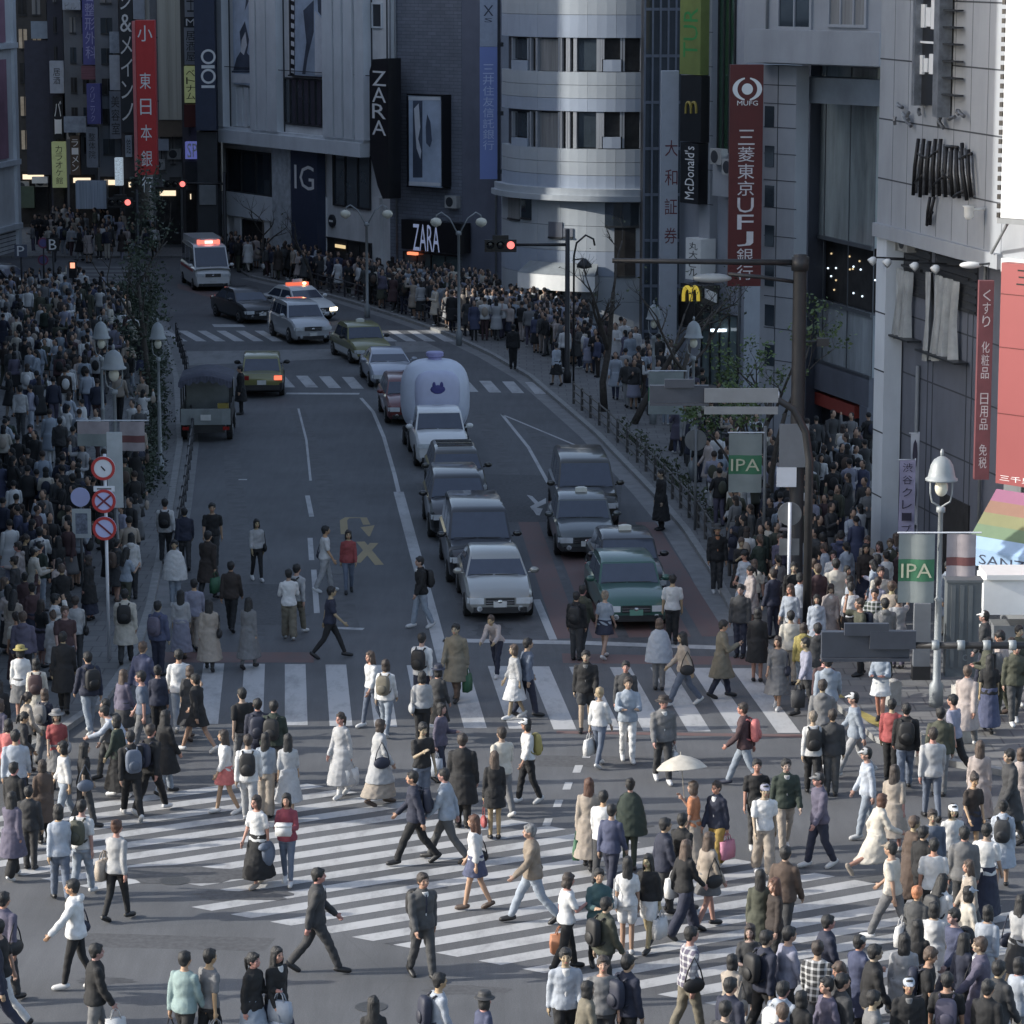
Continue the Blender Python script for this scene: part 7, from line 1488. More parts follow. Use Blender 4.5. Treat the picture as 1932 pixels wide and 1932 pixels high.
# x y yaw pose sex height | top | bottom | hair | shoes | bags | inner | pattern
TAB='''
146 1866 180 R m 1.76|hoodie white|slim black|short black|white|handbag navy shR
222 1737 60 w2 f 1.72|shirt light grey|slim black|bun auburn|black|tote beige shL
115 1702 110 w1 f 1.70|shirt pale blue|trousers denim blue|cap tan|black
157 1690 70 w2 m 1.68|tee white|trousers light denim|short black|white|backpack olive back
33 1548 95 w1 m 1.72|shirt pale blue|trousers navy|cap light grey|black
125 1560 200 w1 f 1.62|blouse white|trousers light denim|bob black|white
160 1562 20 w2 f 1.62|tee black|trousers charcoal|long black|black|handbag denim_blue shR
250 1545 110 W1 m 1.72|jacket black|trousers black|short black|white|backpack denim_blue back
285 1535 60 W2 m 1.75|jacket black|trousers black|short dark_brown|white|backpack navy back
313 1500 40 w1 f 1.66|coat black|trousers light_denim|long black|black
205 1472 200 w2 f 1.62|shirt grey|trousers dark_grey|short black|black|backpack charcoal back
237 1478 170 B m 1.68|shirt pale_blue|trousers grey|short black|white
110 1492 280 w1 f 1.60|tee red|skirt grey|hat grey|black|handbag light_grey shL
20 1512 90 S f 1.60|blouse coral|trousers charcoal|bob black|black
72 1388 90 S f 1.62|blouse cream|long cream|bob black|black|backpack maroon back
122 1345 90 w1 m 1.74|coat black|trousers black|short black|black
170 1386 120 w2 m 1.74|jacket navy|trousers light_denim|short black|white|backpack black back
272 1426 180 w1 m 1.74|tee denim_blue|trousers grey|short black|white
300 1400 90 S f 1.6|shirt navy|trousers black|bun black|black
340 1379 100 w2 m 1.72|shirt white|trousers light_denim|short black|white
374 1420 150 W1 f 1.66|jacket black|mini black|short black|white
460 1462 120 w1 m 1.74|tee black|trousers grey|short black|black
488 1478 95 w2 m 1.68|jacket navy|trousers navy|short black|black|backpack navy back
518 1482 80 w1 m 1.68|jacket dark_green|trousers black|short black|black|backpack black back
427 1536 190 w2 f 1.62|blouse white|mini coral|long dark_brown|white
470 1553 90 w1 m 1.68|shirt white|trousers light_grey|short dark_brown|white|backpack black back
503 1542 80 S f 1.62|blouse light_denim|wide beige|long black|black
545 1545 90 w1 f 1.62|dress light_grey||long black|black
488 1672 235 w1 f 1.62|tee white|long black|bob dark_brown|beige|jacket denim_blue aL
543 1669 265 F f 1.62|shirt crimson|slim denim_blue|bob black|white|box white hands
597 1836 5 W2 m 1.76|jacket charcoal|trousers charcoal|short black|black||white
182 1995 20 w1 m 1.72|jacket black|trousers grey|short black|white|shopping white aR
10 1893 60 w2 m 1.76|jacket purple|trousers charcoal|short black|black|handbag black shR
-5 1965 180 W1 m 1.76|jacket navy|trousers navy|short black|black
350 2012 60 w1 m 1.72|shirt mint|trousers black|short black|black|handbag black aL
396 2006 40 w2 m 1.72|tee grey|trousers black|short black|black|tote light_grey aR
478 2002 330 C f 1.64|jacket black|long light_denim|tail black|black|tote pale_blue aL
523 1992 315 w1 f 1.66|jacket black|skirt navy|long black|black|tote pale_blue aR|white
30 1604 60 S m 1.62|jacket black|trousers dark_brown|short black|black
84 1592 120 S f 1.56|coat brown|trousers black|bob dark_brown|black
58 1640 80 S m 1.5|jacket charcoal|trousers charcoal|short black|black
646 1504 230 w1 f 1.66|longcoat light_grey|trousers white|tail dark_brown|white|tote white aL
716 1519 20 w1 f 1.66|coat light_grey|long beige|bob dark_brown|brown|handbag navy shR
702 1372 215 w2 f 1.62|blouse white|slim denim_blue|long brown|white
728 1390 75 w1 f 1.62|shirt white|trousers light_denim|bob dark_brown|white|backpack khaki back
796 1346 70 w2 m 1.74|shirt white|trousers navy|short black|white|backpack black back
861 1322 250 w1 m 1.70|coat khaki|trousers brown|short black|black|shopping green aL
797 1412 100 S f 1.6|blouse light_grey|trousers black|bob black|black|handbag light_grey shL
826 1400 60 w1 f 1.6|shirt charcoal|skirt black|hat navy|black
831 1480 330 C f 1.62|shirt purple|trousers navy|bob black|black|shopping pale_blue aR
797 1532 300 P m 1.72|tee black|trousers denim_blue|short black|black
784 1631 185 W1 m 1.74|jacket navy|trousers black|short black|black|backpack navy back
843 1626 165 W2 m 1.74|jacket light_denim|trousers dark_grey|short black|black
873 1562 80 S m 1.78|coat black|trousers black|short dark_brown|black
933 1583 100 S f 1.64|jacket black|mini black|long brown|black|handbag red aL
948 1540 120 w1 m 1.70|shirt cream|trousers grey|short dark_brown|white
996 1516 200 w2 f 1.66|blouse white|trousers black|cap white|white|backpack yellow back
898 1716 170 w1 f 1.64|blouse white|mini blue|long auburn|brown|handbag black shR
1005 1742 185 W2 m 1.74|jacket tan|trousers light_denim|short grey|black|handbag black shR
797 1846 300 w1 m 1.72|jacket dark_grey|trousers dark_grey|short dark_brown|black|backpack black back|white
706 2090 90 S f 1.62|shirt black|trousers black|long black|black
826 2056 20 w1 m 1.72|shirt pale_blue|trousers black|short black|black|backpack navy back
911 2082 30 w2 f 1.62|shirt blue|trousers navy|hat charcoal|black
1068 1832 20 PW f 1.60|tee white|trousers black|bob dark_brown|black|tote orange aL
1129 1828 280 F f 1.64|jacket teal|trousers black|short black|black
1140 1893 30 w1 m 1.68|jacket olive|trousers charcoal|short black|black|backpack black back
1066 2006 275 w2 m 1.74|shirt pale_blue|trousers black|short black|black||white
1137 2018 270 S m 1.70|tee grey|trousers charcoal|short dark_brown|black
1182 2016 40 S m 1.70|jacket navy|trousers black|cap black|black|backpack navy back
1104 2062 20 w1 f 1.64|jacket khaki|trousers black|bob black|black
1110 1642 80 w1 f 1.66|longcoat beige|slim black|long auburn|black|shopping green aL
1137 1668 70 w2 m 1.66|shirt white|trousers charcoal|short black|black
1152 1692 60 w1 m 1.62|shirt blue|trousers navy|short black|white
1188 1642 85 S f 1.66|poncho dark_green|slim dark_green|bun black|black
1183 1800 85 S f 1.62|tee white|shorts white|long black|white|handbag white shL
1223 1794 240 w1 f 1.62|blouse black|shorts white|long black|black|tote white aL
1250 1732 20 w1 m 1.72|jacket navy|trousers charcoal|short black|black||grey
1284 1722 45 w2 m 1.72|jacket black|trousers navy|short black|black
1250 1476 280 w1 m 1.72|jacket grey|trousers charcoal|hat dark_brown|white|shopping white aL|white
1184 1437 275 F m 1.72|jacket light_denim|trousers white|short dark_brown|white
1130 1448 60 w1 f 1.62|blouse white|slim denim_blue|short blond|white|tote white aL
1105 1378 265 w2 m 1.70|jacket black|shorts charcoal|short black|black||grey
1180 1397 265 S m 1.66|jacket charcoal|trousers charcoal|short black|black
972 1356 200 w1 f 1.60|blouse light_grey|skirt white|bob brown|white
993 1353 20 w2 m 1.70|shirt denim_blue|trousers navy|short black|black
937 1277 250 B f 1.62|jacket pale_pink|trousers navy|tail brown|white
1098 1240 60 w1 m 1.68|jacket olive|trousers charcoal|short black|black
1087 1246 75 S m 1.60|jacket black|trousers charcoal|short black|black|backpack black back
1140 1243 60 w1 f 1.58|tee light_denim|mini navy|bun tan|white
1268 1216 90 S m 1.66|tee white|trousers black|short black|black
1243 1302 85 S f 1.6|poncho pale_blue|trousers grey|bob brown|black
1290 1332 190 W1 f 1.66|jacket beige|trousers denim_blue|long black|white|handbag black shL
1360 1317 5 PW m 1.72|coat khaki|trousers navy|short black|black|phone black aR|grey
1428 1286 80 S f 1.66|coat black|mini black|bob black|black
1396 1240 250 S m 1.70|jacket charcoal|trousers navy|short black|black
1466 1337 250 w1 f 1.58|dress grey||bob dark_brown|white|handbag navy shL
1514 1312 80 w1 f 1.60|hoodie yellow|trousers light_denim|bob dark_brown|white
1490 1292 95 S m 1.66|shirt cream|trousers beige|cap cream|black
1520 1352 190 w2 m 1.70|shirt lavender|trousers charcoal|short black|black|shopping charcoal aL
1553 1382 95 w1 m 1.66|shirt maroon|trousers charcoal|short black|black|tote beige aL
1612 1466 185 W1 m 1.74|shirt light_denim|trousers light_grey|cap white|white|shopping white aR
1404 1486 165 W2 m 1.72|jacket maroon|trousers light_denim|short dark_brown|navy|backpack coral back
1532 1502 90 w1 f 1.66|shirt white|trousers black|short tan|black|backpack black back
1568 1502 85 S m 1.70|jacket charcoal|trousers dark_grey|short dark_brown|black|tote brown aL
1680 1474 70 S m 1.64|shirt red|trousers black|short black|black
1707 1492 85 w2 m 1.72|jacket black|trousers denim_blue|short black|black|backpack black back
1771 1502 80 S m 1.74|jacket olive|trousers grey|short black|black
1757 1548 95 w1 m 1.76|shirt light_grey|slim denim_blue|short dark_brown|black
1845 1564 85 w2 f 1.66|longcoat pale_pink|slim black|long brown|black|handbag black aR
1922 1577 60 w1 f 1.64|coat pale_pink|skirt white|bob brown|white
1635 1582 190 w1 m 1.70|shirt pale_blue|trousers light_denim|cap light_grey|white
1684 1612 70 w2 f 1.64|dress beige||long dark_brown|white
1652 1658 20 RUN f 1.62|coat cream|skirt cream|bob auburn|beige
1545 1637 200 w2 m 1.72|jacket purple|trousers navy|cap grey|white
1440 1652 280 w1 m 1.66|tee white|wide beige|cap lavender|white|backpack black back
1480 1607 280 w2 m 1.72|jacket dark_green|trousers beige|short black|white||light_grey
1426 1602 270 S m 1.66|tee black|trousers charcoal|short black|white|backpack charcoal back
1308 1642 160 U f 1.60|tee orange|long beige|bob brown|brown|umbrella cream aR
1352 1642 230 w1 f 1.62|jacket navy|wide mustard|short dark_brown|white|tote pink aL|white
1290 1768 40 W1 f 1.68|shirt black|wide navy|long brown|black|tote white shL
1334 1752 30 w1 f 1.64|jacket beige|mini grey|long brown|black|handbag black shR
1432 1832 85 S f 1.66|longcoat olive|slim grey|long black|black
1478 1792 60 w1 m 1.72|jacket brown|trousers charcoal|short black|black
1460 1842 200 S f 1.60|shirt dark_brown|trousers black|long auburn|black
1482 1962 20 w1 m 1.74|shirt lavender|trousers charcoal|short black|black
1440 1968 30 w2 m 1.72|jacket navy|trousers black|short black|black|backpack black back
1555 1927 15 w1 m 1.66|jacket navy|trousers beige|short black|brown
1298 1962 20 w2 m 1.74|shirt purple|trousers khaki|short black|black|handbag black shR||plaid
1375 2066 40 S m 1.72|jacket navy|trousers black|short black|black
1366 2112 60 S m 1.70|shirt charcoal|trousers black|short black|black
1472 2072 50 w1 m 1.70|hoodie pale_blue|trousers light_denim|short black|white|backpack white back
1508 2082 45 S f 1.64|jacket black|trousers black|bob black|black
1560 2062 200 w1 m 1.70|shirt purple|trousers navy|short black|black
1584 2060 20 S m 1.74|jacket charcoal|trousers black|short black|black
1642 2002 10 w1 m 1.76|jacket black|trousers beige|short black|black
1702 1962 80 S f 1.64|coat light_grey|skirt grey|long black|black
1726 1932 60 w1 f 1.62|shirt black|trousers charcoal|long black|black|handbag black shR
1758 1892 80 S f 1.60|dress white||bob black|white
1725 1862 60 w2 f 1.62|jacket dark_grey|trousers black|short orange|black|tote white shL
1682 1777 150 W1 m 1.72|tee cream|trousers grey|cap tan|white
1758 1772 85 S m 1.70|tee white|trousers black|cap purple|black
1718 1718 20 w1 f 1.64|longcoat brown|trousers black|short brown|black
1738 1737 40 S m 1.62|jacket black|trousers black|short black|black
1755 1706 270 w1 m 1.66|shirt denim_blue|trousers navy|short dark_brown|black
1793 1692 280 w2 f 1.64|tee white|trousers grey|cap white|white|handbag navy shL
1815 1752 85 S m 1.74|jacket grey|trousers charcoal|cap dark_grey|black
1856 1742 60 w1 m 1.70|tee white|long navy|short black|white
1820 1862 20 w1 f 1.62|shirt cream|trousers beige|cap pale_blue|white
1858 1902 60 w2 f 1.62|blouse pale_blue|long light_grey|bob black|white
1812 1962 30 w1 f 1.64|shirt navy|trousers charcoal|long black|black|handbag black shR
1920 1882 40 w2 f 1.64|blouse light_grey|skirt charcoal|long black|black|handbag navy shL
1710 2062 270 S m 1.70|jacket black|trousers charcoal|cap pale_blue|black||grey
1782 2052 80 S m 1.70|tee black|trousers black|short black|black|backpack purple back
1876 2034 40 w1 m 1.74|jacket charcoal|trousers navy|short black|black
1858 2066 50 S m 1.68|jacket black|trousers black|cap charcoal|black
1640 2090 10 w2 m 1.7|shirt grey|trousers black|short black|black
1915 2010 30 w1 f 1.62|shirt pale_blue|trousers grey|bob black|white
402 1072 275 w1 m 1.74|tee black|trousers charcoal|short black|black
313 1062 90 w2 m 1.72|shirt white|trousers charcoal|short black|black|backpack black back
350 1076 100 w1 m 1.66|jacket navy|trousers charcoal|cap white|black
331 1142 270 S f 1.64|poncho white|trousers light_denim|short black|white
393 1132 60 w2 m 1.74|coat dark_brown|trousers charcoal|short black|black|shopping green aR
485 1096 290 w1 f 1.62|blouse light_grey|slim black|bob black|white|handbag black shL
546 1207 100 F m 1.68|shirt white|wide khaki|short black|white
560 1196 60 w2 m 1.68|shirt light_grey|trousers khaki|short black|white|backpack black back
613 1117 10 w1 m 1.70|tee white|trousers light_grey|short black|white|handbag navy shL
658 1119 275 w2 f 1.62|shirt red|slim denim_blue|bob dark_brown|black
623 1242 5 W1 m 1.72|tee navy|slim black|short black|black
437 1192 80 w1 m 1.70|jacket dark_brown|trousers black|short black|black
470 1262 70 w2 f 1.64|longcoat grey|slim grey|long black|black
396 1266 90 w1 f 1.64|longcoat beige|slim charcoal|long black|black|handbag black shR
238 1252 90 w2 m 1.70|coat cream|trousers charcoal|short black|black|backpack black back
300 1275 70 S m 1.70|jacket blue|trousers navy|short black|black|backpack purple back
368 1227 85 w1 m 1.68|shirt lavender|trousers beige|short black|black|tote light_grey aL
343 1243 95 S f 1.6|blouse light_grey|long lavender|long black|black
145 1262 95 w1 f 1.66|shirt light_grey|trousers charcoal|short dark_brown|black|handbag black shR
42 1362 100 S f 1.62|shirt white|skirt grey|hat yellow|black
795 1185 200 w2 m 1.74|jacket black|trousers light_denim|short black|white|backpack black back|white
455 782 190 S m 1.72|coat black|trousers black|short black|black
1247 1000 200 S m 1.72|longcoat black|trousers black|short black|black
1352 1118 275 S m 1.74|jacket black|trousers charcoal|hat charcoal|white||orange
1050 728 120 w1 f 1.62|shirt pale_blue|skirt black|short black|black
968 697 90 S m 1.76|jacket black|trousers black|short black|black
1388 985 90 w1 m 1.72|shirt white|trousers black|short black|black
1547 960 280 w2 f 1.62|blouse white|skirt black|long black|black
40 825 95 w1 m 1.72|shirt light_grey|trousers charcoal|short black|black
130 780 100 w2 m 1.72|shirt white|trousers black|short black|black
60 905 275 w1 m 1.70|jacket black|trousers charcoal|short black|black||white
115 890 95 S m 1.70|jacket charcoal|trousers black|short black|black
140 1010 120 w1 m 1.72|jacket black|trousers white|cap white|black
250 1130 90 S f 1.66|hoodie white|trousers charcoal|long black|black
'''
def u_(s): return s.replace('_',' ')
for ln in TAB.strip().split('\n'):
    f=[q.strip() for q in ln.split('|')]+['']*6; a=f[0].split()
    def pc(q): 
        q=q.split(); return (q[0],u_(' '.join(q[1:])) ) if q else None
    bags=[]
    if f[5]: b_=f[5].split(); bags=[(b_[0],u_(b_[1]),b_[2])]
    person(float(a[0]),float(a[1]),float(a[2]),a[3],a[4],float(a[5]),pc(f[1]),pc(f[2]),pc(f[3]),u_(f[4]) or 'black',bags,inner=u_(f[6]) or None,pat=f[7] or None)
NEXP=len(PEOPLE)
# ---- the waiting crowds on the pavements
REG=[ ('fgright',[(1345,1930),(1932,1850),(1932,2110),(1345,2130)],.38,(20,40,80,200,270),.25),('fgside',[(1690,1590),(1932,1570),(1932,1850),(1690,1850)],.28,(20,60,90,200,270),.4),('fgleft',[(0,1420),(95,1420),(70,1660),(0,1680)],.9,(60,90,110,30),.2),('fgleft2',[(0,1700),(60,1700),(40,1960),(-20,1960)],.5,(180,60,20),.1),('fgbar',[(170,1360),(360,1330),(360,1470),(190,1520)],.35,(180,90,60,200),.3),('fgcorner',[(1500,1300),(1850,1420),(1840,1520),(1480,1460)],.28,(180,90,60,270),.3),
 # polygon in the picture, people per square metre, facing choices, weight of white clothes
 ('left',[(0,955),(262,955),(255,1130),(235,1240),(150,1300),(0,1330)],.95,(80,100,95,70,270,150,20,200),.4),('leftgap',[(0,760),(262,760),(262,955),(0,955)],.3,(80,100,270,200),.3),('leftdense',[(0,640),(250,640),(262,760),(0,760)],.85,(80,100,95,270,200),.32),
 ('leftfar',[(0,575),(190,575),(250,640),(0,640)],.95,(80,100,270,180),.55),
 ('right',[(1400,1190),(1380,1050),(1330,960),(1290,880),(1395,860),(1500,960),(1640,1060),(1700,1150),(1705,1285),(1580,1300),(1470,1235)],1.3,(80,100,260,280,190),.4),
 ('bay',[(1505,880),(1640,872),(1640,1060),(1500,965)],.85,(260,280,90,200),.25),
 ('corner',[(1850,1280),(1932,1260),(1932,1400),(1850,1420)],1.1,(180,200,90,270),.3),
 ('corner2',[(1700,1180),(1860,1230),(1860,1300),(1720,1290)],.3,(180,200,90,270),.3),
 ('rightmid',[(1290,880),(1210,800),(1110,730),(1000,665),(1060,650),(1210,690),(1330,780),(1395,860)],.8,(80,100,260,280),.4),
 ('rightfar',[(1130,725),(1000,665),(905,640),(860,600),(900,585),(1000,600),(1110,640)],1.9,(80,100,260,200),.45),
 ('deptside',[(900,652),(850,630),(760,600),(660,568),(560,541),(470,520),(415,503),(430,500),(560,524),(737,558),(870,570),(940,582),(950,640)],1.5,(250,200,280,90),.28),
 ('alley',[(110,500),(330,488),(330,445),(120,440),(45,470)],.42,(90,270,200),.3),
 ('hedge',[(262,700),(290,700),(300,960),(262,1000)],.3,(90,270),.2)]
rnd=random.Random(99); occ=[]; 
cell={}
def free(p,r):
    k=(int(p.x//1),int(p.y//1))
    for i in(-1,0,1):
        for j in(-1,0,1):
            for q in cell.get((k[0]+i,k[1]+j),()):
                if (q[0]-p.x)**2+(q[1]-p.y)**2<r*r: return False
    return True
def put(p): cell.setdefault((int(p.x//1),int(p.y//1)),[]).append((p.x,p.y))
for q in PEOPLE: put(q['g'])
for o in COL.objects:
    if o.parent is None and o.type=='EMPTY' and o.get('category') in('street lamp','tree','traffic light','mast','cabinet','bollard','road sign','kiosk','post'): put(o.location)
SPOTS=[]
for nm,poly,den,fac,wht in REG:
    gp_=[G(*q) for q in poly]; pl=[(q.x,q.y) for q in gp_]; xs=[q[0] for q in pl]; ys=[q[1] for q in pl]
    area=abs(sum(pl[i][0]*pl[(i+1)%len(pl)][1]-pl[(i+1)%len(pl)][0]*pl[i][1] for i in range(len(pl))))/2; n=int(area*den); tries=0; made=0
    while made<n and tries<n*14:
        tries+=1; p=Vector((rnd.uniform(min(xs),max(xs)),rnd.uniform(min(ys),max(ys)),0))
        if not inside(pl,p.x,p.y) or not free(p,.44 if nm[:2]!='fg' else .62): continue
        if nm in('left','leftfar','right','rightmid') and mnoise.noise(Vector((p.x*.45,p.y*.3,3.1)))<rnd.uniform(-.55,.1): continue
        put(p); made+=1; p.z=gz(p.x,p.y); SPOTS.append((p,nm,rnd.choice(fac)+rnd.uniform(-35,35),wht))
SPOTS.sort(key=lambda s:s[0].y)
DARKS=['black','black','black','black','black','charcoal','charcoal','navy','navy','dark grey','dark brown','olive','grey','maroon','purple','blue','dark green']; LIGHTS=['white','white','light grey','cream','pale blue','lavender','beige','light denim','pale pink']
def rcol(wht): return rnd.choice(LIGHTS) if rnd.random()<wht+.1 else rnd.choice(DARKS)
NIND=298-NEXP; CROWD=SPOTS[NIND:]; used=set()
for p,nm,yaw,wht in SPOTS[:NIND]:
    for _ in range(40):
        sex=rnd.choice('mf'); top=(rnd.choice(['tee','shirt','jacket','jacket','coat','hoodie'] if sex=='m' else ['blouse','shirt','jacket','coat','dress','tee']),rcol(wht)); bot=None if top[0]=='dress' else (rnd.choice(['trousers','slim','trousers'] if sex=='m' else ['slim','wide','skirt','long','mini']),rcol(.08)); hair=(rnd.choice(['short','short','short','cap'] if sex=='m' else ['long','bob','long','bun','tail']),rnd.choice(['black','black','dark brown','brown']))
        if hair[0]=='cap': hair=('cap',rnd.choice(['black','white','navy','grey']))
        bg=[(rnd.choice(['backpack']),rnd.choice(['black','navy','charcoal','olive','brown','grey']),'back')] if rnd.random()<.2 else ([(rnd.choice(['handbag']),rnd.choice(['black','brown','beige','white']),'shR')] if sex=='f' and rnd.random()<.2 else [])
        key=(top,bot,hair,tuple(bg),nm)
        if key not in used: used.add(key); break
    x,y,_=P(p); person(x,y,yaw,rnd.choice(['W1','W2','w1','w2','PW','C','N','F','R'] if nm[:2]=='fg' else ['S','N','w1','w2','P','X','F','H' if rnd.random()<.5 else 'S','C']),sex,rnd.uniform(1.64,1.8) if sex=='m' else rnd.uniform(1.52,1.66),top,bot,hair,rnd.choice(['black','white','black','brown']),bg,where=nm,auto=True,pos=p,pat=(rnd.choice(['plaid','stripe']) if top[0] in('shirt','tee','blouse') and rnd.random()<.12 else None),inner=rnd.choice(['white','white','grey','light grey']) if top[0] in('jacket','coat') and rnd.random()<.5 else None)
# the rest of the packed pavements reads as one mass
def lowperson(k):
    r=random.Random(k); pose=('S','w1','w2','P','N','F','X','H')[k%8]; sex='mf'[k%2]; J=get_skel(pose,sex); parts=[]
    def add(mb,pid): shift(mb,J['dz']); parts.append((mb,pid))
    b=MB(); b.ell(J['head'],(.08,.098,.118),8,6); limb(b,J['neck'],J['head'],.05,.05,6)
    for q in('aL','aR'): b.ell(J['wr'+q]+J['hd'+q]*.07,(.035,.035,.07),6,4)
    if k%2:
        for q in('L','Rr'): limb(b,J['knee'+q],J['ank'+q],.055,.036,6)
    add(b,0); t=MB(); loft(t,torso_rings(J,.028,.84,1.44,.02),10)
    for q in('aL','aR'): limb(t,J['sh'+q],J['el'+q],.068,.06,6); limb(t,J['el'+q],J['wr'+q],.058,.045,6)
    if k%3==2: loft(t,skirt_rings(J,.47,.98,.045,.07),10)
    add(t,1); l=MB()
    if k%4==3: loft(l,skirt_rings(J,.4,1.0,.02,.08),10)
    else:
        for q in('L','Rr'): limb(l,J['hip'+q],J['knee'+q],.1,.072,6); limb(l,J['knee'+q],J['ank'+q],.07,.05,6)
        loft(l,torso_rings(J,.014,.80,.95),8)
    add(l,2); h=MB(); h.ell(J['head']+Vector((0,-.022,.03)),(.092,.1,.1),8,6)
    if sex=='f': h.ell(J['head']+Vector((0,-.075,-.12)),(.085,.05,.16),8,6)
    add(h,3); s=MB()
    for q in('L','Rr'): s.ell(J['ank'+q]+J['toe'+q]*.05+Vector((0,0,-.035)),(.045,.13,.045),6,4)
    add(s,4)
    if k%5==1: g_=MB(); g_.ell(J['Sp']((0,-.2,1.16)),(.14,.08,.2),8,6); add(g_,5)
    if k%5==3: g_=MB(); g_.ell(J['wraR']+Vector((0,0,-.25)),(.06,.15,.15),8,6); add(g_,5)
    return parts
LOW=[lowperson(k) for k in range(24)]; V=[];Fc=[];VC=[]
for i,(p,nm,yaw,wht) in enumerate(CROWD):
    parts=rnd.choice(LOW); s=rnd.uniform(.97,1.1); a=R(yaw-90); ca,sa=math.cos(a)*s,math.sin(a)*s
    cols=[(.36,.235,.17),C[rcol(wht)],C[rcol(.1)],C[rnd.choice(['black','black','dark brown'])],C[rnd.choice(['black','black','white'])],C[rnd.choice(['black','navy','beige','white','brown','olive'])]]
    for mb,pid in parts:
        o=len(V); V+=[(v[0]*ca-v[1]*sa+p.x,v[0]*sa+v[1]*ca+p.y,v[2]*s+p.z) for v in mb.v]; Fc+=[tuple(j+o for j in f) for f in mb.f]; VC+=[(*cols[pid],1)]*len(mb.v)
me=bpy.data.meshes.new('crowd'); me.from_pydata(V,[],Fc); at_=me.color_attributes.new('Col','FLOAT_COLOR','POINT'); at_.data.foreach_set('color',np.array(VC,dtype=np.float32).ravel()); me.polygons.foreach_set('use_smooth',[True]*len(Fc))
cm=bpy.data.materials.new('crowd_cloth'); cm.use_nodes=True; n_=cm.node_tree.nodes; va=n_.new('ShaderNodeAttribute'); va.attribute_name='Col'; nz=n_.new('ShaderNodeTexNoise'); nz.inputs['Scale'].default_value=9; mr=n_.new('ShaderNodeMapRange'); mr.inputs[3].default_value=.7; mr.inputs[4].default_value=1.3
xx=n_.new('ShaderNodeMix'); xx.data_type='RGBA'; xx.blend_type='MULTIPLY'; xx.inputs[0].default_value=1; lk=cm.node_tree.links; lk.new(nz.outputs[0],mr.inputs[0]); lk.new(va.outputs['Color'],xx.inputs[6]); lk.new(mr.outputs[0],xx.inputs[7]); lk.new(xx.outputs[2],n_['Principled BSDF'].inputs['Base Color']); n_['Principled BSDF'].inputs['Roughness'].default_value=.8
me.materials.append(cm); tag(link('crowd',me),'dense crowd of pedestrians packed along the far pavements','crowd',None,'stuff')
print('people',NEXP,len(PEOPLE),'crowd',len(CROWD),len(V))
# ---- descriptions
ZN={'bay':'before the glass entrance bay','leftgap':'on the open left pavement','leftdense':'in the packed left pavement','fgright':'at the near right','fgside':'on the crossing at the right','fgleft':'on the crossing at the left','fgleft2':'at the near left','fgbar':'leaving the left kerb','fgcorner':'by the right corner','left':'on the left pavement','leftfar':'on the far left pavement','right':'in the right pavement crowd','corner':'beside the kiosk','corner2':'behind the utility cabinet','rightmid':'below the street trees','rightfar':'by the round building','deptside':'before the department store','alley':'in the far alley','hedge':'beside the hedge'}
def zone(q):
    x,y=q['x'],q['y']
    if q['where'] in ZN: return ZN[q['where']]
    if y<900 and x<300: return 'on the left pavement'
    if y<760: return 'by the far crossing'
    if q['g'].z>.05: return 'on the left pavement' if x<700 else 'on the right pavement corner'
    if y<1245: return 'in the road before the crossing' if x>330 else 'at the left kerb'
    if y<1400 and 340<x<1520: return 'on the straight crossing'
    lo_=lo(x); up_=hi_(x)
    if y<up_: return 'between the two crossings'
    if y<lo_: return 'on the diagonal crossing'
    return 'on the asphalt nearest the camera'
HN={'short':'short','bob':'bobbed','long':'long','tail':'ponytailed','bun':'bunned','bald':'cropped'}
def outfit(q,lv):
    t=q['top']; s={'plaid':'plaid ','stripe':'striped '}.get(q['pat'],'')+t[1]+' '+TOPN[t[0]]
    if q['bot']: s+=', '+q['bot'][1]+' '+BOTN[q['bot'][0]]
    hs,hc=q['hair']; w=(hc+' '+hs) if hs in('cap','hat') else (HN[hs]+' '+hc+' hair')
    if lv>=1: s+=', '+w
    return s
DIRN=lambda yaw:('walking right','walking away','walking left','facing the camera')[int(((yaw+45)%360)//90)]
used={}
def cut(s): return ' '.join(s.split())
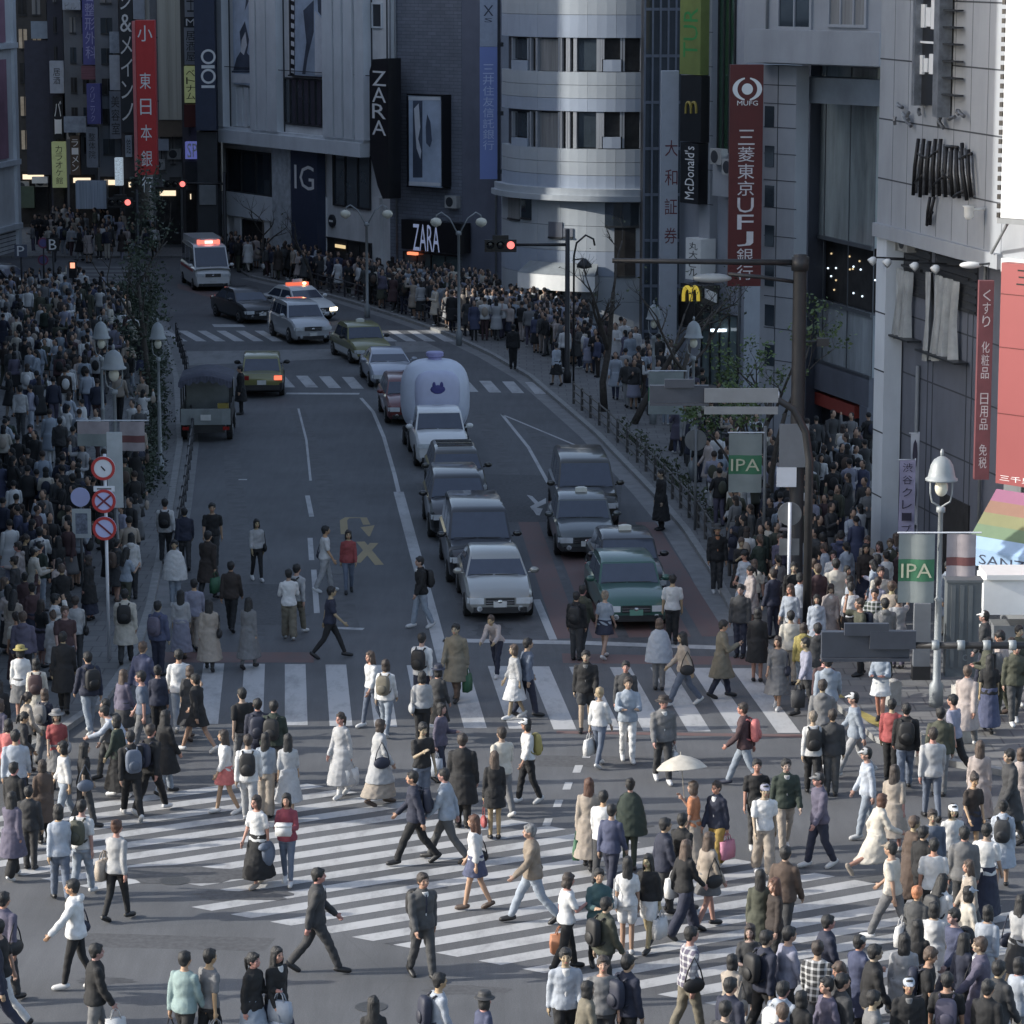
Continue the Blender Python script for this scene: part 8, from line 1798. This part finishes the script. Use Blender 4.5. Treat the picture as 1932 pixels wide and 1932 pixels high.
for q in PEOPLE:
    z=zone(q); opts=['person in '+outfit(q,1)+', '+z]
    if q['bags']: opts.insert(0,'person in '+outfit(q,0)+', '+q['bags'][0][1]+' '+BAGN[q['bags'][0][0]]+', '+z)
    opts+=['person in '+outfit(q,1)+', '+DIRN(q['yaw'])]; 
    lab=None
    for c_o in opts:
        if len(c_o.split())<=16 and c_o not in used: lab=c_o; break
    if lab is None:
        best=sorted((r for r in PEOPLE if r is not q),key=lambda r:(r['g']-q['g']).length)
        for r in best:
            c_o='person in '+q['top'][1]+' '+TOPN[q['top'][0]]+' beside person in '+r['top'][1]+' '+TOPN[r['top'][0]]+(', '+r['bot'][1]+' '+BOTN[r['bot'][0]] if r['bot'] else '')
            if len(c_o.split())<=16 and c_o not in used: lab=c_o; break
    used[lab]=1; q['o']['label']=lab; q['lab']=lab; q['o']['group']='pedestrians'
ub={}
for b,kd,bc,at_,i in BAGS:
    q=PEOPLE[i]; how={'back':'on the back of','aL':'in the left hand of','aR':'in the right hand of','hands':'held by','shL':'at the hip of','shR':'at the hip of'}[at_]
    s=q['top'][1]+' '+TOPN[q['top'][0]]+(' and '+q['bot'][1]+' '+BOTN[q['bot'][0]] if q['bot'] else '')
    c_o=bc+' '+BAGN[kd]+' '+how+' person in '+s
    if c_o in ub or len(c_o.split())>16: c_o=bc+' '+BAGN[kd]+' '+how+' '+('person in ' if 'person in ' in q['lab'] else '')+q['top'][1]+' '+TOPN[q['top'][0]]+' '+zone(q)
    if c_o in ub or len(c_o.split())>16: c_o=bc+' '+BAGN[kd]+' '+how+' person in '+q['top'][1]+' '+TOPN[q['top'][0]]+' '+zone(q)
    if c_o in ub or len(c_o.split())>16:
        hs,hc=q['hair']; c_o=bc+' '+BAGN[kd]+' '+how+' '+hs+' '+hc+' haired person in '+q['top'][1]+' '+TOPN[q['top'][0]]
    if len(c_o.split())>16: c_o=bc+' '+BAGN[kd]+' '+how+' '+q['lab'].split(',')[0]
    ub[c_o]=1; b['label']=c_o; b['group']='bags carried by pedestrians'
